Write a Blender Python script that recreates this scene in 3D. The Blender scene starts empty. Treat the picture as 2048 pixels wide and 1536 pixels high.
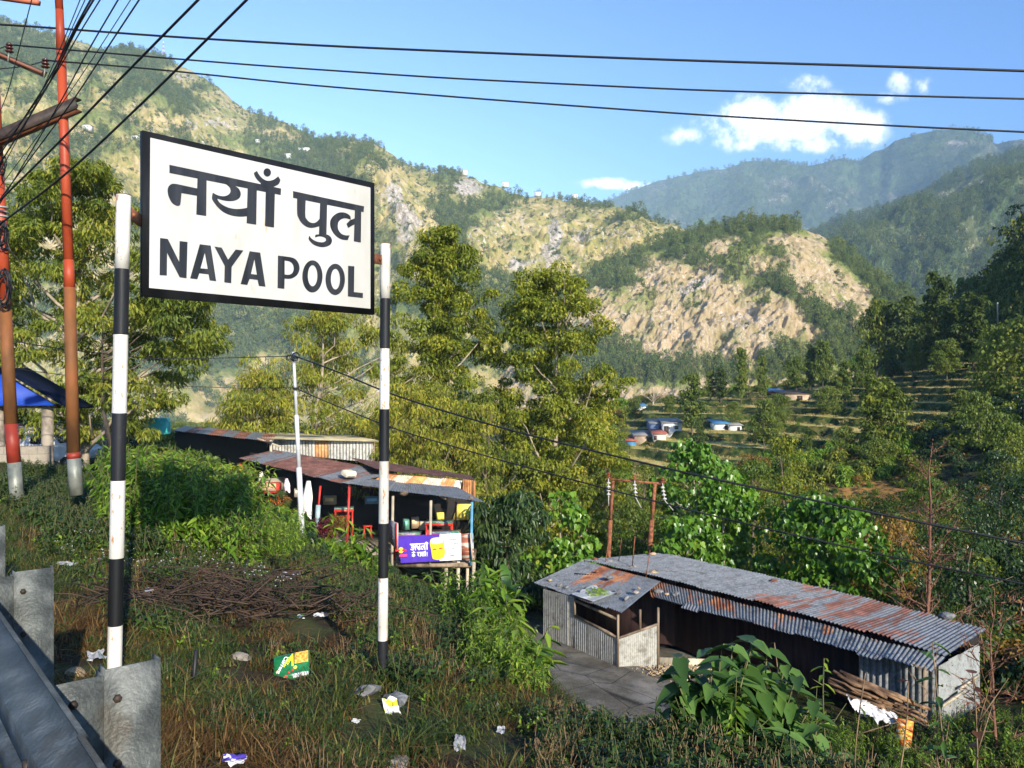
import bpy, bmesh, math, random
import numpy as np
from mathutils import Vector, Matrix
R = math.radians
F = 1597.0; HC = 1.6; HY = 772.0
rng = np.random.default_rng(7)
random.seed(7)
scn = bpy.context.scene
COL = scn.collection

def at(px, py, Y):
    """a point at distance Y seen in the direction of photo pixel (px, py)"""
    return Vector(((px - 1024) / F * Y, Y, HC - (py - HY) / F * Y))

# ---------------------------------------------------------------- camera, light, sky
cam = bpy.data.cameras.new('camera'); co = bpy.data.objects.new('camera', cam); COL.objects.link(co)
co.location = (0, 0, HC); co.rotation_euler = (R(90), 0, 0)
cam.sensor_width = 36; cam.lens = F / 2048 * 36; cam.shift_y = 4 / 2048
cam.clip_start = 0.05; cam.clip_end = 30000
scn.camera = co
SUN_EL = R(21.5); SUN_D = Vector((0.4226, -0.9063, 0)) * math.cos(SUN_EL) + Vector((0, 0, math.sin(SUN_EL)))
sl = bpy.data.lights.new('sun', 'SUN'); sl.energy = 5.0; sl.angle = R(0.5); sl.color = (1.0, 0.905, 0.755)
so = bpy.data.objects.new('sun', sl); COL.objects.link(so); so.location = (20, -40, 30)
so.rotation_euler = SUN_D.to_track_quat('Z', 'Y').to_euler()

def NT(mat):
    mat.use_nodes = True; nt = mat.node_tree; nt.nodes.clear(); return nt

class G:
    """small wrapper that makes node graphs short to write"""
    def __init__(s, nt): s.nt = nt
    def n(s, typ, ins=None, **props):
        nd = s.nt.nodes.new(typ)
        for k, v in props.items(): setattr(nd, k, v)
        for k, v in (ins or {}).items():
            sock = nd.inputs[k]
            if hasattr(v, 'is_output'): s.nt.links.new(v, sock)
            else: sock.default_value = v
        return nd
    def math(s, op, a, b=0.0, c=None, clamp=False):
        ins = {0: a, 1: b}
        if c is not None: ins[2] = c
        nd = s.n('ShaderNodeMath', ins, operation=op); nd.use_clamp = clamp
        return nd.outputs[0]
    def ramp(s, fac, stops, interp='LINEAR'):
        nd = s.n('ShaderNodeValToRGB', {0: fac}); cr = nd.color_ramp; cr.interpolation = interp
        while len(cr.elements) > 1: cr.elements.remove(cr.elements[-1])
        for i, (p, c) in enumerate(stops):
            e = cr.elements[0] if i == 0 else cr.elements.new(p)
            e.position = p; e.color = (*c, 1) if len(c) == 3 else c
        return nd.outputs[0]
    def noise(s, vec, scale, detail=4, rough=0.55, out=0, **kw):
        return s.n('ShaderNodeTexNoise', {'Vector': vec, 'Scale': scale, 'Detail': detail, 'Roughness': rough, **kw}).outputs[out]
    def mix(s, fac, a, b, mode='MIX'):
        nd = s.n('ShaderNodeMix', data_type='RGBA', blend_type=mode)
        for k, v in ((0, fac), (6, a), (7, b)):
            if hasattr(v, 'is_output'): s.nt.links.new(v, nd.inputs[k])
            else: nd.inputs[k].default_value = v if not isinstance(v, tuple) or len(v) == 4 else (*v, 1)
        return nd.outputs[2]
    def attr(s, name, out='Fac'): return s.n('ShaderNodeAttribute', attribute_name=name).outputs[out]
    def mapr(s, v, a, b, c=0.0, d=1.0):
        return s.n('ShaderNodeMapRange', {0: v, 1: a, 2: b, 3: c, 4: d}, interpolation_type='SMOOTHSTEP').outputs[0]

w = bpy.data.worlds.new('World'); scn.world = w; w.use_nodes = True
nt = w.node_tree; nt.nodes.clear(); g = G(nt)
sky = g.n('ShaderNodeTexSky', sky_type='NISHITA', sun_disc=False, sun_elevation=SUN_EL,
          sun_rotation=math.atan2(SUN_D.x, SUN_D.y), altitude=1000, air_density=1.0, dust_density=1.0, ozone_density=2.0)
tc = g.n('ShaderNodeTexCoord').outputs['Generated']
sep = g.n('ShaderNodeSeparateXYZ', {0: tc}).outputs
yy = g.math('MAXIMUM', sep[1], 0.02)
tx, tz = g.math('DIVIDE', sep[0], yy), g.math('DIVIDE', sep[2], yy)
nz = g.noise(tc, 26.0, 9, 0.6)
nz2 = g.noise(tc, 95.0, 6, 0.6)
nzz = g.math('ADD', g.math('MULTIPLY', g.math('SUBTRACT', nz, 0.5), 2.6), g.math('MULTIPLY', g.math('SUBTRACT', nz2, 0.5), 1.6))
tot = None
for px, py, rx, ry, amp in [(1500, 232, 60, 38, 1.25), (1590, 250, 110, 40, 1.15), (1640, 232, 80, 42, 1.3), (1715, 255, 58, 36, 1.25), (1560, 262, 130, 32, 0.95),
                            (1620, 285, 120, 22, 0.7), (1375, 270, 60, 26, 0.56), (1615, 168, 52, 22, 0.62), (1800, 168, 26, 26, 0.66), (1848, 172, 24, 20, 0.62), (1205, 366, 50, 12, 1.1),
                            (1790, 196, 60, 16, 0.45), (1500, 285, 100, 24, 0.6), (1430, 250, 60, 40, 0.5), (1260, 372, 60, 10, 0.8)]:
    cx, cz = (px - 1024) / F, (HY - py) / F
    dx = g.math('DIVIDE', g.math('SUBTRACT', tx, cx), rx / F); dz = g.math('DIVIDE', g.math('SUBTRACT', tz, cz), ry / F)
    d2 = g.math('ADD', g.math('MULTIPLY', dx, dx), g.math('MULTIPLY', dz, dz))
    b = g.math('MULTIPLY', g.math('EXPONENT', g.math('MULTIPLY', d2, -0.9)), amp)
    tot = b if tot is None else g.math('MAXIMUM', tot, b)
cm = g.mapr(g.math('ADD', tot, g.math('MULTIPLY', nzz, g.math('MINIMUM', g.math('MULTIPLY', tot, 1.4), 0.75))), 0.22, 1.05)
skyc = g.mix(1.0, sky.outputs[0], (0.60, 0.90, 1.28), 'MULTIPLY')
cc = g.mix(g.math('MULTIPLY', cm, 0.85), skyc, (9.5, 9.6, 10.2, 1))
bg = g.n('ShaderNodeBackground', {0: cc, 1: 0.135})
g.nt.links.new(bg.outputs[0], g.n('ShaderNodeOutputWorld').inputs[0])
scn.view_settings.view_transform = 'Standard'; scn.view_settings.look = 'None'; scn.view_settings.gamma = 1
scn.view_settings.exposure = 0.95
cy = scn.cycles
cy.max_bounces = 6; cy.diffuse_bounces = 2; cy.glossy_bounces = 2; cy.transmission_bounces = 3; cy.volume_bounces = 0; cy.transparent_max_bounces = 6
cy.use_denoising = True; cy.sample_clamp_indirect = 4.0; cy.use_adaptive_sampling = True; cy.adaptive_threshold = 0.02
try: cy.denoising_prefilter = 'ACCURATE'
except Exception: pass

# ---------------------------------------------------------------- materials
def out(g, sh, disp=None):
    o = g.n('ShaderNodeOutputMaterial', {0: sh})
def surf(name, stops, scale=3.0, stretch=(1, 1, 1), detail=5, rough=0.7, metal=0.0, spec=0.3, bump=0.0, bscale=None, coord='Object', stops2=None, s2=1.0, w2=(0.55, 0.65), rvar=0.0):
    m = bpy.data.materials.new(name); g = G(NT(m))
    tc = g.n('ShaderNodeNewGeometry').outputs['Position'] if coord == 'World' else g.n('ShaderNodeTexCoord').outputs[coord]
    mp = g.n('ShaderNodeMapping', {0: tc, 3: stretch}).outputs[0]
    nz = g.noise(mp, scale, detail)
    c = g.ramp(g.mapr(nz, 0.3, 0.7), stops)
    if stops2:
        n2 = g.noise(mp, scale * s2, 6, 0.65)
        c = g.mix(g.mapr(n2, *w2), c, g.ramp(nz, stops2))
    ins = {'Base Color': c, 'Roughness': rough, 'Metallic': metal, 'Specular IOR Level': spec}
    if rvar: ins['Roughness'] = g.math('ADD', g.math('MULTIPLY', nz, rvar), rough - rvar / 2)
    if bump:
        bn = g.n('ShaderNodeBump', {'Height': g.noise(mp, bscale or scale * 5, 4), 'Strength': min(bump, 1.0), 'Distance': 0.02 if bump <= 1 else bump * 0.02})
        ins['Normal'] = bn.outputs[0]
    out(g, g.n('ShaderNodeBsdfPrincipled', ins).outputs[0]); return m
def plain(name, c, rough=0.6, metal=0.0, spec=0.3, var=0.12):
    d = tuple(x * (1 - var) for x in c); l = tuple(min(1, x * (1 + var)) for x in c)
    return surf(name, [(0, d), (1, l)], scale=4, rough=rough, metal=metal, spec=spec)
def leafmat(name, stops, trans=0.35, rough=0.5, spec=0.25, hvar=0.12):
    m = bpy.data.materials.new(name); g = G(NT(m))
    a = g.attr('v'); rnd = g.n('ShaderNodeObjectInfo').outputs['Random']
    f = g.math('ADD', a, g.math('MULTIPLY', g.math('SUBTRACT', rnd, 0.5), hvar * 2), clamp=True)
    c = g.ramp(f, stops)
    p = g.n('ShaderNodeBsdfPrincipled', {'Base Color': c, 'Roughness': rough, 'Specular IOR Level': spec})
    t = g.n('ShaderNodeBsdfTranslucent', {0: g.mix(1.0, c, (1.3, 1.25, 0.5), 'MULTIPLY')})
    out(g, g.n('ShaderNodeMixShader', {0: trans, 1: p.outputs[0], 2: t.outputs[0]}).outputs[0]); return m

# ---------------------------------------------------------------- meshes
def raw_mesh(name, V, Fs, attrs=None, smooth=False):
    """V (n,3); Fs list of int arrays (m,k), any k; attrs name -> (n,) floats"""
    me = bpy.data.meshes.new(name); V = np.asarray(V, np.float32)
    Fs = [np.asarray(f, np.int32) for f in Fs if len(f)]
    me.vertices.add(len(V)); me.vertices.foreach_set('co', V.ravel())
    nl = sum(f.size for f in Fs); npoly = sum(len(f) for f in Fs)
    me.loops.add(nl); me.loops.foreach_set('vertex_index', np.concatenate([f.ravel() for f in Fs]) if Fs else np.zeros(0, np.int32))
    me.polygons.add(npoly)
    tot = np.concatenate([np.full(len(f), f.shape[1], np.int32) for f in Fs])
    st = np.concatenate([[0], np.cumsum(tot)[:-1]]).astype(np.int32)
    me.polygons.foreach_set('loop_start', st)
    try: me.polygons.foreach_set('loop_total', tot)
    except Exception: pass
    if smooth: me.polygons.foreach_set('use_smooth', np.ones(npoly, bool))
    for k, v in (attrs or {}).items():
        a = me.attributes.new(k, 'FLOAT', 'POINT'); a.data.foreach_set('value', np.asarray(v, np.float32))
    me.update(calc_edges=True); me.validate(); return me

def link(name, me, mats, parent=None):
    o = bpy.data.objects.new(name, me); COL.objects.link(o)
    if mats is not None:
        for m in (mats if isinstance(mats, (list, tuple)) else [mats]): me.materials.append(m)
    if parent is not None: o.parent = parent
    return o
def tag(o, label=None, cat=None, group=None, kind=None):
    if label: o['label'] = label
    if cat: o['category'] = cat
    if group: o['group'] = group
    if kind: o['kind'] = kind
    return o
def thing(name, label, cat, loc=(0, 0, 0), rz=0.0, group=None):
    o = bpy.data.objects.new(name, None); COL.objects.link(o); o.location = loc; o.rotation_euler = (0, 0, rz)
    o.empty_display_size = 0.2
    return tag(o, label, cat, group)
def dup(root, loc, rz, scale=None, label=None, group=None):
    r = root.copy(); COL.objects.link(r); r.location = loc; r.rotation_euler = (root.rotation_euler[0], root.rotation_euler[1], rz)
    if scale is not None: r.scale = (scale,) * 3 if not hasattr(scale, '__len__') else scale
    if label: r['label'] = label
    if group: r['group'] = group
    for ch in list(root.children):
        c = ch.copy(); COL.objects.link(c); c.parent = r
        for gc in ch.children:
            d = gc.copy(); COL.objects.link(d); d.parent = c
    return r

class MB:
    """collects shapes into one mesh"""
    def __init__(s): s.v = []; s.f = {}; s.n = 0; s.a = []; s.m = {}
    def add(s, V, Fs, a=0.5, mi=0):
        V = np.asarray(V, float).reshape(-1, 3)
        for f in Fs:
            f = np.asarray(f, int)
            if f.size == 0: continue
            if f.ndim == 1: f = f[None]
            s.f.setdefault((f.shape[1], mi), []).append(f + s.n)
        s.v.append(V); s.n += len(V)
        s.a.append(np.full(len(V), a) if np.isscalar(a) else np.asarray(a)); return s
    def box(s, c, size, rz=0.0, rx=0.0, ry=0.0, a=0.5, mi=0, M=None):
        x, y, z = [d / 2 for d in size]
        V = np.array([(i * x, j * y, k * z) for i in (-1, 1) for j in (-1, 1) for k in (-1, 1)])
        m = np.array(M if M is not None else (Matrix.Rotation(rz, 3, 'Z') @ Matrix.Rotation(rx, 3, 'X') @ Matrix.Rotation(ry, 3, 'Y')))
        V = V @ m.T + np.array(c)
        return s.add(V, [[(0, 1, 3, 2), (4, 6, 7, 5), (0, 4, 5, 1), (2, 3, 7, 6), (0, 2, 6, 4), (1, 5, 7, 3)]], a, mi)
    def bar(s, p, q, w, h, a=0.5, mi=0, up=(0, 0, 1)):
        """a box from p to q with width w and height h"""
        p, q = Vector(p), Vector(q); d = (q - p); L = d.length; d.normalize()
        u = Vector(up); sd = d.cross(u)
        if sd.length < 1e-3: sd = d.cross(Vector((1, 0, 0)))
        sd.normalize(); u2 = sd.cross(d)
        M = Matrix((sd, d, u2)).transposed()
        return s.box((p + q) / 2, (w, L, h), M=M, a=a, mi=mi)
    def tube(s, pts, rad, k=8, a=0.5, mi=0, caps=True):
        P = np.array([tuple(p) for p in pts], float); n = len(P)
        r = np.full(n, rad) if np.isscalar(rad) else np.asarray(rad, float)
        T = np.gradient(P, axis=0); T /= np.linalg.norm(T, axis=1)[:, None] + 1e-9
        ref = np.array([0, 0, 1.]) if abs(T[0][2]) < 0.9 else np.array([1., 0, 0])
        U = np.cross(T, ref); U /= np.linalg.norm(U, axis=1)[:, None] + 1e-9
        W = np.cross(T, U)
        an = np.arange(k) * 2 * math.pi / k
        V = P[:, None] + r[:, None, None] * (np.cos(an)[None, :, None] * U[:, None] + np.sin(an)[None, :, None] * W[:, None])
        V = V.reshape(-1, 3)
        i = np.arange(n - 1)[:, None] * k; j = np.arange(k)[None]; j2 = (j + 1) % k
        Fq = np.stack([i + j, i + j2, i + k + j2, i + k + j], -1).reshape(-1, 4)
        fs = [Fq]
        if caps and k > 2: fs += [np.arange(k)[::-1][None], (np.arange(k) + (n - 1) * k)[None]]
        return s.add(V, fs, a, mi)
    def poly(s, pts, th=None, a=0.5, mi=0):
        """flat polygon, or prism when th (a vector) is given"""
        P = np.array([tuple(p) for p in pts], float); n = len(P)
        if th is None: return s.add(P, [np.arange(n)[None]], a, mi)
        V = np.vstack([P, P + np.array(tuple(th))])
        side = np.array([(i, (i + 1) % n, n + (i + 1) % n, n + i) for i in range(n)])
        return s.add(V, [np.arange(n)[::-1][None], (np.arange(n) + n)[None], side], a, mi)
    def build(s, name, mats, parent=None, smooth=False, loc=None):
        V = np.vstack(s.v); Fs = []; mi = []
        for (k, m), L in s.f.items():
            f = np.vstack(L); Fs.append(f); mi.append(np.full(len(f), m))
        if loc is not None: V = V - np.array(tuple(loc))
        me = raw_mesh(name, V, Fs, {'v': np.concatenate(s.a)}, smooth)
        o = link(name, me, mats, parent)
        mi = np.concatenate(mi)
        if mi.any() and len(me.polygons) == len(mi): me.polygons.foreach_set('material_index', mi.astype(np.int32))
        if loc is not None: o.location = loc
        return o

def rotmats(yaw, pitch, roll):
    cy_, sy = np.cos(yaw), np.sin(yaw); cp, sp = np.cos(pitch), np.sin(pitch); cr, sr = np.cos(roll), np.sin(roll)
    z = np.zeros_like(yaw); o = np.ones_like(yaw)
    Rz = np.stack([np.stack([cy_, -sy, z], -1), np.stack([sy, cy_, z], -1), np.stack([z, z, o], -1)], -2)
    Rx = np.stack([np.stack([o, z, z], -1), np.stack([z, cp, -sp], -1), np.stack([z, sp, cp], -1)], -2)
    Ry = np.stack([np.stack([cr, z, sr], -1), np.stack([z, o, z], -1), np.stack([-sr, z, cr], -1)], -2)
    return Rz @ Rx @ Ry
def stamp(mb, TV, TF, pos, Rm, sc, a):
    """copies of a small template into one mesh: pos (n,3), Rm (n,3,3), sc (n,) or (n,3), a (n,)"""
    n = len(pos); TV = np.asarray(TV, float); k = len(TV)
    sc = np.asarray(sc, float); sc = sc[:, None, None] if sc.ndim == 1 else sc[:, None, :]
    V = np.einsum('nij,nkj->nki', Rm, TV[None] * sc) + pos[:, None]
    off = (np.arange(n) * k)[:, None, None]
    mb.add(V.reshape(-1, 3), [(np.asarray(f)[None] + off).reshape(-1, np.asarray(f).shape[1]) for f in TF], np.repeat(a, k))
# leaf templates, lying along +y, stem at the origin
LEAF_D = (np.array([(0, 0, 0), (-.25, .45, .05), (0, 1, -.12), (.25, .45, .05)]), [np.array([(0, 3, 2, 1)])])
LEAF_L = (np.array([(0, 0, 0), (-.15, .35, .06), (-.09, .75, .0), (0, 1, -.15), (.09, .75, .0), (.15, .35, .06), (0, .5, -.03)]),
          [np.array([(0, 6, 1), (1, 6, 2), (2, 6, 3), (3, 6, 4), (4, 6, 5), (5, 6, 0)])])
LEAF_H = (np.array([(0, 0.05, 0), (-.3, 0, .06), (-.45, .3, .08), (-.28, .65, .02), (0, 1.05, -.15), (.28, .65, .02), (.45, .3, .08), (.3, 0, .06), (0, .4, -.06)]),
          [np.array([(0, 8, 1), (1, 8, 2), (2, 8, 3), (3, 8, 4), (4, 8, 5), (5, 8, 6), (6, 8, 7), (7, 8, 0)])])

# numpy value noise
def _h(ix, iy, seed):
    h = (ix.astype(np.int64) * 374761393 + iy.astype(np.int64) * 668265263 + seed * 974634777) & 0x7fffffff
    h = ((h ^ (h >> 13)) * 1274126177) & 0x7fffffff
    return ((h ^ (h >> 16)) & 0xffff) / 65535.0
def vn(x, y, seed=0):
    x = np.asarray(x, float); y = np.asarray(y, float)
    ix, iy = np.floor(x), np.floor(y); fx, fy = x - ix, y - iy
    fx = fx * fx * (3 - 2 * fx); fy = fy * fy * (3 - 2 * fy)
    a, b, c, d = _h(ix, iy, seed), _h(ix + 1, iy, seed), _h(ix, iy + 1, seed), _h(ix + 1, iy + 1, seed)
    return (a + (b - a) * fx) * (1 - fy) + (c + (d - c) * fx) * fy
def fbm(x, y, o=4, seed=0, g_=0.5):
    t = 0; am = 1; s = 0
    for i in range(o):
        t = t + am * vn(np.asarray(x) * 2 ** i, np.asarray(y) * 2 ** i, seed + i * 17); s += am; am *= g_
    return t / s
def sst(x, a, b):
    t = np.clip((np.asarray(x, float) - a) / (b - a), 0, 1); return t * t * (3 - 2 * t)

# scattering of stuff: points + instances of unlinked template objects
def scatter(name, P, rot, sc, idx, templates):
    me = bpy.data.meshes.new(name); P = np.asarray(P, np.float32)
    me.vertices.add(len(P)); me.vertices.foreach_set('co', P.ravel())
    a = me.attributes.new('rot', 'FLOAT_VECTOR', 'POINT'); a.data.foreach_set('vector', np.asarray(rot, np.float32).ravel())
    a = me.attributes.new('scl', 'FLOAT', 'POINT'); a.data.foreach_set('value', np.asarray(sc, np.float32))
    a = me.attributes.new('idx', 'INT', 'POINT'); a.data.foreach_set('value', np.asarray(idx, np.int32))
    o = bpy.data.objects.new(name, me); COL.objects.link(o)
    cl = bpy.data.collections.new(name + '_source')
    for i, t in enumerate(templates): cl.objects.link(t)
    ng = bpy.data.node_groups.new(name + '_nodes', 'GeometryNodeTree')
    ng.interface.new_socket('Geometry', in_out='INPUT', socket_type='NodeSocketGeometry')
    ng.interface.new_socket('Geometry', in_out='OUTPUT', socket_type='NodeSocketGeometry')
    N = ng.nodes; L = ng.links
    gi = N.new('NodeGroupInput'); go = N.new('NodeGroupOutput')
    iop = N.new('GeometryNodeInstanceOnPoints'); ci = N.new('GeometryNodeCollectionInfo')
    ci.inputs['Collection'].default_value = cl; ci.inputs['Separate Children'].default_value = True; ci.inputs['Reset Children'].default_value = True
    def at_(nm, ty):
        n_ = N.new('GeometryNodeInputNamedAttribute'); n_.data_type = ty; n_.inputs['Name'].default_value = nm
        return next(s_ for s_ in n_.outputs if s_.enabled and s_.name == 'Attribute')
    L.new(gi.outputs[0], iop.inputs['Points']); L.new(ci.outputs[0], iop.inputs['Instance'])
    iop.inputs['Pick Instance'].default_value = True
    L.new(at_('idx', 'INT'), iop.inputs['Instance Index']); L.new(at_('rot', 'FLOAT_VECTOR'), iop.inputs['Rotation']); L.new(at_('scl', 'FLOAT'), iop.inputs['Scale'])
    L.new(iop.outputs[0], go.inputs[0])
    md = o.modifiers.new('scatter', 'NODES'); md.node_group = ng
    return tag(o, kind='stuff')
def tmpl(o):
    """take an object out of the scene so that it only serves as a template"""
    COL.objects.unlink(o); return o
# ---------------------------------------------------------------- ground height
CTRL = [(-300,935,22),(0,955,20),(100,950,24),(148,945,35),(300,930,36),(-500,880,60),(250,905,60),(450,935,50),(420,960,38),(550,1010,36),(650,1095,32),(740,1110,30.5),
 (860,1195,30),(940,1190,29),(1000,1230,27),(1090,1268,29.7),(1060,1300,24),(1200,1400,22.7),(1300,1345,26),(1450,1360,26.5),(1700,1470,21.5),(1870,1500,20.5),(2100,1500,19),(2400,1500,18),
 (1350,1240,34),(1700,1290,30),(2000,1360,26),(600,1010,45),(800,1075,45),(1000,1130,45),(1250,1160,45),(1500,1190,42),(1800,1230,38),(2048,1250,36),(2400,1200,36),
 (1700,1090,62),(1250,1035,90),(1480,1030,80),(1900,1060,62),(2200,1000,62),
 (1740,925,90),(1750,1030,76),(1850,930,86),(1650,960,86),
 (1250,930,108),(1250,858,124),(1250,815,152),(1450,925,100),(1450,850,118),(1450,790,150),(1650,910,96),(1650,845,112),(1650,783,145),(1850,890,92),(1850,815,108),(1850,748,140),
 (2048,850,86),(2048,760,106),(2048,690,138),(2400,620,150),(2400,780,86),(1250,845,330),(1450,835,330),(1650,820,330),(1850,790,330),(2100,740,330),(2400,700,330),
 (0,850,110),(0,840,320),(300,870,120),(400,850,320),(500,885,130),(800,905,140),(800,855,320),(1020,920,130),(1020,860,320),(-500,840,320),(-400,870,120)]
C3 = np.array([tuple(at(*c)) for c in CTRL]); cpx = np.array([c[0] for c in CTRL], float); cY = np.array([c[2] for c in CTRL], float)
def _uv(px, Y): return np.stack([np.asarray(px) / 520.0, np.log(np.asarray(Y)) * 2.1], -1)
def _phi(r2): return np.where(r2 > 1e-12, r2 * np.log(np.maximum(r2, 1e-12)) * 0.5, 0.0)
UC = _uv(cpx, cY); nC = len(UC)
A_ = np.zeros((nC + 3, nC + 3)); A_[:nC, :nC] = _phi(((UC[:, None] - UC[None]) ** 2).sum(-1)) + np.eye(nC) * 0.03
A_[:nC, nC] = 1; A_[:nC, nC + 1:] = UC; A_[nC, :nC] = 1; A_[nC + 1:, :nC] = UC.T
WC = np.linalg.solve(A_, np.concatenate([C3[:, 2], np.zeros(3)]))
def tps(px, Y):
    px = np.asarray(px, float).ravel(); Y = np.asarray(Y, float).ravel(); res = np.empty(len(px))
    for i in range(0, len(px), 40000):
        q = _uv(px[i:i + 40000], Y[i:i + 40000])
        res[i:i + 40000] = _phi(((q[:, None] - UC[None]) ** 2).sum(-1)) @ WC[:nC] + WC[nC] + q @ WC[nC + 1:]
    return res
def ground_parts(x, y):
    x = np.asarray(x, float); y = np.asarray(y, float); shp = x.shape; x = x.ravel(); y = y.ravel()
    s = .77 * x + .64 * y; t = -.64 * x + .77 * y
    se = 3.85 + 1.85 * sst(t, 4.0, 7.8) + 1.0 * (1 - sst(t, 2.0, 4.0)) + 0.4 * (fbm(t * .22 + 5, t * 0, 2, 3) - .5) * 2
    z1 = -.22 * np.clip(s - .3, 0, se) - .85 * np.clip(s - se, 0, None) - .08 * np.clip(s - se, 0, 1.2)
    z1 = z1 + (fbm(x * .9, y * .9, 4, 11) - .5) * .22 * sst(s, 0.6, 2.5)
    z1 = np.where(s < -9, z1 + (-9 - s) * .7, z1)
    Yc = np.clip(y, 17.5, 330); px = np.clip(1024 + x / np.maximum(y, 17.5) * F, -600, 2500)
    zt = tps(px, Yc)
    zt = zt + (fbm(x * .35, y * .35, 4, 5) - .5) * .5 * (y > 25)
    # terraces
    m = sst(px, 1210, 1290) * sst(Yc, 92, 100) * (1 - sst(Yc, 158, 172)) * (1 - sst(px, 2050, 2150))
    stp = 1.15; q = zt / stp + (fbm(x * .03, y * .05, 3, 9) - .5) * 2.2; fl = np.floor(q); fr = q - fl
    tread = (fl + fr * .10 + .90 * sst(fr, .70, .93)) - q
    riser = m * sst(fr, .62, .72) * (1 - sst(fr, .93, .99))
    zt = zt + tread * stp * m
    yard = sst(px, 1010, 1060) * (1 - sst(px + (fbm(x * 1.3, y * 1.3, 3, 8) - .5) * 160, 1470, 1540)) * (1 - sst(y, 30, 32)) * sst(y, 15, 18)
    zt = zt * (1 - yard) + yard * np.minimum(zt, -7.66)
    low = zt * sst(y, 14, 19) + (-8.5) * (1 - sst(y, 14, 19))
    k = .35; d = np.clip((z1 - low) / k, -30, 30); z = low + k * np.log1p(np.exp(d))
    far = sst(y, 300, 380) ; z = z * (1 - far) + far * (-22.0)
    r = np.hypot(x, y); z = np.where(y < 0, np.where(r > 60, z * np.clip(1 - (r - 60) / 100, 0, 1), z), z)
    road = (s < .45) & (z1 > -.4) & (s > -9)
    return z.reshape(shp), riser.reshape(shp), m.reshape(shp), s.reshape(shp), yard.reshape(shp)
def Gz(x, y):
    z = ground_parts(np.atleast_1d(np.asarray(x, float)), np.atleast_1d(np.asarray(y, float)))[0]
    return z if np.ndim(x) else float(z[0])
def on(px, Y, dz=0.0):
    x = (px - 1024) / F * Y; return Vector((x, Y, Gz(x, Y) + dz))

az = np.concatenate([np.linspace(-180, -45, 40)[:-1], np.linspace(-45, 45, 760), np.linspace(45, 180, 40)[1:]])
rr = np.concatenate([[0.02, .4, .8], np.exp(np.linspace(math.log(1.2), math.log(92), 330)), np.linspace(92.3, 180, 430), np.exp(np.linspace(math.log(182), math.log(420), 50)), [600, 1000, 2000, 4000, 9000, 12000]])
AZ, RR = np.meshgrid(np.radians(az), rr, indexing='ij'); GX, GY = np.sin(AZ) * RR, np.cos(AZ) * RR
GZ, RIS, TM, GS, YD = ground_parts(GX, GY)
na, nr = AZ.shape; I = np.arange(na * nr).reshape(na, nr)
Fg = np.stack([I[:-1, :-1], I[:-1, 1:], I[1:, 1:], I[1:, :-1]], -1).reshape(-1, 4)
Vg = np.stack([GX, GY, GZ], -1).reshape(-1, 3)
GPX = 1024 + GX / np.maximum(GY, .1) * F; GPY = HY - (GZ - HC) / np.maximum(GY, .1) * F
orange = (sst(GPX, 1640, 1700) * (1 - sst(GPX, 1850, 1900)) * (GY > 70) * (GY < 93)).ravel()
roadm = ((GS < .35) & (GS > -9) & (GY < 200)).astype(float).ravel()
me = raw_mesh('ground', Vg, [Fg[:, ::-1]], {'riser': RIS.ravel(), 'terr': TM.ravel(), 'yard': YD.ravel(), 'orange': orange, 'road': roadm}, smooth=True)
m = bpy.data.materials.new('earth_and_grass'); g = G(NT(m)); P = g.n('ShaderNodeNewGeometry').outputs['Position']
n1 = g.noise(P, 1.4, 8, .65); n2 = g.noise(P, .12, 6, .6); n3 = g.noise(P, 14, 5, .7)
soil = g.ramp(g.mapr(n1, .3, .7), [(0, (.018, .014, .008)), (.35, (.045, .032, .016)), (.6, (.05, .06, .018)), (1, (.09, .07, .03))])
tread = g.ramp(g.mapr(g.noise(P, .35, 7, .7), .32, .68), [(0, (.24, .25, .06)), (.4, (.48, .37, .12)), (1, (.68, .50, .20))])
tread = g.mix(g.mapr(n3, .45, .6), tread, g.mix(1.0, tread, (.45, .55, .35), 'MULTIPLY'))
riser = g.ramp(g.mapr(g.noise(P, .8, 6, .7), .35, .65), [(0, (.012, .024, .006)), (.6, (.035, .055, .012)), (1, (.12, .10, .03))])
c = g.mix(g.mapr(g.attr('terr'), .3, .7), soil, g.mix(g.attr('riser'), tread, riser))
c = g.mix(g.math('MULTIPLY', g.mapr(n2, .4, .65), g.math('SUBTRACT', 1.0, g.math('MULTIPLY', g.attr('terr'), .6))), c, g.mix(1.0, c, (.7, 1.0, .6), 'MULTIPLY'))
c = g.mix(g.math('MULTIPLY', g.attr('orange'), g.mapr(n1, .35, .6)), c, (.33, .17, .05, 1))
conc = g.ramp(g.mapr(g.noise(P, .7, 9, .7), .3, .7), [(0, (.07, .062, .05)), (.5, (.13, .12, .10)), (1, (.22, .205, .18))])
crk = g.n('ShaderNodeTexVoronoi', {'Vector': P, 'Scale': .55}, feature='DISTANCE_TO_EDGE').outputs['Distance']
conc = g.mix(g.mapr(crk, .0, .012, 1.0, 0.0), conc, (.03, .027, .022, 1)); conc = g.mix(g.mapr(g.noise(P, 1.9, 7, .75), .56, .66), conc, (.12, .085, .05, 1)); conc = g.mix(g.mapr(g.noise(P, 30, 3, .7), .64, .7), conc, (.30, .27, .22, 1))
c = g.mix(g.attr('yard'), c, conc)
asp = g.ramp(n3, [(0, (.03, .03, .03)), (1, (.07, .068, .065))])
c = g.mix(g.attr('road'), c, asp)
bmp = g.n('ShaderNodeBump', {'Height': g.math('ADD', n3, n1), 'Strength': .6, 'Distance': .06})
out(g, g.n('ShaderNodeBsdfPrincipled', {'Base Color': c, 'Roughness': .9, 'Specular IOR Level': .15, 'Normal': bmp.outputs[0]}).outputs[0])
tag(link('ground', me, m), kind='structure')

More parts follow.
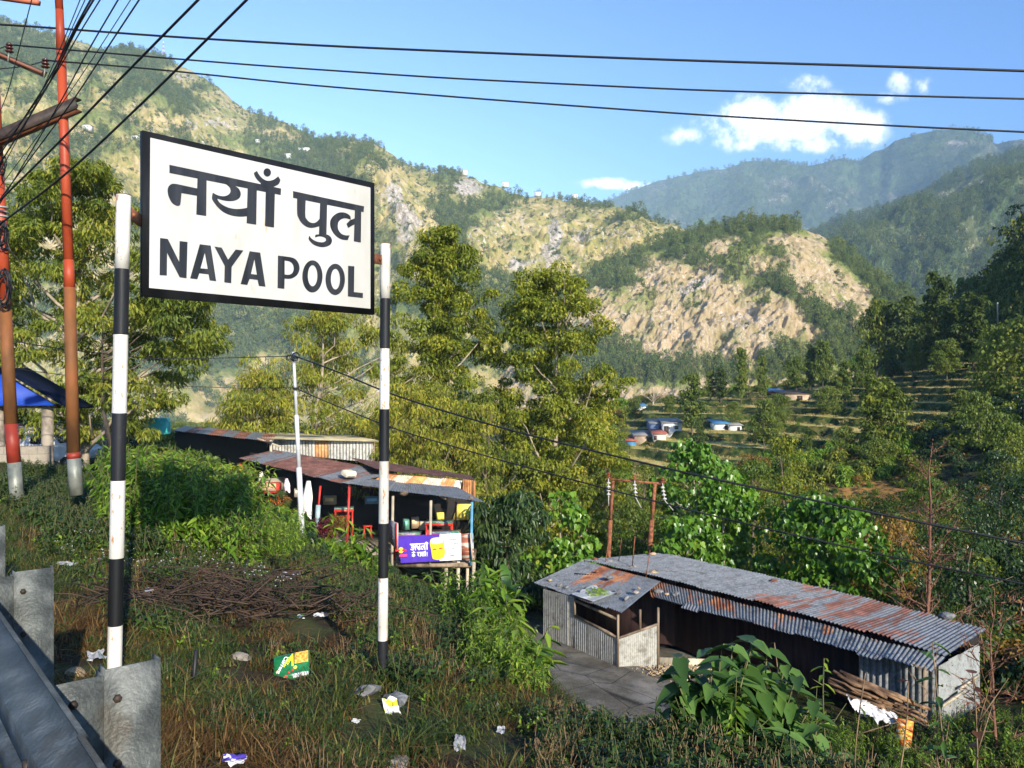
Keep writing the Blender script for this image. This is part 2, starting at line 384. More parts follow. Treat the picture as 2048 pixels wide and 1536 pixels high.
# ---------------------------------------------------------------- hills
def interp_pts(pts, U):
    P = np.array(pts, float); x = P[:, 0]; return np.stack([U] + [np.interp(U, x, P[:, i]) for i in range(1, P.shape[1])], -1)
def blobs(px, py, lst):
    o = np.zeros_like(px)
    for bx, by, rx, ry, am, *rot in lst:
        a = R(rot[0]) if rot else 0; dx, dy = px - bx, py - by
        u, v = dx * math.cos(a) + dy * math.sin(a), -dx * math.sin(a) + dy * math.cos(a)
        o = np.maximum(o, am * np.exp(-((u / rx) ** 2 + (v / ry) ** 2)))
    return o
HILLS = {}
def hill(name, crest, base, mat, nu=400, nv=200, amp=30, freq=6, seed=1, prof=1.0, rough=4, rock=(), forest=None, back=0.6, sink=30, smooth=False, spur=1.0, fine=.5):
    x0, x1 = crest[0][0], crest[-1][0]; U = np.linspace(x0, x1, nu)
    Cc = interp_pts(crest, U); Bb = interp_pts(base, U)
    cr = np.stack([(Cc[:, 0] - 1024) / F * Cc[:, 2], Cc[:, 2], HC - (Cc[:, 1] - HY) / F * Cc[:, 2]], -1)
    bs = np.stack([(Bb[:, 0] - 1024) / F * Bb[:, 2], Bb[:, 2], HC - (Bb[:, 1] - HY) / F * Bb[:, 2]], -1)
    V_ = np.linspace(-.06, 1, nv)
    uu, vv = np.meshgrid(np.linspace(0, 1, nu), V_, indexing='ij')
    fwd = vv ** 1.0; hgt = np.where(vv > 0, np.abs(vv) ** prof, vv)
    P = bs[:, None] + (cr - bs)[:, None] * np.stack([fwd, fwd, hgt], -1)
    wv = fbm(uu * freq * .8 + 3, vv * 2.2, 3, seed) * 1.4
    sp = 1 - np.abs(2 * vn(uu * freq + wv, vv * 1.2 + seed, seed + 5) - 1)
    sp2 = 1 - np.abs(2 * vn(uu * freq * 3.1 + wv * 2.5, vv * 3 + seed, seed + 9) - 1)
    env = np.sin(np.pi * np.clip(vv, 0, 1) ** .8) ** .8 * .9 + .06
    d = ((sp - .5) * 1.0 * spur + (sp2 - .5) * .38 + (fbm(uu * freq * 9, vv * 26, 6, seed + 2, .62) - .5) * fine) * amp * env
    P[..., 2] += d; P[..., 1] -= d * .9
    edge = (fbm(uu * freq * 14, vv * 6, 4, seed + 3, .65) - .5) * rough; P[..., 2] += edge * sst(vv, .7, 1)
    # the far side falls away behind the crest
    nb = 8; H = cr[:, 2].max() + 50
    Bk = [P[:, -1] + np.array([0, H * back * (i + 1) / nb, -(H + sink) * ((i + 1) / nb) ** 1.3]) * 1.0 for i in range(nb)]
    P = np.concatenate([P, np.stack(Bk, 1)], 1); nv2 = P.shape[1]
    I = np.arange(nu * nv2).reshape(nu, nv2)
    Fq = np.stack([I[:-1, :-1], I[1:, :-1], I[1:, 1:], I[:-1, 1:]], -1).reshape(-1, 4)
    X, Y, Z = P[..., 0], P[..., 1], P[..., 2]; px = 1024 + X / Y * F; py = HY - (Z - HC) / Y * F
    rk = blobs(px, py, rock); gul = np.concatenate([np.clip(sp, 0, 1), np.repeat(sp[:, -1:], nb, 1)], 1)
    fo = forest(px, py, gul) if forest else np.zeros_like(px)
    me = raw_mesh(name, P.reshape(-1, 3), [Fq], {'rock': rk.ravel(), 'forest': np.clip(fo, 0, 1).ravel(), 'gully': gul.ravel()}, smooth=smooth)
    o = tag(link(name, me, mat), kind='structure')
    HILLS[name] = (P[:, :nv], fo[:, :nv], px[:, :nv], py[:, :nv]); return o
def hillpt(name, px, py):
    P, fo, hx, hy = HILLS[name]; d = (hx - px) ** 2 + (hy - py) ** 2; i = np.unravel_index(np.argmin(d), d.shape); return Vector(P[i])
def hillmat(name, grass, rockc, green, sc=.02, fdark=(.08, .115, .035), bump=3.0, leafy=0.0):
    m = bpy.data.materials.new(name); g = G(NT(m)); geo = g.n('ShaderNodeNewGeometry'); P = geo.outputs['Position']
    Ps = g.n('ShaderNodeMapping', {0: P, 3: (1, 1, .45)}).outputs[0]
    n1 = g.noise(P, sc, 9, .65); n2 = g.noise(Ps, sc * 5, 8, .68); n3 = g.noise(P, sc * 22, 6, .7); n4 = g.noise(Ps, sc * 1.7, 8, .6)
    c = g.ramp(g.mapr(n2, .3, .7), grass)
    rk = g.ramp(g.mapr(n3, .3, .7), rockc)
    rm = g.math('MAXIMUM', g.mapr(g.math('ADD', g.attr('rock'), g.math('MULTIPLY', g.math('SUBTRACT', n2, .5), 1.6)), .42, .62), g.math('MULTIPLY', g.mapr(n3, .54, .60), g.mapr(n4, .44, .56)))
    c = g.mix(rm, c, rk)
    c = g.mix(g.math('MULTIPLY', g.mapr(g.math('ADD', n1, g.math('MULTIPLY', g.attr('forest'), .25)), .5, .68), g.math('SUBTRACT', 1.0, g.attr('rock'), clamp=True)), c, g.ramp(g.mapr(n3, .3, .7), green))
    c = g.mix(g.mapr(g.math('ADD', g.attr('forest'), g.math('MULTIPLY', g.math('SUBTRACT', n3, .5), 1.3)), .35, .95), c, g.ramp(g.mapr(n3, .35, .65), [(0, tuple(x * .6 for x in fdark)), (1, tuple(x * 1.6 for x in fdark))]))
    b = g.n('ShaderNodeBump', {'Height': g.math('ADD', g.math('MULTIPLY', n2, 1.2), g.math('MULTIPLY', n3, .5)), 'Strength': .9, 'Distance': bump})
    out(g, g.n('ShaderNodeBsdfPrincipled', {'Base Color': c, 'Roughness': .95, 'Specular IOR Level': .05, 'Normal': b.outputs[0]}).outputs[0]); return m
gold = [(0, (.17, .18, .05)), (.35, (.34, .29, .09)), (.7, (.48, .37, .16)), (1, (.57, .44, .25))]
rock = [(0, (.20, .17, .14)), (.5, (.42, .36, .29)), (1, (.62, .56, .48))]
grn = [(0, (.10, .14, .03)), (1, (.26, .27, .07))]
MA = hillmat('dry_mountain_grass', gold, rock, grn, .012, bump=5)
MBm = hillmat('rocky_hill_scree', [(0, (.27, .21, .10)), (.5, (.42, .32, .18)), (1, (.50, .39, .25))], [(0, (.12, .10, .09)), (.4, (.40, .34, .28)), (1, (.66, .58, .50))], grn, .03, bump=2.5)
MC = hillmat('wooded_mountain', [(0, (.06, .085, .035)), (.6, (.13, .14, .055)), (1, (.28, .23, .11))], rock, [(0, (.04, .07, .03)), (1, (.09, .12, .045))], .006, bump=10)
MD = hillmat('far_mountain_wood', [(0, (.05, .07, .03)), (.6, (.10, .10, .05)), (1, (.20, .16, .10))], rock, [(0, (.03, .05, .02)), (1, (.07, .09, .035))], .004, bump=20)
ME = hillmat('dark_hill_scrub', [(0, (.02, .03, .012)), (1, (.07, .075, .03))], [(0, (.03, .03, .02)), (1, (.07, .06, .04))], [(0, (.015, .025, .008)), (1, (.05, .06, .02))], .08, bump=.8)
def fA(px, py, gul):
    n = fbm(px * .011, py * .018, 4, 21, .6)
    b = blobs(px, py, [(60, 130, 200, 80, 1.0), (200, 120, 160, 40, .9), (400, 170, 60, 40, .6), (330, 185, 200, 40, .9, 18), (480, 230, 100, 40, .8), (240, 240, 110, 60, .7), (700, 300, 200, 60, .9, 12), (600, 290, 160, 60, .7),
        (870, 400, 90, 60, .95), (900, 470, 50, 60, .9), (930, 350, 120, 30, .8), (1000, 420, 50, 50, .6), (840, 560, 130, 60, .85), (430, 640, 160, 80, .75), (550, 700, 130, 80, .85), (400, 560, 120, 60, .5), (480, 790, 170, 25, .8),
        (1130, 400, 140, 24, .85), (1280, 430, 100, 30, .9), (1000, 600, 180, 60, .9), (1200, 700, 200, 80, .95), (180, 380, 140, 70, .55), (420, 380, 200, 60, .4), (100, 240, 120, 80, .5)])
    bare = blobs(px, py, [(790, 390, 40, 60, 1), (810, 440, 50, 80, 1), (935, 375, 40, 28, 1), (1120, 470, 130, 55, 1), (1000, 510, 100, 50, .9), (370, 145, 70, 22, .8), (460, 190, 26, 28, 1), (420, 245, 120, 26, .8), (250, 330, 120, 26, .6), (390, 800, 120, 40, .5)])
    return np.clip(b * .6 + (n - .5) * 3.0 + .02, 0, 1) * np.clip(1 - bare * 1.25, 0, 1)
def fB(px, py, gul):
    n = fbm(px * .02, py * .03, 3, 31, .6)
    b = blobs(px, py, [(1130, 570, 70, 55, 1.1), (1220, 530, 90, 55, 1.1), (1330, 480, 90, 45, 1.1), (1440, 445, 90, 32, 1.2), (1560, 445, 90, 30, 1.2), (1000, 640, 110, 70, 1.1), (1480, 520, 50, 40, .8, 40), (1500, 560, 60, 20, .9, 45), (1560, 580, 90, 16, .9, 30),
        (1640, 640, 90, 22, 1.0, 38), (1700, 700, 60, 50, 1.0), (1700, 520, 80, 22, 1.1, 42), (1780, 590, 70, 26, 1.1, 40), (1850, 650, 80, 50, 1.1), (1330, 745, 240, 26, 1.0), (1580, 735, 110, 26, .9), (1150, 720, 130, 60, 1.0), (1540, 500, 60, 30, .7)])
    return np.clip(b * .95 + (n - .5) * 1.1 - .08, 0, 1)
def fC(px, py, gul):
    n = fbm(px * .014, py * .02, 4, 41, .6); return np.clip(.75 + (n - .5) * 1.6 - blobs(px, py, [(1800, 480, 60, 8, .8, -10), (1950, 370, 120, 8, .9, -25), (1860, 560, 50, 20, .5)]), 0, 1)
def fD(px, py, gul): return np.clip(.55 + (fbm(px * .02, py * .03, 3, 51) - .5) * 1.2, 0, 1)
hill('mountain', [(-700,-160,1600),(-200,-30,1550),(-60,18,1500),(0,38,1500),(100,68,1480),(200,98,1480),(260,96,1460),(330,112,1450),(400,150,1430),(450,185,1410),(490,215,1400),(560,242,1380),(640,280,1350),(740,285,1300),(830,335,1280),(950,360,1250),(1050,392,1220),(1130,398,1200),(1230,415,1150),(1300,440,1100),(1400,470,1050),(1500,535,1000),(1650,640,950),(1900,740,900)],
     [(-700,850,400),(300,846,420),(700,846,440),(1000,840,460),(1400,810,560),(1900,790,600)], MA, 700, 300, 48, 7, 3, 1.0, 12, fine=.75,
     rock=[(790,390,26,40,.8),(812,450,34,60,.75),(935,375,36,22,1.0),(1110,470,18,40,1.0),(1100,505,22,30,1.0),(1060,525,60,10,.7,-25),(1035,530,22,16,.9),(1180,470,90,30,.55),(420,245,110,20,.5),(370,150,60,20,.5),(310,590,130,30,.6),(640,250,30,12,.5),(700,310,40,12,.5)], forest=fA)
hill('rocky_hill', [(860,800,640),(930,730,640),(1000,655,650),(1080,592,660),(1180,545,690),(1280,495,720),(1400,455,740),(1480,440,740),(1560,442,740),(1640,470,730),(1700,515,720),(1780,570,700),(1850,615,680),(1950,690,660),(2100,750,650)],
     [(860,850,420),(1100,838,420),(1300,838,430),(1600,838,440),(2100,830,430)], MBm, 620, 340, 15, 5, 12, 1.0, 4, spur=.35, fine=1.3,
     rock=[(1400,590,150,70,.35),(1300,540,60,16,.5,-20),(1390,570,60,14,.9,-25),(1500,650,140,50,.5),(1620,560,60,30,.4),(1560,690,80,30,.45),(1280,650,60,60,.35)], forest=fB)
hill('wooded_mountain', [(1480,620,1875),(1560,520,2125),(1620,468,2375),(1700,436,2500),(1780,418,2625),(1850,385,2812),(1900,350,3000),(1960,322,3125),(2048,300,3250),(2300,220,3375),(2700,160,3375)],
     [(1480,780,1000),(2048,780,1062),(2700,780,1062)], MC, 330, 200, 135, 5, 8, .95, 16, rock=[(1850,545,40,16,.6),(1950,370,80,5,.6,-25),(1690,470,50,4,.7,-15)], forest=fC)
hill('mountain_range', [(850,470,6880),(1100,440,6880),(1250,390,6880),(1320,362,6880),(1400,345,6880),(1450,340,6880),(1500,325,6880),(1540,325,6880),(1600,334,6800),(1640,330,6720),(1680,317,6720),(1720,322,6640),(1750,300,6560),(1770,296,6528),(1790,280,6400),(1830,268,6320),(1870,259,6240),(1920,262,6240),(1960,272,6240),(1985,292,6160),(2020,284,5920),(2060,276,5760),(2200,240,5600),(2700,160,5600)],
     [(850,760,3840),(1700,760,3840),(2700,760,3520)], MD, 420, 160, 320, 6, 5, 1.0, 22, rock=[(1930,285,50,8,.9),(1540,400,40,12,.5),(1680,400,60,14,.4)], forest=fD)
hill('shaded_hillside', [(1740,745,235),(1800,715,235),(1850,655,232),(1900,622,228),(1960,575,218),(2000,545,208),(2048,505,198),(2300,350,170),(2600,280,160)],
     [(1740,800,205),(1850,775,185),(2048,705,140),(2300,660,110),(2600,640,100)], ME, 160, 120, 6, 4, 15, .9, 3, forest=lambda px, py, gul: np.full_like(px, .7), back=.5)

# the mountain side beyond the frame that keeps the low sun off the far right slope
hp = []
for i, x in enumerate(np.linspace(84, 520, 60)):
    xs_ = x + 16 * (x < 300)
    top = np.interp(x, [84, 96, 108, 125, 160, 215, 245, 290, 340, 520], [0, 14, 34, 56, 92, 150, 150, 118, 105, 100])
    hp.append([(xs_ + 6 * math.sin(i * .9 + j), y + 18 + 4 * math.sin(i * 1.7), -10 + (top + 10) * f_ + (6 * math.sin(i * 1.3 + j * 2.1) if 0 < f_ < 1 else 0)) for j, (y, f_) in enumerate([(-90, 0), (-60, .45), (-30, .8), (-6, 1), (12, .95), (40, .6), (60, .25), (80, 0)])])
HPm = np.array(hp); I = np.arange(60 * 8).reshape(60, 8)
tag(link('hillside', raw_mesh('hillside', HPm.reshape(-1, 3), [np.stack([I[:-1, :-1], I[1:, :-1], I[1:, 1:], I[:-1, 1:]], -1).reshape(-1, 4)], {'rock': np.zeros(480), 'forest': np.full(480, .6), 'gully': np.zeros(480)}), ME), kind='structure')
# ---------------------------------------------------------------- plant materials
bark = surf('tree_bark', [(0, (.05, .035, .025)), (1, (.18, .14, .10))], 3, (1, 1, .25), bump=.8, rough=.95)
palebark = surf('pale_bark', [(0, (.20, .16, .11)), (1, (.42, .35, .26))], 3, (1, 1, .3), bump=.6, rough=.9)
redbark = surf('red_twig_bark', [(0, (.09, .04, .025)), (1, (.22, .11, .07))], 6, rough=.9)
lf_olive = leafmat('olive_leaf', [(0, (.03, .05, .008)), (.4, (.10, .14, .02)), (.75, (.22, .25, .03)), (1, (.38, .33, .05))])
lf_yel = leafmat('yellow_green_leaf', [(0, (.05, .08, .01)), (.45, (.17, .21, .02)), (.8, (.34, .33, .035)), (1, (.46, .38, .05))])
lf_cat = leafmat('catkin', [(0, (.28, .24, .04)), (1, (.55, .44, .12))], .25)
lf_brt = leafmat('bright_heart_leaf', [(0, (.04, .10, .01)), (.5, (.09, .20, .016)), (.85, (.18, .30, .03)), (1, (.32, .33, .05))], .3, .35, .5)
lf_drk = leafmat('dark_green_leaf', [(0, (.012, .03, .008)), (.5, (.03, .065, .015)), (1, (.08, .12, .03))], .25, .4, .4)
lf_mid = leafmat('green_leaf', [(0, (.025, .055, .008)), (.5, (.075, .125, .02)), (1, (.18, .22, .04))])
lf_far = leafmat('hill_tree_leaf', [(0, (.055, .085, .024)), (.5, (.11, .15, .038)), (1, (.22, .22, .06))], .25, .8, .1, .35)
lf_pine = leafmat('pine_needle', [(0, (.07, .115, .035)), (.5, (.12, .17, .045)), (1, (.20, .22, .06))], .25, .8, .1, .25)
lf_oran = leafmat('orange_brown_leaf', [(0, (.09, .05, .012)), (.5, (.22, .13, .03)), (1, (.38, .24, .06))])
lf_red = leafmat('dry_red_leaf', [(0, (.06, .025, .015)), (1, (.20, .09, .05))])
lf_wine = leafmat('wine_red_leaf', [(0, (.04, .006, .01)), (1, (.16, .02, .03))])
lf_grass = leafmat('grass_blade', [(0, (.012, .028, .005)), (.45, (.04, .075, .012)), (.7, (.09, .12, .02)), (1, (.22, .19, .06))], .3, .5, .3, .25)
lf_dry = leafmat('dry_grass_blade', [(0, (.04, .018, .007)), (.5, (.11, .055, .018)), (1, (.26, .17, .06))], .3, .6, .2, .2)
lf_herb = leafmat('herb_leaf', [(0, (.05, .10, .01)), (.5, (.12, .23, .02)), (1, (.26, .36, .04))], .35, .4, .35, .15)
lf_herbd = leafmat('dark_herb_leaf', [(0, (.012, .03, .006)), (.5, (.03, .065, .012)), (1, (.07, .12, .025))], .3, .4, .35, .15)
lf_ban = leafmat('banana_leaf', [(0, (.06, .15, .015)), (1, (.18, .32, .04))], .4, .35, .5)
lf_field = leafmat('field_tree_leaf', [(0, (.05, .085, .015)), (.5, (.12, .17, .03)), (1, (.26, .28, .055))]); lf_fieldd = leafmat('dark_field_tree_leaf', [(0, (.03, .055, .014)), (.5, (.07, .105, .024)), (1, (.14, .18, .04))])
white_fl = plain('white_petal', (.75, .74, .70)); lilac = plain('lilac_petal', (.55, .5, .62))
stemm = surf('green_stem', [(0, (.05, .06, .02)), (1, (.13, .12, .05))], 8)
drystem = surf('dry_stem', [(0, (.10, .065, .035)), (1, (.26, .18, .10))], 8)

def leaf_cloud(mb, C, rad, per, size, T, r, flat=.65, droop=.35, dd=.45, mi=0, shade=None, vr=.5, top=0.0):
    """leaves around cluster centres C (n,3) with radii rad (n,)"""
    C = np.asarray(C, float); n = len(C); rad = np.full(n, rad) if np.isscalar(rad) else np.asarray(rad)
    k = n * per; ci = np.repeat(np.arange(n), per)
    d = r.normal(size=(k, 3)); d /= np.linalg.norm(d, axis=1)[:, None]; d[:, 2] = np.where(d[:, 2] < -top if top else False, -d[:, 2], d[:, 2])
    q = r.uniform(.35, 1, k) ** .5
    P = C[ci] + d * q[:, None] * rad[ci][:, None] * np.array([1, 1, flat])
    yaw = np.arctan2(-d[:, 0], d[:, 1]) + r.normal(0, .7, k); pit = r.normal(-droop, dd, k); rol = r.normal(0, .5, k)
    cs = (shade if shade is not None else r.uniform(0, 1, n))[ci]
    a = np.clip(cs * (1 - vr) + r.uniform(0, 1, k) * vr, 0, 1)
    sc = size * r.uniform(.6, 1.25, k)
    mb2 = MB(); stamp(mb2, *T, P, rotmats(yaw, pit, rol), sc, a)
    for (kk, m_), L in mb2.f.items():
        for f in L: mb.f.setdefault((kk, mi), []).append(f + mb.n)
    for v in mb2.v: mb.v.append(v); mb.n += len(v)
    mb.a += mb2.a
def crown_pts(r, n, H0, H1, rad, prof, lean=(0, 0), shell=.55):
    """cluster centres inside a crown of revolution between heights H0, H1"""
    P = []; ph = r.uniform(0, 6.28, 3)
    while len(P) < n:
        u = r.uniform(0, 1); a = r.uniform(0, 2 * math.pi)
        lob = 1 + .28 * math.sin(2 * a + ph[0] + 3 * u) + .2 * math.sin(3 * a + ph[1] - 4 * u) + .12 * math.sin(7 * u + ph[2])
        R_ = rad * prof(u) * lob; q = (r.uniform(shell, 1) if r.uniform() < .75 else r.uniform(0, shell))
        P.append((math.cos(a) * R_ * q + lean[0] * u, math.sin(a) * R_ * q + lean[1] * u, H0 + (H1 - H0) * u))
    return np.array(P)
P_ROUND = lambda u: max(.15, math.sin(math.pi * (.12 + .84 * u)) ** .7)
P_CONE = lambda u: .25 + .75 * (1 - u) ** .8 if u > .15 else .4 + u * 4
P_COL = lambda u: .55 + .45 * math.sin(math.pi * u * .95) + (.2 * math.sin(u * 17))
P_BROAD = lambda u: max(.22, math.sin(math.pi * (.22 + .66 * u ** 1.25)) ** .6)
P_TALL = lambda u: max(.16, (math.sin(math.pi * (.2 + .77 * u ** .85))) ** .9)
def make_tree(name, label, cat, seed, H, H0, rad, ncl, per, lsize, T, leafm, prof=P_ROUND, trunk=.25, barkm=None, clr=None, flat=.6, droop=.35, group=None, lean=(0, 0), extra=None, limbs=14, parts=True, shell=.55, offs=None, vr=.5):
    r = np.random.default_rng(seed); t = thing(name, label, cat, group=group)
    C = crown_pts(r, ncl, H0, H, rad, prof, lean, shell)
    if offs is not None: C[:, :2] += offs
    mb = MB(); clr = clr or rad * .28
    leaf_cloud(mb, C, clr * r.uniform(.6, 1.25, ncl), per, lsize, T, r, flat, droop, vr=vr, shade=np.clip(r.normal(.5, .22, ncl), 0, 1))
    if extra: extra(mb, C, clr, r)
    tb = MB(); n = 9; zs = np.linspace(-.4, H * .86, n)
    wob = np.cumsum(r.normal(0, .035 * rad, (n, 2)), 0); wob -= wob[0]
    TP = np.stack([wob[:, 0] + lean[0] * np.clip((zs - H0) / (H - H0), 0, 1), wob[:, 1] + lean[1] * np.clip((zs - H0) / (H - H0), 0, 1), zs], -1)
    tb.tube(TP, np.linspace(trunk, trunk * .16, n), 8)
    for i in r.choice(ncl, min(limbs, ncl), replace=False):
        c = C[i]; zb = max(H0 * .55, c[2] - r.uniform(.25, .55) * np.hypot(c[0], c[1]) - .1 * H); f_ = np.clip((zb + .4) / (H * .86 + .4), 0, .97)
        b = np.array([np.interp(zb, zs, TP[:, 0]), np.interp(zb, zs, TP[:, 1]), zb]); mid = (b + c) / 2 + np.array([0, 0, -.06 * H * .3]) + r.normal(0, .05 * rad, 3)
        tb.tube([b, b * .5 + mid * .5 + r.normal(0, .02 * rad, 3), mid, mid * .4 + c * .6 + r.normal(0, .04 * rad, 3), c], np.array([.42, .33, .25, .17, .07]) * trunk * (1 - .5 * f_) , 5, caps=False)
    mb.build('crown', leafm, t); tb.build('trunk', barkm or bark, t, smooth=True)
    return t
def place(t, p, rz=0.0, sc=1.0): t.location = p; t.rotation_euler[2] = rz; t.scale = (sc,) * 3; return t
def copy_of(t, p, rz, sc, label=None, group=None): return dup(t, p, rz, sc, label, group)

# ---------------------------------------------------------------- far woods: small tree templates
def small_tree(name, seed, kind):
    r = np.random.default_rng(seed); mb = MB()
    if kind == 'round':
        C = crown_pts(r, 16, .28, .92, .34, P_ROUND, shell=.5); leaf_cloud(mb, C, .13, 12, .105, LEAF_D, r, .7, .95, .45, mi=0, vr=.35)
        mb.tube([(0, 0, -.1), (.02, 0, .5), (0, .01, .8)], [.02, .015, .006], 4, mi=1)
    elif kind == 'pine':
        C = []
        for k in range(15):
            u = k / 14; a = k * 2.4 + seed; q = (.26 * (1 - u) ** .7 + .04) * r.uniform(.5, 1.1); C.append((math.cos(a) * q, math.sin(a) * q, .32 + .62 * u))
        leaf_cloud(mb, C, .10, 12, .09, LEAF_D, r, .6, .9, .45, mi=0, vr=.35)
        mb.tube([(0, 0, -.1), (.01, 0, .5), (0, .01, .9)], [.018, .014, .005], 4, mi=1)
    elif kind == 'col':
        C = crown_pts(r, 16, .2, .95, .13, P_COL, shell=.3); leaf_cloud(mb, C, .085, 12, .085, LEAF_D, r, .9, .95, .45, mi=0, vr=.35)
        mb.tube([(0, 0, -.1), (.01, 0, .5), (0, .01, .9)], [.02, .014, .005], 4, mi=1)
    elif kind == 'bush':
        C = crown_pts(r, 9, .05, .5, .42, P_ROUND, shell=.3); leaf_cloud(mb, C, .2, 16, .15, LEAF_D, r, .7, .8, .5, mi=0, vr=.4)
        mb.tube([(0, 0, -.1), (.01, 0, .3)], [.02, .01], 4, mi=1)
    return mb.build(name, [lf_pine if kind == 'pine' else lf_far, bark])
FT = [small_tree('hill_tree_a', 1, 'round'), small_tree('hill_tree_b', 2, 'round'), small_tree('hill_tree_c', 3, 'round'),
      small_tree('hill_tree_d', 4, 'pine'), small_tree('hill_tree_e', 5, 'pine'), small_tree('hill_tree_f', 6, 'pine'),
      small_tree('hill_tree_g', 7, 'col'), small_tree('hill_tree_h', 8, 'bush'), small_tree('hill_tree_i', 9, 'bush')]
for t in FT: COL.objects.unlink(t)
_SM = {}
def split_mesh(me):
    if me.name not in _SM:
        res = []
        for k in (0, 1):
            bm = bmesh.new(); bm.from_mesh(me); bmesh.ops.delete(bm, geom=[f for f in bm.faces if f.material_index != k], context='FACES')
            for f in bm.faces: f.material_index = 0
            m2 = bpy.data.meshes.new(me.name + ('_crown', '_trunk')[k]); bm.to_mesh(m2); bm.free(); m2.materials.append(me.materials[k]); res.append(m2)
        _SM[me.name] = res
    return _SM[me.name]
def wood(hillname, woodname, n, hgt, kinds, base=.05, solo=0, solo_label=None, group=None, thresh=.0, ymin=None):
    P, fo, px, py = HILLS[hillname]; nu, nv = fo.shape
    r = np.random.default_rng(len(woodname) * 7 + n)
    ok = (px > -150) & (px < 2200) & (np.arange(nv)[None] > 3)
    # screen area of each cell keeps the spacing even as seen along the slope
    c = P[:-1, :-1]; d1 = P[1:, :-1] - c; d2 = P[:-1, 1:] - c; ar = np.linalg.norm(np.cross(d1, d2), axis=2)
    Y = c[..., 1]; wgt = ar / np.maximum(Y, 50) ** 1.3 * (np.clip(fo[:-1, :-1] - thresh, 0, 1) ** 1.2 + base * .12) * ok[:-1, :-1]
    pr = (wgt / wgt.sum()).ravel(); pick = r.choice(len(pr), n, p=pr); iu, iv = pick // (nv - 1), pick % (nv - 1)
    a, b = r.uniform(size=n), r.uniform(size=n)
    pos = P[iu, iv] + (P[iu + 1, iv] - P[iu, iv]) * a[:, None] + (P[iu, iv + 1] - P[iu, iv]) * b[:, None]
    f = fo[iu, iv]; s = hgt * r.lognormal(0, .28, n) * np.where(f > .3, 1, .6)
    ks = np.array(kinds)[r.integers(0, len(kinds), n)]; ks = np.where((f < .25) & (r.uniform(size=n) < .6), 7 + (ks % 2), ks)
    rot = np.stack([r.normal(0, .04, n), r.normal(0, .04, n), r.uniform(0, 6.28, n)], -1); pos[:, 2] -= s * .04
    seen = np.argsort(-(s / pos[:, 1]) * ((1024 + pos[:, 0] / pos[:, 1] * F > 0) & (1024 + pos[:, 0] / pos[:, 1] * F < 2048)))
    one = seen[:solo]; rest = np.setdiff1d(np.arange(n), one)
    scatter(woodname, pos[rest], rot[rest], s[rest], ks[rest], FT)
    for i in one:
        o = thing('hill_tree', solo_label, 'tree', pos[i], 0, group); o.rotation_euler = rot[i]; o.scale = (s[i],) * 3
        for nm, me in zip(('crown', 'trunk'), split_mesh(FT[int(ks[i])].data)):
            c_ = bpy.data.objects.new(nm, me); COL.objects.link(c_); c_.parent = o
wood('mountain', 'mountain_wood', 15000, 9.0, [0, 1, 2, 0, 1, 2, 3, 6], base=1.1, solo=90, solo_label='hazy green broadleaf tree on the slope of the golden mountain', group='trees on the golden mountain')
wood('rocky_hill', 'pine_wood', 4200, 8.0, [3, 4, 5, 4, 5, 0], base=.10, solo=110, solo_label='green pine tree growing on the central rocky hill', group='pines on the rocky hill')
wood('wooded_mountain', 'mountain_forest', 9000, 20, [0, 1, 2, 3, 4], base=.2)
wood('mountain_range', 'far_forest', 8000, 36, [0, 1, 2], base=.3)
wood('shaded_hillside', 'shaded_wood', 900, 5.5, [0, 1, 2, 7, 8], base=.5, solo=40, solo_label='dark tree in shade on the steep slope behind the terraces', group='trees on the shaded slope')
# ---------------------------------------------------------------- materials of made things
galv = surf('galvanised_steel', [(0, (.055, .062, .058)), (.5, (.095, .105, .098)), (1, (.17, .18, .165))], 9, rough=.55, metal=.15, spec=.4, bump=.35, rvar=.2, bscale=70, stops2=[(0, (.05, .05, .04)), (1, (.10, .09, .075))], s2=.6, w2=(.52, .66))
blk = surf('black_gloss_paint', [(0, (.006, .007, .008)), (1, (.016, .017, .02))], 6, (1, 1, .2), rough=.5, spec=.22, bump=.1)
blk2 = surf('black_sign_paint', [(0, (.010, .012, .016)), (1, (.028, .030, .036))], 14, (1, 1, .06), rough=.4, spec=.4)
wht = surf('weathered_white_paint', [(0, (.42, .40, .35)), (.5, (.56, .54, .49)), (1, (.64, .62, .58))], 4, (1, 1, .35), rough=.45, spec=.4, stops2=[(0, (.24, .09, .03)), (.5, (.38, .18, .07)), (1, (.52, .42, .30))], s2=9, w2=(.59, .64))
panelm = surf('white_sign_paint', [(0, (.385, .375, .34)), (.5, (.445, .435, .415)), (1, (.48, .47, .455))], 2.5, (1, 1, .4), rough=.4, spec=.35, stops2=[(0, (.42, .24, .10)), (1, (.52, .44, .33))], s2=5, w2=(.63, .74))
rust = surf('rusty_steel', [(0, (.10, .035, .018)), (1, (.30, .11, .05))], 8, rough=.85)
redp = surf('red_oxide_pole_paint', [(0, (.24, .035, .014)), (1, (.36, .058, .02))], 3, (1, 1, .3), rough=.5, stops2=[(0, (.20, .05, .02)), (1, (.28, .10, .04))], s2=3, w2=(.62, .75))
brownp = surf('worn_pole_paint', [(0, (.08, .035, .012)), (.5, (.15, .06, .018)), (1, (.24, .08, .025))], 2.5, (1, 1, .4), rough=.7)
deepred = surf('deep_red_pole_paint', [(0, (.17, .02, .012)), (1, (.25, .032, .018))], 5, rough=.5)
greyp = surf('grey_steel', [(0, (.11, .12, .10)), (1, (.24, .25, .215))], 5, rough=.5, metal=.3)
dkst = surf('dark_crossarm_steel', [(0, (.015, .012, .010)), (1, (.06, .04, .03))], 6, rough=.6)
redbr = plain('brown_crossarm_paint', (.16, .06, .035)); brick = plain('red_crossarm_paint', (.42, .13, .07))
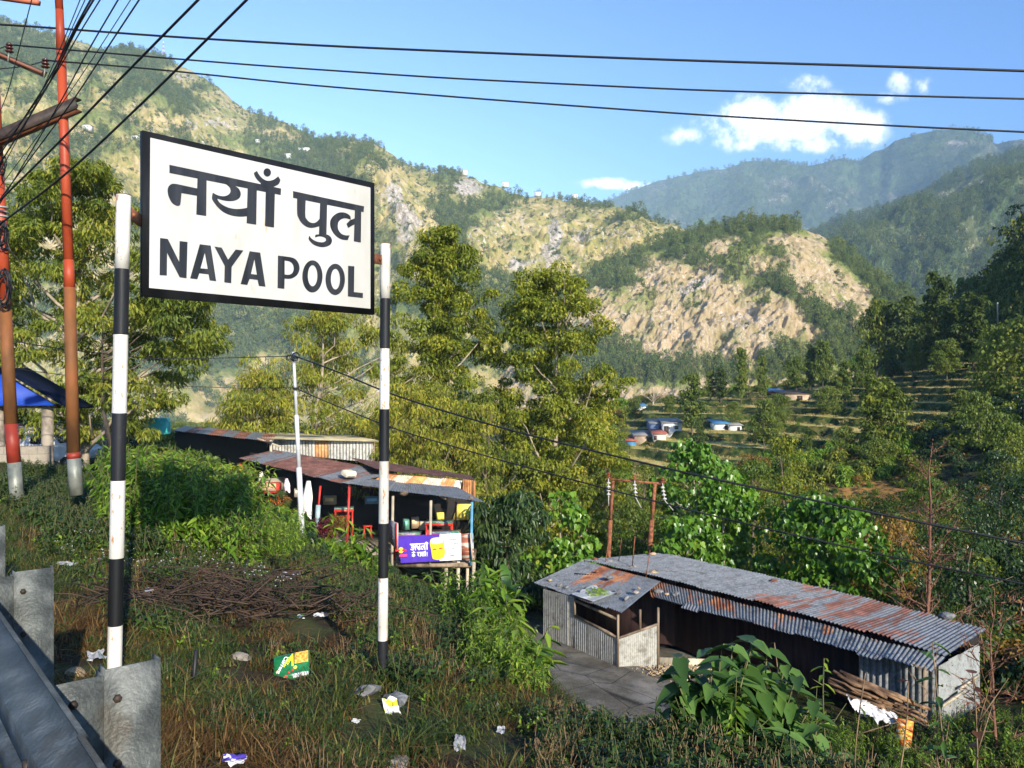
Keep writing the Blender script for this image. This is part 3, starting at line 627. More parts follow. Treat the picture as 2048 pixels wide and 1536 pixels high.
cable = plain('cable_rubber', (.012, .012, .014), .5); insul = plain('brown_porcelain', (.06, .02, .015), .15, spec=.6); insred = plain('red_porcelain', (.30, .03, .02), .15, spec=.6)
stone = surf('field_stone', [(0, (.16, .14, .12)), (1, (.38, .34, .29))], 5, bump=1, rough=.9, coord='Object')
slate = surf('grey_slate_stone', [(0, (.08, .085, .09)), (1, (.24, .24, .24))], 5, bump=1, rough=.85)
tanst = surf('tan_stone', [(0, (.26, .18, .10)), (1, (.48, .36, .22))], 5, bump=1, rough=.9)
plast = plain('white_plastic_film', (.50, .50, .51), .25, spec=.5); plastg = plain('grey_plastic_film', (.27, .28, .30), .3, spec=.5)
def hit(px, py, y0=1.3, y1=60):
    Y = np.exp(np.linspace(math.log(y0), math.log(y1), 1500)); x = (px - 1024) / F * Y; z = Gz(x, Y)
    sy = HY - (z - HC) / Y * F; i = np.argmax(sy <= py) if (sy <= py).any() else int(np.argmin(sy)); return Vector((x[i], Y[i], z[i]))

# ---------------------------------------------------------------- the town sign
SA = Vector(((285 - 1024) / F * 4.76, 4.76, 0)); SB = Vector(((749 - 1024) / F * 6.0, 6.0, 0)); SD = (SB - SA).normalized(); SN = Vector((SD.y, -SD.x, 0)); SL = (SB - SA).length
def splane(px, py):
    k = (px - 1024) / F; t = (k * SA.y - SA.x) / (SD.x - k * SD.y); Y = SA.y + t * SD.y
    return t, HC - (py - HY) / F * Y
def sw(u, z, o=0.0): return SA + SD * u + SN * o + Vector((0, 0, z))
sign = thing('place_sign', 'white town name sign with black border on two black and white banded posts', 'sign', (SA + SD * SL / 2))
sign.location.z = Gz(sign.location.x, sign.location.y); SO = sign.location.copy()
def sbuild(mb, name, mat, parent=None, smooth=False):
    o = mb.build(name, mat, sign if parent is None else parent, smooth); return o
def sv(v): return Vector(v) - SO
ZT, ZB = 3.125, 2.135
mb = MB(); mb.poly([sv(sw(0, ZB, 0)), sv(sw(SL, ZB, 0)), sv(sw(SL, ZT, 0)), sv(sw(0, ZT, 0))], th=-SN * .035); fr = sbuild(mb, 'board', blk)
c4 = [splane(300.2, 275.5), splane(740.4, 375.4), splane(740.4, 617.4), splane(297.8, 575.8)]
mb = MB(); mb.poly([sv(sw(u, z, .003)) for u, z in c4[::-1]]); sbuild(mb, 'white_panel', panelm)
from mathutils.geometry import tessellate_polygon
def crv(pts, closed=True, ang=52, seg=5):
    n = len(pts); P = [np.array(p, float) for p in pts]; res = []
    def turn(i):
        a, b = P[i] - P[i - 1], P[(i + 1) % n] - P[i]; return abs(math.degrees(math.atan2(a[0] * b[1] - a[1] * b[0], a @ b)))
    sm = [turn(i) < ang for i in range(n)]
    for i in range(n):
        p1, p2 = P[i], P[(i + 1) % n]; res.append(p1)
        if not (sm[i] or sm[(i + 1) % n]): continue
        p0 = P[i - 1] if sm[i] else p1; p3 = P[(i + 2) % n] if sm[(i + 1) % n] else p2
        for k in range(1, seg):
            t = k / seg; res.append(.5 * ((2 * p1) + (-p0 + p2) * t + (2 * p0 - 5 * p1 + 4 * p2 - p3) * t * t + (-p0 + 3 * p1 - 3 * p2 + p3) * t ** 3))
    return [tuple(p) for p in res]
def ell(cx, cy, rx, ry, n=28, rot=0): return [(cx + rx * math.cos(a) * math.cos(rot) - ry * math.sin(a) * math.sin(rot), cy + rx * math.cos(a) * math.sin(rot) + ry * math.sin(a) * math.cos(rot)) for a in [i * 2 * math.pi / n for i in range(n)]]
def flat(mb, loops, fn, a=.5, mi=0):
    L = [[Vector((x, -y, 0)) for x, y in l] for l in loops]; tris = tessellate_polygon(L)
    pts = [p for l in loops for p in l]; V = [tuple(fn(*p)) for p in pts]; T = []
    for t in tris:
        p = [pts[i] for i in t]; s_ = (p[1][0] - p[0][0]) * (p[2][1] - p[0][1]) - (p[1][1] - p[0][1]) * (p[2][0] - p[0][0])
        T.append(tuple(t) if s_ < 0 else tuple(t)[::-1])
    mb.add(V, [T], a, mi)
GL = [[crv([(603,532),(640,551),(680,558),(712,550),(731,530),(730,503),(712,480),(680,460),(655,446),(665,425),(775,445),(764,482),(790,500),(806,528),(806,556),(790,578),(758,592),(715,594),(675,588),(635,576),(655,606),(695,632),(745,648),(800,651),(858,642),(855,705),(800,708),(742,700),(690,680),(650,650),(618,612),(597,575)])],
      [[(286,328),(1103,502),(1100,550),(286,388)]], [[(492,380),(558,400),(555,703),(482,692)]],
      [crv([(495,503),(380,478),(330,468),(300,470),(278,490),(272,520),(280,560),(300,600),(325,622),(350,629),(364,622),(368,600),(374,535),(495,556)])],
      [[(858,455),(925,470),(920,766),(850,755)]], [[(990,480),(1057,500),(1050,787),(984,776)]],
      [crv([(902,388),(925,373),(940,400),(965,428),(1000,445),(1040,440),(1065,425),(1080,412),(1097,440),(1085,468),(1060,483),(1042,490),(1050,505),(950,482),(953,463),(925,435),(910,412)])], [ell(1000, 384, 27, 30, 24, -.3)],
      [[(1190,520),(1710,632),(1706,675),(1190,570)]],
      [crv([(1219.5,560),(1219.5,680),(1230,717),(1252,754),(1289,782),(1332,790),(1392,775),(1390,715),(1363,745),(1338,754),(1313,748),(1292,729),(1279.5,698),(1282.6,580)])],
      [[(1387.8,600),(1439,612),(1434,846),(1378.6,840)]],
      [crv([(1350.7,847),(1363,838),(1434,838),(1462,853),(1474.5,881),(1465,909),(1440,924.5),(1406,930.7),(1369,924.5),(1335,909),(1310.5,884),(1303,866),(1309,846),(1323,866),(1350.7,884),(1381.6,893.6),(1412.6,893.6),(1431,881),(1428,866),(1406,855),(1378.6,852),(1350.7,859.6)])],
      [[(1641.5,650),(1688,660),(1685,896.7),(1634,887.4)]],
      [crv([(1610.6,729.6),(1607.5,705),(1586,686),(1555,676),(1518,680),(1484,702),(1462,736),(1462,779),(1481,822),(1512,856),(1549,875),(1589,879),(1603,844),(1573,844),(1542,832),(1521,804),(1516,773),(1524,742),(1549,723),(1580,720)])],
      [[(1606,733),(1646,718),(1648,759),(1614,776),(1592,790),(1580,760)]],
      [[(216,863),(273,871),(356,1037),(359,886),(417,893),(410,1157),(360,1150),(268,973),(266,1137),(213,1134)]],
      [[(508,909),(588,919),(628,1180),(580,1174),(572,1130),(505,1122),(490,1166),(437,1159)], [(544.6,973),(514,1085),(566,1089.5)]],
      [[(615,926),(668,934),(715,1022),(770,948),(827,955),(741,1075),(738,1194),(687,1188),(690,1068)]],
      [[(872,960),(950,971),(988,1220),(940,1214),(930,1170),(872,1163),(855,1207),(806,1201)], [(907,1020),(882,1126),(925,1132)]],
      [crv([(1079,992),(1165,1003),(1205,1017),(1230,1050),(1237,1090),(1222,1130),(1190,1155),(1160,1162),(1128,1160),(1126,1235),(1076,1230)], ang=60), crv([(1128,1028),(1128,1130),(1160,1132),(1183,1120),(1194,1090),(1188,1058),(1165,1036)], ang=60)],
      [ell(1331, 1144.2, 74, 117.6, 40), ell(1332, 1139.3, 35, 77, 40)[::-1]], [ell(1497.4, 1166, 71, 114.5, 40), ell(1499, 1164, 33.4, 75.5, 40)[::-1]],
      [[(1592,1067),(1637,1071),(1634,1258.7),(1700,1266),(1699,1302),(1590,1289.7)]]]
mb = MB()
for i, loops in enumerate(GL):
    flat(mb, loops, lambda x, y, i=i: sv(sw(*splane(260 + x / 3.657, 240 + y / 3.657), .0045 + .0004 * (i % 8))))
sbuild(mb, 'lettering', blk2)
posts = [((247, 4.44), [(0, 2.66), (1, 2.25), (0, 1.885), (1, 1.45), (0, 1.075), (1, .645), (0, .27), (1, -.6)]),
         ((771, 6.10), [(0, 2.685), (1, 2.268), (0, 1.886), (1, 1.424), (0, 1.027), (1, .553), (0, .137), (1, -.34), (1, -1.4)])]
for (px, Y), bands in posts:
    x = (px - 1024) / F * Y; mb = MB(); lean = .055 if px < 500 else .02
    for i in range(len(bands) - 1):
        zt, zb = bands[i][1], bands[i + 1][1]; ps = []
        for z in np.linspace(zt, zb, 4): ps.append(sv((x - (2.66 - z) * lean * .35, Y, z)))
        mb.tube(ps, .0385, 20, mi=1 if bands[i][0] else 0, caps=(i == 0))
    mb.tube([sv((x, Y, bands[0][1] + .001)), sv((x, Y, bands[0][1] + .004))], .0395, 20, mi=2)
    sbuild(mb, 'post', [wht, blk, rust], smooth=False)
    for p in sign.children[-1].data.polygons: p.use_smooth = abs(p.normal.z) < .5
    e = sw(0 if px < 500 else SL, 2.585 if px < 500 else 2.56, -.018); q = Vector((x, Y, e.z)); mb = MB()
    mb.bar(sv(e - (q - e).normalized() * .01), sv(q), .008, .075); bk = sbuild(mb, 'bracket', rust)
    mid = (e + q) / 2; mb = MB(); mb.tube([sv(mid + SN * .006), sv(mid + SN * .018)], .012, 6); mb.build('bolt', rust, bk)

# ---------------------------------------------------------------- crash barrier by the road
ND = Vector((.77, .64, 0)); DR = Vector((-.643, .766, 0)); BN = Vector((.766, .643, 0))
def st(s, t, z): return BN * s + DR * t + Vector((0, 0, z))
gr = thing('guardrail', 'galvanised steel crash barrier beside the road, lower edge of the picture', 'crash barrier', st(.4, 2.5, 0)); GO = gr.location.copy()
prof = [(0, .90), (.012, .897), (.018, .885), (-.03, .855), (-.062, .835), (-.066, .80), (-.062, .775), (-.01, .75), (.012, .742), (-.01, .733), (-.062, .708), (-.066, .68), (-.062, .655), (-.03, .635), (.018, .605), (.012, .592), (0, .59)]
mb = MB(); ts = [-2.5, 1.95, 1.96, 7.5]; n = len(prof); V = []; 
for i, t in enumerate(ts):
    for s_, z in prof: V.append(st(.40 + s_ * 1.15 + (-.006 if i < 2 else 0), t, z - .065) - GO)
for i in range(3):
    for j in range(n - 1): pass
mb.add([tuple(v) for v in V], [[(i * n + j, i * n + j + 1, (i + 1) * n + j + 1, (i + 1) * n + j) for i in range(3) for j in range(n - 1)]])
bm_ = mb.build('beam', galv, gr, smooth=False)
sm = bm_.modifiers.new('thickness', 'SOLIDIFY'); sm.thickness = .004
for t, z in ((1.62, .80), (1.82, .80), (1.62, .68), (1.82, .68), (2.1, .80), (2.1, .68)):
    mb = MB(); p = st(.40 - .076, t, z - .065) - GO; mb.tube([p, p - BN * .010], [.017, .012], 10); mb.build('bolt', dkst, bm_)
def channel(mb, s0, s1, t, z0, z1, fl=.06, th=.005):
    """U section: a web across the rail with two flanges running away along it"""
    mb.poly([st(s0, t, z0) - GO, st(s1, t, z0) - GO, st(s1, t, z1) - GO, st(s0, t, z1) - GO], th=DR * th)
    for s_ in (s0, s1 - th): mb.poly([st(s_, t + th, z0) - GO, st(s_ + th, t + th, z0) - GO, st(s_ + th, t + th, z1) - GO, st(s_, t + th, z1) - GO], th=DR * fl)
for k, t in enumerate((2.52, 4.1, 5.5, 6.9)):
    mb = MB(); channel(mb, .58, .735, t, -.7, .78); pp = mb.build('post', galv, gr)
    mb = MB(); channel(mb, .42, .578, t + .002, .42, .765); spc = mb.build('spacer', galv, gr)
    for s_, z_ in ((.50, .70), (.50, .55), (.47, .62)): mb = MB(); q_ = st(s_, t, z_) - GO; mb.tube([q_ + DR * .002, q_ - DR * .009], [.013, .011], 6); mb.build('bolt', dkst, spc)
    for z_ in (.69, .50): mb = MB(); q_ = st(.615, t, z_) - GO; mb.tube([q_, q_ - DR * .009], [.013, .011], 6); mb.build('bolt', dkst, pp)

# ---------------------------------------------------------------- the twin steel power poles
def ringpole(mb, spec, Y):
    """spec: (px, py, radius, material index of the piece below) from the top down"""
    for i in range(len(spec) - 1):
        (x0, y0, r0, m0), (x1, y1, r1, _) = spec[i], spec[i + 1]
        a, b = at(x0, y0, Y), at(x1, y1, Y)
        mb.tube([a - PO, b - PO], [r0, r1 if _ is None or abs(r1 - r0) < .02 else r0], 18, mi=m0, caps=True)
pp2_ = 0
pp = thing('power_pole', 'pair of leaning red oxide steel poles joined by dark crossarms and carrying many wires', 'power pole', on(152, 12.2)); PO = pp.location.copy()
mb = MB(); ringpole(mb, [(100, -260, .052, 0), (119, 20, .056, 0), (122, 100, .066, 0), (137, 520, .072, 0), (139, 575, .082, 1), (147, 905, .094, 2), (148, 917, .097, 3), (153, 990, .10, None)], 12.2); mb.build('pole', [redp, brownp, deepred, greyp], pp, smooth=True)
mb = MB(); ringpole(mb, [(-38, -260, .052, 0), (-14, 60, .060, 0), (-4, 330, .078, 0), (10, 600, .088, 1), (22, 848, .094, 2), (28, 925, .097, 3), (36, 1020, .10, None)], 12.6); mb.build('pole', [redp, brownp, deepred, greyp], pp, smooth=True)
mb = MB(); a, b = at(-120, 320, 12.45), at(152, 205, 12.0); mb.bar(a - PO, b - PO, .02, .17, mi=0); mb.bar(a - PO + Vector((0, .07, .085)), b - PO + Vector((0, .07, .085)), .13, .015, mi=0); mb.bar(a - PO + Vector((0, .1, -.085)), b - PO + Vector((0, .1, -.085)), .13, .015, mi=1)
mb.bar(at(100, 238, 12.3) - PO, at(153, 207, 12.35) - PO, .1, .05, mi=1); mb.build('crossarm', [dkst, redbr], pp)
mb = MB(); a, b = at(-130, 55, 12.4), at(88, 148, 12.1); mb.bar(a - PO, b - PO, .09, .09, mi=0); mb.bar(a - PO + Vector((0, -.052, .0)), b - PO + Vector((0, -.052, 0)), .012, .04, mi=1); mb.build('crossarm', [dkst, redbr], pp)
mb = MB(); a, b = at(-120, -22, 12.6), at(77, 5, 12.3); mb.bar(a - PO, b - PO, .09, .07); mb.build('crossarm', [brick], pp)
for px, py, fx in ((20, 97, 0), (92, 128, 0)):
    p = at(px, py, 12.1) - PO; mb = MB(); mb.tube([p + Vector((-.03, 0, -.20)), p + Vector((-.015, 0, -.05))], .014, 8, mi=1)
    for k in range(3): mb.tube([p + Vector((-.01, 0, -.06 + k * .05)), p + Vector((-.01, 0, -.045 + k * .05)), p + Vector((-.01, 0, -.02 + k * .05))], [.04, .065 - .006 * k, .03], 12, mi=0)
    mb.build('insulator', [insul, greyp], pp, smooth=True)
r_ = np.random.default_rng(3)
for cx, cy, n_, rad in ((6, 470, 5, 14), (4, 580, 6, 22), (8, 330, 3, 8)):
    mb = MB()
    for k in range(n_):
        c = at(cx + r_.uniform(-4, 4), cy + r_.uniform(-8, 8), 12.35) - PO; rr_ = rad / F * 12.4 * r_.uniform(.7, 1.2)
        mb.tube([c + Vector((math.sin(a) * rr_ * .6 - .03, .02 * k, math.cos(a) * rr_ * 1.6)) for a in np.linspace(0, 6.28, 15)], .012, 5)
    mb.build('cable_coil', cable, pp, smooth=True)
for py in (415, 424, 433, 497, 550):
    mb = MB(); c = at(2 + (py - 400) * .03, py, 12.6) - PO; mb.tube([c + Vector((0, 0, -.012)), c + Vector((0, 0, .012))], .10, 16); mb.build('steel_band', plastg, pp)

# ---------------------------------------------------------------- wires
def wire(pts, rad, label, sag=0.0, n=26, group=None, ext=None, name='power_line', mat=None):
    P = [at(*p) for p in pts]
    if ext: P = [P[0] + (P[0] - P[1]).normalized() * ext] + P
    Q = []; A = np.array([tuple(p) for p in P]); d = np.concatenate([[0], np.cumsum(np.linalg.norm(np.diff(A, axis=0), axis=1))]); tt = np.linspace(0, d[-1], n)
    for t in tt: Q.append(np.array([np.interp(t, d, A[:, i]) for i in range(3)]))
    Q = np.array(Q)
    for _ in range(3): Q[1:-1] = (Q[:-2] + Q[1:-1] * 2 + Q[2:]) / 4
    u = tt / d[-1]; Q[:, 2] -= sag * 4 * u * (1 - u)
    c = Q[n // 2].copy(); mb = MB(); mb.tube(Q - c, rad, 6); o = mb.build(name, mat or cable, None, smooth=True); o.location = c
    return tag(o, label, 'wire', group)
W1 = 'wires crossing the sky'
wire([(-200, 40, 12.6), (0, 48, 12.4), (330, 73, 12), (650, 92, 11.6), (1000, 107, 11.2), (1400, 122, 10.8), (1750, 132, 10.4), (2048, 142, 10), (2600, 160, 9.4)], .016, 'highest of the three black wires that cross the whole sky', group=W1, n=40)
wire([(25, 90, 12.2), (140, 100, 12), (500, 130, 11.7), (900, 157, 11.3), (1400, 181, 10.8), (2048, 198, 10), (2600, 208, 9.4)], .0125, 'middle one of the three black wires that cross the whole sky', group=W1, n=40)
wire([(95, 121, 12.1), (300, 137, 12), (600, 169, 11.6), (1000, 201, 11.2), (1400, 230, 10.8), (1750, 250, 10.4), (2048, 264, 10), (2600, 290, 9.4)], .0125, 'lowest of the three black wires that cross the whole sky', group=W1, n=40)
wire([(-60, 140, 12.2), (60, 128, 12.1), (92, 121, 12.1)], .008, 'short jumper wire looped to the second insulator of the upper crossarm', sag=.03)
wire([(-60, 100, 12.3), (0, 95, 12.2), (20, 89, 12.2)], .008, 'short jumper wire looped to the first insulator of the upper crossarm', sag=.02)
FAN = [((493, 0), (300, 192), (133, 350), (-30, 470), .019, 'thick black cable coming down from the top, nearest to the sign'), ((396, 0), (230, 168), (128, 275), (-30, 430), .019, 'thick black cable crossing the pole second from the sign'),
       ((278, 0), (200, 118), (150, 197), (-20, 425), .012, 'black wire passing just beside the crossarm end'), ((261, 0), (185, 118), (130, 200), (-20, 400), .007, 'thin wire just inside the one at the crossarm end'),
       ((236, 0), (165, 120), (127, 195), (-20, 440), .011, 'black wire crossing the pole at the crossarm'), ((200, 0), (150, 80), (117, 142), (-20, 330), .010, 'black wire crossing the pole above the crossarm'),
       ((187, 0), (150, 62), (110, 150), (-20, 360), .014, 'outer strand of the thick wire bundle beside the pole top'), ((181, 0), (146, 62), (104, 152), (-24, 345), .014, 'inner strand of the thick wire bundle beside the pole top'),
       ((170, 0), (135, 75), (85, 205), (-20, 300), .007, 'thin wire between the bundle and the pole top'), ((160, 0), (128, 80), (70, 215), (-20, 380), .007, 'thinnest wire right at the pole top'),
       ((62, 5), (35, 110), (15, 190), (-12, 250), .007, 'lone thin wire between the two poles')]
for (a, b, c, d, r0, lb) in FAN:
    wire([(a[0], a[1], 8.5), (b[0], b[1], 9.8), (c[0], c[1], 11.0), (d[0], d[1], 12.6)], r0 * .8, lb, group='wires fanning down to the poles', ext=5, sag=.0)
# slim pole among the shacks and its service cables
sp = thing('utility_pole', 'slim pale steel pole in front of the rusty roofed eatery', 'pole', on(606, 21)); o_ = sp.location.copy()
mb = MB(); mb.tube([at(587, 704, 21) - o_, at(593, 830, 21) - o_], [.038, .044], 12); mb.tube([at(593, 830, 21) - o_, at(598, 935, 21) - o_], .056, 12); mb.tube([at(598, 935, 21) - o_, at(607, 1135, 21) - o_], .072, 12); mb.build('pole', plain('pale_steel_paint', (.48, .49, .50), .4), sp, smooth=True)
mb = MB()
for k in range(7):
    c = at(585 + r_.uniform(-7, 9), 712 + r_.uniform(-5, 7), 20.9) - o_; rr_ = .09 * r_.uniform(.5, 1.1)
    mb.tube([c + Vector((math.sin(a) * rr_ * 1.3, 0, math.cos(a) * rr_)) for a in np.linspace(0, 6.28, 10)], .012, 5)
mb.build('cable_coil', cable, sp)
mb = MB(); mb.box(at(592, 777, 20.95) - o_, (.14, .1, .06)); mb.build('clamp', dkst, sp)
wire([(587, 711, 21), (680, 745, 19.5), (775, 786, 18), (900, 826, 17), (1040, 866, 16), (1220, 910, 15), (1400, 952, 14), (1700, 1016, 13), (2048, 1086, 12), (2500, 1180, 11)], .020, 'thick sagging cable from the slim pole top, crossing the valley trees', n=50)
wire([(592, 777, 21), (680, 815, 19.5), (800, 862, 18), (1000, 920, 17), (1240, 985, 15), (1500, 1050, 14), (1800, 1118, 13), (2048, 1168, 12), (2500, 1260, 11)], .015, 'lower sagging cable, from the clamp on the slim pole', n=50)
wire([(586, 712, 21), (450, 716, 21), (300, 718, 20), (100, 695, 18), (-100, 660, 17)], .013, 'black cable running from the slim pole top towards the big tree', n=30)
wire([(592, 775, 21), (480, 777, 21), (280, 768, 20), (60, 742, 18), (-100, 715, 17)], .009, 'thin cable running from the slim pole clamp towards the big tree', n=30)

# ---------------------------------------------------------------- litter and stones on the bank
def rock_ob(name, p, size, mat, seed, label, cat='stone', group=None, flat_=1.0, parent=None, rz=None):
    r = np.random.default_rng(seed); bm = bmesh.new(); bmesh.ops.create_icosphere(bm, subdivisions=2, radius=.5)
    for v in bm.verts:
        n_ = v.co.normalized(); k = .75 + .5 * float(vn(n_.x * 2 + seed, n_.y * 2 + n_.z * 1.7, seed)); v.co = n_ * .5 * k
        for ax in range(3): v.co[ax] = round(v.co[ax] * 5.5) / 5.5 * .35 + v.co[ax] * .65
        v.co.x *= size[0]; v.co.y *= size[1]; v.co.z *= size[2] * flat_
    me = bpy.data.meshes.new(name); bm.to_mesh(me); bm.free(); o = link(name, me, mat, parent); o.location = p; o.rotation_euler = (r.normal(0, .15), r.normal(0, .15), r.uniform(0, 6) if rz is None else rz)
    return tag(o, label, cat, group)
def crumple(name, px, py, w_, h_, mat, seed, label, cat='litter', lift=.03):
    p = hit(px, py); r = np.random.default_rng(seed); n = 9; u, v = np.meshgrid(np.linspace(-.5, .5, n), np.linspace(-.5, .5, n), indexing='ij')
    z = (fbm(u * 3.3 + seed, v * 3.3, 3, seed, .7) - .4) * min(w_, h_) * .9; x = u * w_ + (fbm(u * 4, v * 4, 2, seed + 3) - .5) * w_ * .35; y = v * h_ + (fbm(u * 4, v * 4, 2, seed + 5) - .5) * h_ * .4
    I = np.arange(n * n).reshape(n, n); Fq = np.stack([I[:-1, :-1], I[1:, :-1], I[1:, 1:], I[:-1, 1:]], -1).reshape(-1, 4)
    o = link(name, raw_mesh(name, np.stack([x, y, z], -1).reshape(-1, 3), [Fq]), mat); o.location = p + Vector((0, 0, lift)); o.rotation_euler = (R(28), 0, r.uniform(-.6, .6))
    return tag(o, label, cat)
crumple('plastic_wrapper', 135, 1134, .19, .06, plastg, 1, 'crumpled clear plastic film lying behind the second barrier post')
crumple('plastic_wrapper', 578, 1158, .26, .12, plastg, 2, 'grey white crumpled bag beside the pile of dead brush')
crumple('plastic_wrapper', 603, 1240, .10, .05, surf('green_white_film', [(0, (.05, .3, .08)), (.4, (.1, .4, .1)), (.5, (.75, .75, .75)), (1, (.8, .8, .8))], 14, rough=.3), 3, 'small green and white wrapper in the grass below the brush')
crumple('plastic_wrapper', 640, 1236, .13, .05, plast, 4, 'pale twisted wrapper just beside the small green and white one')
crumple('plastic_wrapper', 782, 1422, .09, .13, surf('yellow_white_film', [(0, (.55, .5, .03)), (.45, (.6, .62, .05)), (.55, (.75, .75, .75)), (1, (.8, .8, .8))], 12, rough=.3), 5, 'yellow and white torn wrapper below the foot of the far sign post')
crumple('plastic_wrapper', 468, 1532, .10, .06, surf('violet_white_film', [(0, (.06, .04, .35)), (.4, (.08, .05, .4)), (.5, (.7, .7, .75)), (1, (.8, .8, .8))], 12, rough=.3), 6, 'violet and white wrapper at the very bottom edge')
crumple('plastic_wrapper', 920, 1497, .07, .11, plastg, 7, 'thin white paper scrap in the grass at the bottom centre')
crumple('plastic_wrapper', 1002, 1470, .05, .05, plastg, 8, 'tiny whitish scrap up from the thin paper scrap')
crumple('plastic_wrapper', 300, 1187, .08, .06, plastg, 9, 'silvery scrap half hidden under the brush pile')
crumple('plastic_wrapper', 192, 1322, .10, .08, plastg, 10, 'silvery crushed film left of the near sign post foot')
crumple('plastic_wrapper', 712, 1453, .05, .03, plast, 11, 'very small green white scrap left of the yellow wrapper')
for px, py, sz, mt, sd, lb in [(728, 1388, (.30, .24, .10), slate, 3, 'flat grey stone at the foot of the far sign post'), (790, 1405, (.22, .18, .07), slate, 8, 'dark stone just under the torn yellow wrapper'), (152, 1350, (.13, .10, .08), tanst, 4, 'small tan stone beside the near barrier post'), (485, 1318, (.16, .1, .07), stone, 5, 'pale stone in the grass left of the chip packet'),
                           (1130, 1405, (.35, .3, .12), slate, 6, 'flat stone at the lip of the concrete yard'), (795, 1532, (.2, .15, .05), stone, 7, 'half buried stone at the very bottom edge')]:
    rock_ob('stone', hit(px, py) + Vector((0, 0, .01)), sz, mt, sd, lb)
# the snack packet: a puffed pouch lying on the grass
p = hit(583, 1352) + Vector((0, 0, .07)); pk = thing('snack_packet', 'green and orange snack packet lying in the grass between the sign posts', 'snack packet', p)
ax = at(618, 1328, p.y) - at(542, 1338, p.y); U_ = Vector((.245, .06, .035)); V2 = Vector((-.03, .12, .15)); N_ = U_.cross(V2).normalized()
C0 = Vector((0, 0, 0)); nu, nv = 17, 13
def pouch(u, v, side): 
    e = (max(0, 1 - (2 * u - 1) ** 4) * max(0, 1 - (2 * v - 1) ** 4)) ** .5
    wr = (float(vn(u * 6, v * 5, 4)) - .5) * .012
    return C0 + U_ * (u - .5) + V2 * (v - .5) + N_ * (side * (.026 * e + .001) + wr * (e > 0))
bm = MB()
for side, mi in ((1, 0), (-1, 1)):
    V = [tuple(pouch(i / (nu - 1), j / (nv - 1), side)) for i in range(nu) for j in range(nv)]; I = np.arange(nu * nv).reshape(nu, nv)
    Fq = np.stack([I[:-1, :-1], I[1:, :-1], I[1:, 1:], I[:-1, 1:]], -1).reshape(-1, 4); bm.add(V, [Fq if side > 0 else Fq[:, ::-1]], mi=mi)
pkg = surf('green_packet_film', [(0, (.005, .10, .03)), (1, (.015, .17, .05))], 20, rough=.25, spec=.6)
body = bm.build('pouch', [pkg, plast], pk, smooth=True)
def onp(u, v, h=.0015): return pouch(min(max(u, 0), 1), min(max(v, 0), 1), 1) + N_ * h
def patch(name, u0, u1, v0, v1, mat, h=.0015, n=6, skew=0):
    b = MB(); V = [tuple(onp(u0 + (u1 - u0) * i / n + skew * (j / n), v0 + (v1 - v0) * j / n, h)) for i in range(n + 1) for j in range(n + 1)]; I = np.arange((n + 1) ** 2).reshape(n + 1, n + 1)
    b.add(V, [np.stack([I[:-1, :-1], I[1:, :-1], I[1:, 1:], I[:-1, 1:]], -1).reshape(-1, 4)]); b.build(name, mat, body)
patch('picture', .60, .97, .52, .97, surf('orange_snack_print', [(0, (.75, .10, .02)), (.5, (.85, .30, .05)), (1, (.85, .55, .10))], 60, rough=.3))
patch('stripe', .52, .57, .45, .95, plain('yellow_print', (.80, .65, .02), .3), skew=-.02)
patch('foil_edge', .55, .98, .02, .16, plast)
for u, v, rr_, cl in ((.12, .35, .045, (.80, .25, .02)), (.45, .25, .03, (.7, .03, .02)), (.62, .38, .05, (.80, .62, .10)), (.36, .12, .035, (.75, .04, .03)), (.30, .07, .03, (.80, .7, .1)), (.55, .3, .028, (.7, .03, .02))):
    b = MB(); b.poly([tuple(onp(u + rr_ * math.cos(a), v + rr_ * 1.3 * math.sin(a), .0025)) for a in np.linspace(0, 6.28, 13)[:-1]]); b.build('fruit_print', plain('print_%d' % int(u * 100), cl, .3), body)
def textpart(txt, name, mat, parent, M, size):
    cu = bpy.data.curves.new(name, 'FONT'); cu.body = txt; cu.size = size; cu.align_x = 'CENTER'; cu.align_y = 'CENTER'; cu.extrude = .0004; cu.offset = size * .02
    o = bpy.data.objects.new(name, cu); COL.objects.link(o); bpy.context.view_layer.update()
    me = bpy.data.meshes.new_from_object(o.evaluated_get(bpy.context.evaluated_depsgraph_get())); bpy.data.objects.remove(o); me.materials.clear()
    o = link(name, me, mat, parent); o.matrix_local = M; return o
yel = plain('yellow_lettering', (.85, .80, .03), .4); whl = plain('white_lettering', (.8, .8, .8), .4)
def pmat(u, v, ang, h=.006):
    x = (U_.normalized() * math.cos(ang) + V2.normalized() * math.sin(ang)).normalized(); y = N_.cross(x); M = Matrix((x, y, N_)).transposed().to_4x4(); M.translation = onp(u, v, h); return M
textpart('Current', 'lettering', whl, body, pmat(.26, .55, R(-118)), .040); textpart('Spicy', 'lettering', yel, body, pmat(.46, .68, R(-118)), .034); textpart('Crunchy', 'lettering', yel, body, pmat(.37, .62, R(-118)), .022)
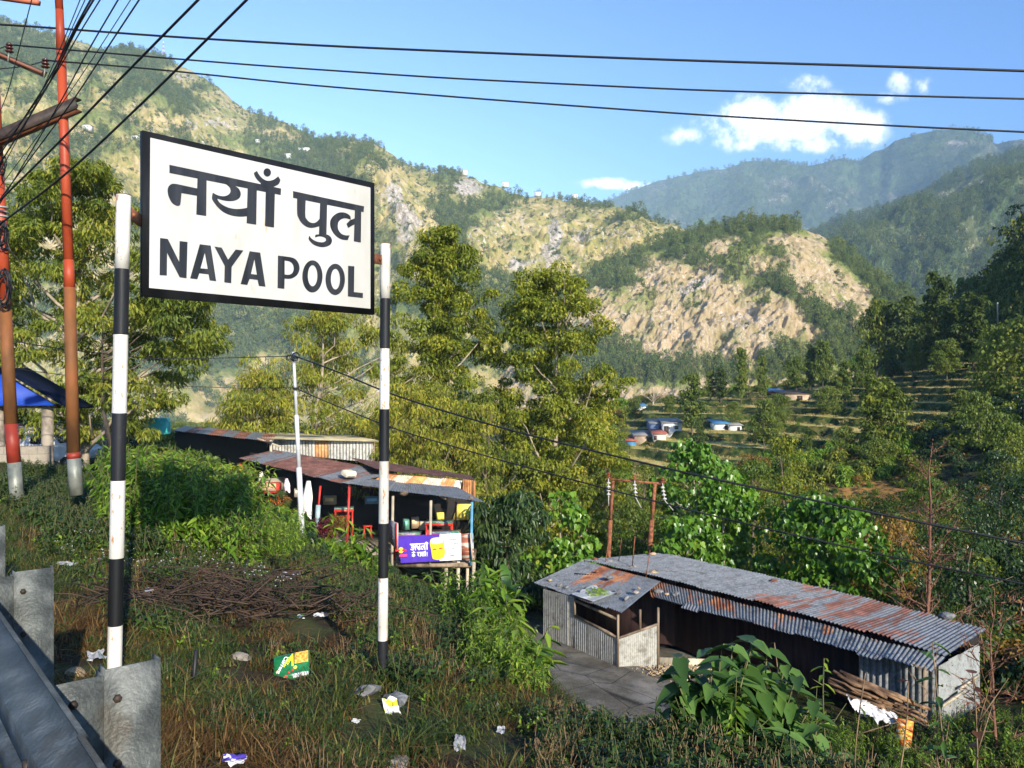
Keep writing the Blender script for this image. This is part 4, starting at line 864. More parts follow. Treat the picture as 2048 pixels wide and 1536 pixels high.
# two black stakes and the heap of dead brush
for (a, b, lb) in (((495, 1118), (492, 1165), 'black plastic stake standing behind the brush pile'), ((392, 1300), (383, 1385), 'leaning black stake in the grass between the posts')):
    q = hit(b[0], b[1]); tpt = at(a[0], a[1], q.y); mb = MB(); mb.tube([(0, 0, -.1), tuple(tpt - q)], .014, 8); o = mb.build('stake', cable); o.location = q; tag(o, lb, 'stake')
br = thing('brush_pile', 'heap of dead dark twigs and branches lying on the bank behind the near sign post', 'brush pile', hit(430, 1225)); mb = MB(); r = np.random.default_rng(5)
for k in range(330):
    u = r.normal(0, .5); px = 425 + u * 190; b0 = hit(px, 1215 + r.normal(0, 20)) if k % 6 == 0 or k == 0 else b0
    c = b0 - br.location + Vector((r.normal(0, .35), r.normal(0, .22), abs(r.normal(.0, .10)) * (1.1 - min(1, abs(u))) + .02)); L = r.uniform(.25, 1.0); a = r.normal(0, .55) + (3.14 if r.uniform() < .5 else 0); el = r.normal(.05, .22)
    d = Vector((math.cos(a) * math.cos(el), math.sin(a) * math.cos(el), math.sin(el))); k1 = Vector(r.normal(0, .05, 3))
    mb.tube([c - d * L / 2, c + k1, c + d * L * .3 - k1, c + d * L / 2 + Vector(r.normal(0, .05, 3))], [.008, .006, .004, .002], 4, a=r.uniform(), caps=False)
mb.build('twigs', surf('dead_twig', [(0, (.016, .011, .008)), (1, (.075, .046, .03))], 3), br)['kind'] = 'stuff'
# ---------------------------------------------------------------- corrugated sheet and building materials
def corrmat(name, grey=(.30, .32, .34), grey2=(.46, .48, .50), rcol=((.10, .03, .018), (.24, .08, .035), (.45, .22, .10)), metal=.25, sc=1.6, stretch=(1, 1, 1)):
    m = bpy.data.materials.new(name); g = G(NT(m)); tc = g.n('ShaderNodeTexCoord').outputs['Object']
    n1 = g.noise(tc, sc, 7, .7); n2 = g.noise(tc, sc * 7, 5, .7)
    c1 = g.ramp(g.mapr(n2, .3, .7), [(0, grey), (1, grey2)]); c2 = g.ramp(g.mapr(n1, .3, .7), [(0, rcol[0]), (.55, rcol[1]), (1, rcol[2])])
    f = g.mapr(g.math('ADD', g.attr('v'), g.math('ADD', g.math('MULTIPLY', g.math('SUBTRACT', n1, .5), .75), g.math('MULTIPLY', g.math('SUBTRACT', n2, .5), .5))), .42, .6)
    c1 = g.mix(g.mapr(g.noise(tc, 3.0, 8, .75), .45, .7), c1, g.mix(1.0, c1, (.45, .42, .38), 'MULTIPLY'))
    out(g, g.n('ShaderNodeBsdfPrincipled', {'Base Color': g.mix(f, c1, c2), 'Roughness': g.math('ADD', g.math('MULTIPLY', f, .35), .5), 'Metallic': g.math('MULTIPLY', g.math('SUBTRACT', 1.0, f), metal)}).outputs[0]); return m
cor = corrmat('corrugated_iron', (.13, .14, .15), (.27, .285, .295)); corb = corrmat('brown_rust_iron', (.13, .14, .15), (.26, .275, .285), ((.07, .03, .022), (.15, .06, .042), (.24, .11, .08)), sc=2.2); corw = corrmat('pale_corrugated_iron', (.34, .335, .30), (.50, .49, .44), ((.30, .13, .05), (.50, .26, .10), (.66, .45, .22)))
coro = corrmat('orange_rusted_iron', (.55, .48, .38), (.70, .62, .50), ((.30, .10, .03), (.55, .22, .07), (.72, .38, .14)))
def corr(mb, P00, P10, P01, P11, pitch=.10, amp=.011, nv=6, sag=0.0, vf=None, th=None, edge=.0, mi=0):
    """a corrugated sheet; the waves run across P00->P10, the ribs run P00->P01"""
    P00, P10, P01, P11 = [np.array(tuple(p), float) for p in (P00, P10, P01, P11)]
    L = max(np.linalg.norm(P10 - P00), np.linalg.norm(P11 - P01)); nw = max(2, int(L / pitch)); nu = nw * 6 + 1
    u = np.linspace(0, 1, nu)[:, None, None]; v = np.linspace(0, 1, nv)[None, :, None]
    P = (P00 * (1 - u) + P10 * u) * (1 - v) + (P01 * (1 - u) + P11 * u) * v
    N = np.cross(P10 - P00, P01 - P00); N /= np.linalg.norm(N)
    si = np.floor(u[:, 0, 0] * L / .75); r = np.random.default_rng(int(abs(P00[0]) * 97 + nw)); off = r.normal(0, .012, 400)[si.astype(int)]; sl = r.normal(0, edge, 400)[si.astype(int)]
    w_ = amp * np.sin(u * nw * 2 * math.pi) + off[:, None, None] * 1.0 - sag * 4 * (u * (1 - u)) * 1.0 + (fbm(u[:, :, 0] * L * .5, v[:, :, 0] * 2, 3, 3)[..., None] - .5) * .05
    P = P + N * w_; V0 = (P00 - P01) / np.linalg.norm(P00 - P01); P[:, 0] += V0 * sl[:, None]
    a = np.array([[vf(float(uu), float(vv), int(s_)) for vv in v[0, :, 0]] for uu, s_ in zip(u[:, 0, 0], si)]) if vf else np.zeros((nu, nv))
    a = a + (fbm(u[:, :, 0] * L * 3.2, v[:, :, 0] * 1.7, 4, 13, .65) - .5) * 1.15
    I = np.arange(nu * nv).reshape(nu, nv)
    mb.add(P.reshape(-1, 3), [np.stack([I[:-1, :-1], I[1:, :-1], I[1:, 1:], I[:-1, 1:]], -1).reshape(-1, 4)], a.ravel(), mi)
def sheet_ob(name, parent, O, *args, mat=None, **kw):
    mb = MB(); corr(mb, *[Vector(a) - O for a in args], **kw); return mb.build(name, mat or cor, parent)
dark = plain('interior_painted_shade', (.018, .015, .014), .9); woodm = surf('weathered_wood', [(0, (.10, .07, .045)), (1, (.30, .23, .16))], 4, (1, 1, .2)); woodp = surf('pale_timber', [(0, (.30, .25, .17)), (1, (.52, .45, .33))], 4, (1, 1, .15));  # dark: near-black wall colour stands in for the shade inside the buildings
redtab = plain('red_table_paint', (.55, .035, .02), .35, spec=.5); redpost = plain('red_post_paint', (.50, .04, .03), .4)
mud = surf('earth_floor', [(0, (.14, .11, .08)), (1, (.30, .25, .19))], 2)

# ---------------------------------------------------------------- the long tin shed on the yard
shO = at(1480, 1330, 25); shed = thing('tin_shed', 'long low corrugated iron shed with rusty front eave standing on the concrete yard', 'shed', shO)
R0, R1, R3 = at(1163, 1121, 32.2), at(1293, 1156, 29.7), at(1893, 1315, 21.45)
B1, B3 = at(1316, 1106, 32.7), at(1975, 1259, 23.3); K0, K1 = at(1068, 1165, 30.4), at(1241, 1227, 26.0); E0, E1 = at(1302, 1194, 28.3), at(1866, 1342, 21.05)
rr1 = np.random.default_rng(8); rs = rr1.uniform(0, 1, 60)
roof = sheet_ob('roof', shed, shO, R3 + Vector((0, 0, .05)), R0 + Vector((0, 0, .05)), B3, B1, mat=corb, pitch=.13, amp=.024, nv=10, sag=.12, edge=.03,
                vf=lambda u, v, s: (.42 + .16 * rs[s % 60] if u < .47 and u > .07 else -.02 + .2 * rs[s % 60]) + (.4 if .60 < u < .66 and v > .3 else 0))
kr = sheet_ob('eave_sheet', shed, shO, K1, K0, at(1322, 1163, 29.0), R0, pitch=.12, amp=.02, nv=8, edge=.05, vf=lambda u, v, s: -.1 + .35 * v + (.4 if .25 < u < .72 else 0))
er = sheet_ob('eave_sheet', shed, shO, E1, E0, R3, R1, pitch=.13, amp=.024, nv=7, edge=.07, vf=lambda u, v, s: .38 * u ** 1.5 + .2 * rs[(s * 7) % 60] + .2 * v)
def P3(x, y, z): return Vector((x, y, z))
A0, Bc, Cc_ = P3(1.17, 29.7, 0), P3(3.50, 26.35, 0), P3(4.85, 26.5, 0)
def wl(a, t, b): return a * (1 - t) + b * t
def zz(v, z): return Vector((v.x, v.y, z))
z0 = -7.9
# kitchen front: full sheets, then a sill height piece under the opening
wA = wl(A0, .45, Bc)
sheet_ob('wall', shed, shO, zz(A0, z0), zz(wA, z0), zz(A0, -5.95), zz(wA, -5.85), pitch=.105, amp=.013, nv=4, mat=corw, vf=lambda u, v, s: .25 - .2 * v + (.25 if v < .2 else 0))
sheet_ob('wall', shed, shO, zz(wA, z0), zz(Bc, z0), zz(wA, -6.52), zz(Bc, -6.72), pitch=.105, amp=.013, nv=4, mat=corw, vf=lambda u, v, s: .3 - .25 * v)
sheet_ob('wall', shed, shO, zz(Bc, z0), zz(Cc_, z0), zz(Bc, -6.75), zz(Cc_, -6.32), pitch=.07, amp=.010, nv=4, mat=corw, vf=lambda u, v, s: .45 - .5 * v)
mb = MB()
for a, b in ((zz(wA, -6.50), zz(Bc, -6.70)), (zz(wA, -5.98), zz(Bc, -6.1)), (zz(Bc, -7.85), zz(Bc, -5.95)), (zz(wA, -6.52), zz(wA, -5.9)), (zz(Bc, -6.72), zz(Cc_, -6.30)), (zz(Cc_, -7.9), zz(Cc_, -5.75)), (zz(wl(Bc, .55, Cc_), -6.5), zz(wl(Bc, .55, Cc_), -5.8))):
    mb.bar(a - shO, b - shO, .07, .07)
mb.build('window_frame', woodm, shed)
mb = MB(); bk = Vector((.77, .64, 0)); 
F0, F1 = P3(2.2, 31.2, 0), P3(11.9, 21.9, 0)
w0, w1 = wl(P3(5.7, 29.0, 0), 0, P3(11.9, 21.9, 0)) + bk * .35, P3(11.3, 21.55, 0) + bk * .5
mb.poly([zz(w0, z0) - shO, zz(w1, -8.9) - shO, zz(w1, -5.6) - shO, zz(w0, -5.6) - shO], th=bk * .05)
mb.poly([zz(A0 + bk * 1.6, z0) - shO, zz(w0, z0) - shO, zz(w0, -5.6) - shO, zz(A0 + bk * 1.6, -5.6) - shO], th=bk * .05)
mb.poly([zz(Bc + bk * 2.0, z0) - shO, zz(A0 + bk * .1, z0) - shO, zz(A0 + bk * .1, z0 + .01) - shO, zz(Bc + bk * 2.0, z0 + .01) - shO])
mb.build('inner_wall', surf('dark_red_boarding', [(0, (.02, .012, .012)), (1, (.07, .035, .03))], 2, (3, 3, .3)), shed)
eW0, eW1 = at(1876, 1500, 21.6), at(1957, 1485, 23.6)
eWt0, eWt1 = at(1876, 1332, 21.6), at(1957, 1288, 23.55)
sheet_ob('wall', shed, shO, zz(eW0, -9.0), zz(eW1, -9.0), zz(eW0, eWt0.z), zz(eW1, eWt1.z), pitch=.09, amp=.010, nv=5, mat=corrmat('light_grey_iron', (.26, .28, .28), (.38, .40, .40)), vf=lambda u, v, s: -.2)
fw = wl(P3(11.2, 21.4, 0), .22, P3(5.7, 28.6, 0))
sheet_ob('wall', shed, shO, zz(fw, -8.9), zz(P3(eW0.x, eW0.y, 0), -8.9), zz(fw, -5.95), zz(P3(eW0.x, eW0.y, 0), -5.98), pitch=.16, amp=.03, nv=4, vf=lambda u, v, s: -.1)
bw0, bw1 = P3(1.17, 29.7, 0) + bk * 3.0, P3(eW1.x, eW1.y, 0)
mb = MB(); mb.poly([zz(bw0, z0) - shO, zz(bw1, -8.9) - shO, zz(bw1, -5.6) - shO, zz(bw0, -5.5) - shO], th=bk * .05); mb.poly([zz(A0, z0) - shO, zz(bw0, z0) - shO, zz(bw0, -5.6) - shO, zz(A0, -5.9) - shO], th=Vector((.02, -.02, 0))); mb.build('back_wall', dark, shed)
mb = MB()
p_ = P3(11.1, 21.5, 0); mb.bar(zz(p_, -8.8) - shO, zz(p_, -5.95) - shO, .09, .09)
mb.build('post', woodm, shed)
mb = MB(); a_, b_ = P3(4.95, 26.8, -7.75), P3(6.6, 26.6, -7.75); mb.bar(a_ - shO, b_ - shO, .05, .5); mb.build('low_wall', woodp, shed)
mb = MB(); mb.bar(at(1920, 1378, 22.3) - shO, at(1956, 1352, 23.4) - shO, .06, .06); mb.bar(at(1885, 1412, 21.4) - shO, at(1928, 1383, 22.4) - shO, .06, .06); mb.build('batten', woodp, shed)
# things on the roof
def onquad(px, py, Q, up=.05):
    """point of plane Q seen at (px, py)"""
    a, b, c = [Vector(q) for q in Q]; n = (b - a).cross(c - a); o = Vector((0, 0, HC)); d = Vector(((px - 1024) / F, 1, -(py - HY) / F)); t = (a - o).dot(n) / d.dot(n); return o + d * t + Vector((0, 0, up))
QB, QK, QE = (R3, R0, B1), (K1, K0, R0), (E1, E0, R3)
stl = [(1100, 1162, QK, .22, tanst, 'tan stone nearest the far end of the shed eave'), (1120, 1172, QK, .28, stone, 'grey stone beside the tan one on the kitchen eave'), (1133, 1176, QK, .22, slate, 'dark stone third along the kitchen eave'),
       (1194, 1144, QK, .22, rust, 'rust coloured stone high on the kitchen eave'), (1221, 1158, QK, .42, slate, 'flat dark slate above the leafy greens'), (1237, 1186, QK, .40, slate, 'slate just beyond the leafy greens'), (1252, 1199, QK, .36, slate, 'slate towards the eave corner'),
       (1272, 1187, QK, .30, stone, 'grey block near the eave corner'), (1278, 1178, QK, .22, tanst, 'small pale block at the eave corner'), (1316, 1185, QE, .42, slate, 'slate where the two eaves meet'), (1334, 1190, QE, .25, tanst, 'brownish stone where the eaves meet'), (1352, 1190, QE, .36, slate, 'last flat slate along the rusty eave'),
       (1190, 1121, QB, .36, rust, 'brown stone at the far tip of the roof'), (1220, 1126, QB, .40, stone, 'stacked grey stone between the first two rods'), (1240, 1131, QB, .28, tanst, 'round stone by the second rod'), (1267, 1140, QB, .50, stone, 'big two-tone stone by the third rod'), (1307, 1151, QB, .60, tanst, 'flat tan slab by the fourth rod'),
       (1306, 1111, QB, .40, tanst, 'flat stones at the foot of the brown post on the roof'), (1485, 1190, QB, .40, stone, 'pale block on the middle of the long roof'), (1547, 1168, QB, .48, rust, 'brown stone on the back edge of the long roof'), (1895, 1237, QB, .55, slate, 'dark stone on the roof towards the open end')]
for i, (px, py, Q, s_, mt, lb) in enumerate(stl):
    rock_ob('roof_stone', onquad(px, py, Q, s_ * .14), (s_ * .85, s_ * .6, s_ * .42), mt, 20 + i, lb, group='stones weighing down the shed roof')
rods = [((1217, 1085), (1209, 1129), 'thin rod first from the far end of the shed ridge'), ((1243, 1077), (1236, 1127), 'thin rod second from the far end of the shed ridge'), ((1270, 1072), (1263, 1140), 'thin rod third from the far end of the shed ridge'), ((1300, 1100), (1291, 1155), 'thickest and last rod on the shed ridge')]
for (a, b, lb) in rods:
    q = onquad(b[0], b[1], QB, 0); t_ = at(a[0], a[1], q.y); mb = MB(); mb.tube([(0, 0, -.15), tuple(t_ - q)], .018, 6); o = mb.build('rebar_rod', rust); o.location = q; tag(o, lb, 'rod', 'rods sticking up from the shed roof')
q = onquad(1187, 1193, QK, .06); vt = thing('drying_greens', 'white sheet heaped with bright green leaves drying on the shed eave', 'drying greens', q); u_, v_ = np.meshgrid(np.linspace(-1, 1, 15), np.linspace(-1, 1, 11), indexing='ij')
ex = (K1 - K0).normalized(); ey = (R0 - K0); ey = (ey - ex * ey.dot(ex)).normalized(); nn = ex.cross(ey); nn = nn if nn.z > 0 else -nn
wob = fbm(u_ * 2.3, v_ * 2.3, 3, 2); V = np.array([tuple(ex * float(a * (.62 + .2 * (w - .5))) + ey * float(b * .48 * (1 + .5 * (w - .5))) + nn * float((w - .4) * .12 + .03)) for a, b, w in zip(u_.ravel(), v_.ravel(), wob.ravel())]); I = np.arange(165).reshape(15, 11)
mb = MB(); mb.add(V, [np.stack([I[:-1, :-1], I[1:, :-1], I[1:, 1:], I[:-1, 1:]], -1).reshape(-1, 4)]); mb.build('sheet', plast, vt, smooth=True)
mb = MB(); r = np.random.default_rng(4); leaf_cloud(mb, [tuple(ex * x + ey * (y + .1) + nn * .1) for x, y in ((-.25, 0), (0, .1), (.25, .05), (.1, -.1), (-.1, .15), (.32, .15))], .18, 40, .13, LEAF_L, r, .5, .3); mb.build('leaves', leafmat('pale_green_leaf', [(0, (.16, .30, .04)), (1, (.45, .55, .12))]), vt)
# firewood, plastic and the printed sack in front of the open end
wp = thing('firewood_stack', 'stack of split brown logs and branches against the open end of the shed', 'firewood', at(1770, 1400, 20.6)); r = np.random.default_rng(12); lm = surf('split_log', [(0, (.05, .028, .016)), (.6, (.14, .08, .042)), (1, (.28, .17, .09))], 3, (1, 1, 1))
for k in range(46):
    f = k / 46; px = 1700 + 110 * r.uniform(); py = 1352 + (px - 1700) * .32 + r.uniform(0, 44); c = at(px, py, 20.6 + r.uniform(-.25, .25)) - wp.location; L = r.uniform(.9, 1.5); d = Vector((.86, -.35, -.30 + r.normal(0, .06))).normalized()
    mb = MB(); k1 = Vector(r.normal(0, .02, 3)); rad = r.uniform(.022, .05); mb.tube([c - d * L / 2, c - d * L * .15 + k1, c + d * L * .2 - k1, c + d * L / 2], [rad, rad * 1.05, rad * .95, rad * .85], 7, a=r.uniform()); mb.build('log', lm, wp, smooth=False)
mb = MB(); c = at(1740, 1412, 20.2); r = np.random.default_rng(2)
u_, v_ = np.meshgrid(np.linspace(0, 1, 26), np.linspace(0, 1, 14), indexing='ij'); dz_ = (fbm(u_ * 9 + 2 * v_, v_ * 3, 4, 8, .7) - .5)
Pq = [at(1690, 1388, 20.3), at(1795, 1428, 19.9), at(1715, 1425, 20.0), at(1800, 1452, 19.8)]
V = np.array([tuple((Pq[0] * (1 - a) + Pq[1] * a) * (1 - b) + (Pq[2] * (1 - a) + Pq[3] * a) * b - c + Vector((d * .1, -abs(d) * .5, d * .22))) for a, b, d in zip(u_.ravel(), v_.ravel(), dz_.ravel())]); I = np.arange(26 * 14).reshape(26, 14)
mb.add(V, [np.stack([I[:-1, :-1], I[1:, :-1], I[1:, 1:], I[:-1, 1:]], -1).reshape(-1, 4)]); o = mb.build('plastic_sheet', plast, smooth=False); o.location = c; tag(o, 'crumpled white plastic sheet hanging below the firewood stack', 'plastic sheet')
c = at(1808, 1468, 19.6); mb = MB(); mb.box((0, 0, 0), (.36, .05, .72)); o = mb.build('printed_sack', surf('printed_sack_cloth', [(0, (.75, .72, .65)), (.30, (.75, .70, .6)), (.38, (.8, .45, .05)), (.6, (.62, .05, .03)), (.8, (.75, .5, .1)), (1, (.8, .78, .7))], 2.2, (.6, 1, 1.4))); o.location = c; o.rotation_euler = (0, .1, -.5); tag(o, 'red, yellow and white printed sack standing under the plastic sheet', 'sack')
mb = MB(); r = np.random.default_rng(9)
n_ = 700; P_ = np.stack([r.normal(0, .5, n_), r.normal(0, .28, n_), np.zeros(n_)], -1); P_[:, 2] = .12 * np.exp(-(P_[:, 0] ** 2 + P_[:, 1] ** 2 * 3) * 2) * r.uniform(.2, 1, n_)
OCT = (np.array([(1, 0, 0), (0, 1, 0), (-1, 0, 0), (0, -1, 0), (0, 0, .7), (0, 0, -.7)]), [np.array([(0, 1, 4), (1, 2, 4), (2, 3, 4), (3, 0, 4), (1, 0, 5), (2, 1, 5), (3, 2, 5), (0, 3, 5)])])
stamp(mb, *OCT, P_, rotmats(r.uniform(0, 6, n_), r.uniform(0, 6, n_), r.uniform(0, 6, n_)), r.uniform(.02, .05, n_), r.uniform(0, 1, n_)); o = mb.build('gravel_heap', tanst); o.location = Vector((5.4, 25.9, -7.66)); tag(o, kind='stuff')

# H-shaped pole behind the shed
hp_ = thing('twin_pole', 'rusty H-shaped power pole with three insulators rising behind the tin shed', 'power pole', on(1258, 36)); hO = hp_.location.copy(); hY = 36
mb = MB(); mb.tube([at(1226, 962, hY) - hO, at(1221, 1040, hY) - hO], .075, 10); mb.tube([at(1221, 1040, hY) - hO, at(1214, 1180, hY) - hO], .095, 10); mb.build('post', rust, hp_, smooth=True)
mb = MB(); mb.tube([at(1310, 966, hY) - hO, at(1304, 1040, hY) - hO], .085, 10); mb.tube([at(1304, 1040, hY) - hO, at(1292, 1200, hY) - hO], .11, 10); mb.build('post', rust, hp_, smooth=True)
mb = MB(); mb.bar(at(1216, 958, hY) - hO, at(1322, 967, hY) - hO, .08, .09); mb.build('crossbar', rust, hp_)
for px, py, dx in ((1217, 956, 0), (1269, 960, 10), (1325, 965, 16)):
    p_ = at(px, py, hY - .1) - hO; mb = MB()
    for k in range(3): mb.tube([p_ + Vector((0, 0, .02 + k * .09)), p_ + Vector((0, 0, .06 + k * .09))], [.13 - k * .02, .07], 12)
    mb.build('insulator', insred, hp_)
    mb = MB()
    for k in range(4): mb.tube([p_ + Vector((dx * .002 * k, 0, -.18 - k * .17)), p_ + Vector((dx * .002 * k, 0, -.24 - k * .17))], [.07, .11], 10)
    mb.tube([p_, p_ + Vector((dx * .006, 0, -.8)), p_ + Vector((dx * .03, 0, -1.25))], .022, 6); mb.build('insulator_string', plain('glazed_insulator', (.45, .43, .40), .2), hp_)

# ---------------------------------------------------------------- open-fronted eatery with a banner
eO = at(720, 1080, 31); eat = thing('eatery', 'open-fronted roadside eatery under rust and grey tin roofs behind the sign posts', 'eatery', eO)
rz = np.random.default_rng(4).uniform(0, 1, 50)
sheet_ob('roof', eat, eO, at(478, 916, 33.5), at(698, 969, 30.2), at(548, 899, 36.5), at(800, 944, 33), pitch=.11, amp=.014, nv=8, edge=.03, mat=corb, vf=lambda u, v, s: .85 if .26 < u < .70 else (.6 if rz[s % 50] > .6 else .0))
sheet_ob('roof', eat, eO, at(700, 968, 30.0), at(970, 1005, 29.4), at(740, 958, 31.5), at(915, 975, 31.5), pitch=.11, amp=.012, nv=6, vf=lambda u, v, s: .05 + .3 * (v > .8))
sheet_ob('roof', eat, eO, at(752, 938, 31.6), at(952, 960, 31.8), at(700, 915, 35.6), at(940, 950, 35), pitch=.11, amp=.014, nv=5, mat=corb, vf=lambda u, v, s: .95)
sheet_ob('wall', eat, eO, at(722, 976, 31.9), at(922, 978, 31.9), at(770, 946, 32.0), at(925, 959, 32.0), pitch=.11, amp=.01, nv=3, mat=coro, vf=lambda u, v, s: .3 + .4 * rz[s % 50])
sheet_ob('wall', eat, eO, at(924, 982, 31.7), at(952, 994, 31.0), at(924, 958, 31.7), at(952, 962, 31.2), pitch=.11, amp=.01, nv=3, mat=coro, vf=lambda u, v, s: .9)
mb = MB(); 
for px, pt, pb, Y, rd, mt in (): pass
def post(px0, py0, px1, py1, Y, w, mat, nm='post'):
    mb = MB(); mb.bar(at(px1, py1, Y) - eO, at(px0, py0, Y) - eO, w, w); return mb.build(nm, mat, eat)
post(641, 972, 636, 1025, 31.4, .07, redpost); post(699, 971, 694, 1092, 30.4, .08, redpost); post(786, 992, 784, 1130, 30.1, .09, woodp); post(862, 1001, 860, 1128, 29.8, .09, woodp); post(944, 1004, 942, 1130, 29.6, .09, plain('blue_post_paint', (.10, .28, .42))); post(912, 1003, 911, 1060, 31, .07, dkst)
post(482, 925, 487, 990, 34, .14, redpost); post(637, 1010, 634, 1060, 31.3, .16, plain('pale_blue_paint', (.30, .42, .46)))
mb = MB(); zf = at(700, 1090, 31).z
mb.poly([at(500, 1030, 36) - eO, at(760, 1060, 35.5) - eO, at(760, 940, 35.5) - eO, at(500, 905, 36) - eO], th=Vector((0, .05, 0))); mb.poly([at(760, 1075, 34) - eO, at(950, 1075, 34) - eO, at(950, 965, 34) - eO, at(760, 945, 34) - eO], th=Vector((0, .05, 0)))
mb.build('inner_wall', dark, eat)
mb = MB(); a_, b_ = at(792, 1128, 29.9), at(947, 1128, 29.7)
mb.poly([a_ - eO, b_ - eO, b_ - eO + Vector((0, 4.2, .0)), a_ - eO + Vector((0, 4.2, 0))], th=Vector((0, 0, -.12)), mi=0); mb.poly([at(600, 1075, 32.5) - eO, at(800, 1118, 30.2) - eO, at(800, 1080, 34.5) - eO, at(560, 1040, 36) - eO], th=Vector((0, 0, -.3)), mi=1); mb.build('floor', [woodm, mud], eat)
for px in (893, 917, 936, 948): 
    mb = MB(); Y = 30.0 if px < 940 else 29.7; mb.bar(at(px - 2, 1215, Y) - eO, at(px, 1122, Y) - eO, .14, .12); mb.build('stilt', woodp, eat)
mb = MB(); mb.bar(at(776, 1170, 30.4) - eO, at(776, 1110, 30.4) - eO, .12, .12); mb.build('stilt', woodp, eat)
mb = MB(); mb.poly([at(920, 1068, 29.66) - eO, at(946, 1066, 29.6) - eO, at(948, 1118, 29.6) - eO, at(922, 1120, 29.66) - eO][::-1], th=Vector((0, .03, 0)), mi=0); mb.bar(at(941, 1066, 29.5) - eO, at(945, 1120, 29.5) - eO, .16, .04, mi=1); mb.build('side_panel', [surf('red_striped_board', [(0, (.30, .09, .05)), (.5, (.38, .13, .08)), (.62, (.55, .50, .42)), (1, (.6, .55, .48))], 2.4, (.3, 1, 3)), woodp], eat)
mb = MB(); mb.poly([at(905, 1040, 33.8) - eO, at(942, 1040, 33.8) - eO, at(942, 1008, 33.8) - eO, at(915, 1008, 33.8) - eO], th=Vector((0, .02, 0))); mb.build('poster', plain('yellow_poster', (.75, .62, .12)), eat)
mb = MB(); mb.poly([at(872, 1045, 33.85) - eO, at(888, 1045, 33.85) - eO, at(888, 1025, 33.85) - eO, at(872, 1025, 33.85) - eO], th=Vector((0, .02, 0))); mb.build('poster', surf('red_yellow_poster', [(0, (.6, .05, .03)), (.5, (.6, .06, .03)), (.55, (.75, .65, .1)), (1, (.75, .65, .1))], 1.2, (1, 1, 2)), eat)
# the banner on the railing
bO = at(855, 1097, 29.5); bn = thing('banner', 'purple and white drink banner with a yellow can stretched along the eatery railing', 'banner', bO)
T0, T1, L0, L1 = at(796, 1071, 29.55), at(922, 1067, 29.45), at(803, 1127, 29.55), at(922.5, 1120, 29.45)
def bp(x, y, h=0.0):
    """zoomed photo coordinates of the banner -> point on it"""
    px, py = 760 + x / 10.24, 1030 + y / 10.24; f = (px - 796) / 126.5; return at(px, py, 29.55 - .1 * f) + Vector((-.0, -1, 0)) * (h * 1.6 + .006 * math.sin(f * 13) * math.sin(f * 3.1)) - bO
def bflat(name, loops, mat, h, ang=50, par=bn, smooth=True):
    mb = MB(); L2 = [crv(l, ang=ang) if smooth else l for l in loops]; flat(mb, L2, lambda x, y: bp(x, y, h)); return mb.build(name, mat, par)
def bgrid(name, q, mat, h, n=24):
    mb = MB(); V = []
    for i in range(n + 1):
        for j in range(5):
            u, v = i / n, j / 4; x = (q[0][0] * (1 - u) + q[1][0] * u) * (1 - v) + (q[3][0] * (1 - u) + q[2][0] * u) * v; y = (q[0][1] * (1 - u) + q[1][1] * u) * (1 - v) + (q[3][1] * (1 - u) + q[2][1] * u) * v; V.append(tuple(bp(x, y, h)))
    I = np.arange((n + 1) * 5).reshape(n + 1, 5); mb.add(V, [np.stack([I[:-1, :-1], I[:-1, 1:], I[1:, 1:], I[1:, :-1]], -1).reshape(-1, 4)]); return mb.build(name, mat, bn)
bgrid('purple_cloth', [(350, 430), (1222, 395), (1222, 945), (430, 985)], plain('purple_cloth', (.07, .03, .38), .5), 0)
bgrid('white_cloth', [(1222, 395), (1660, 372), (1668, 918), (1222, 942)], plain('white_cloth', (.78, .78, .78), .5), 0)
whb = plain('white_print', (.8, .8, .8), .5); can = bflat('can_print', [[(1030, 520), (1060, 480), (1150, 455), (1250, 460), (1310, 520), (1315, 620), (1335, 760), (1310, 860), (1200, 912), (1100, 900), (1070, 860), (1050, 720), (1025, 600)]], plain('golden_print', (.80, .55, .03), .4), .012)
bflat('rim_print', [[(1040, 520), (1065, 485), (1150, 462), (1250, 468), (1300, 520), (1290, 560), (1160, 590), (1045, 580)]], plain('silver_print', (.62, .6, .62), .4), .016, par=bn)
rdp = plain('red_print', (.62, .03, .04), .5)
for cx, cy in ((1120, 705), (1240, 685)): bflat('figure_print', [[(cx - 42, cy + 22), (cx - 25, cy - 8), (cx + 5, cy - 22), (cx + 32, cy - 10), (cx + 42, cy + 14), (cx + 10, cy + 4)]], rdp, .017)
bflat('disc_print', [ell(432, 718, 52, 62, 20)], plain('sun_yellow_print', (.85, .55, .05), .5), .012, smooth=False)
for sg in (1, -1): bflat('figure_print', [[(432 + sg * 10, 735), (432 + sg * 40, 700), (432 + sg * 80, 690), (432 + sg * 120, 715), (432 + sg * 105, 730), (432 + sg * 118, 750), (432 + sg * 70, 738)]], rdp, .016)
bgrid('red_lettering_block', [(395, 812), (555, 795), (560, 845), (398, 858)], plain('pink_red_print', (.70, .06, .16), .5), .012, n=3)
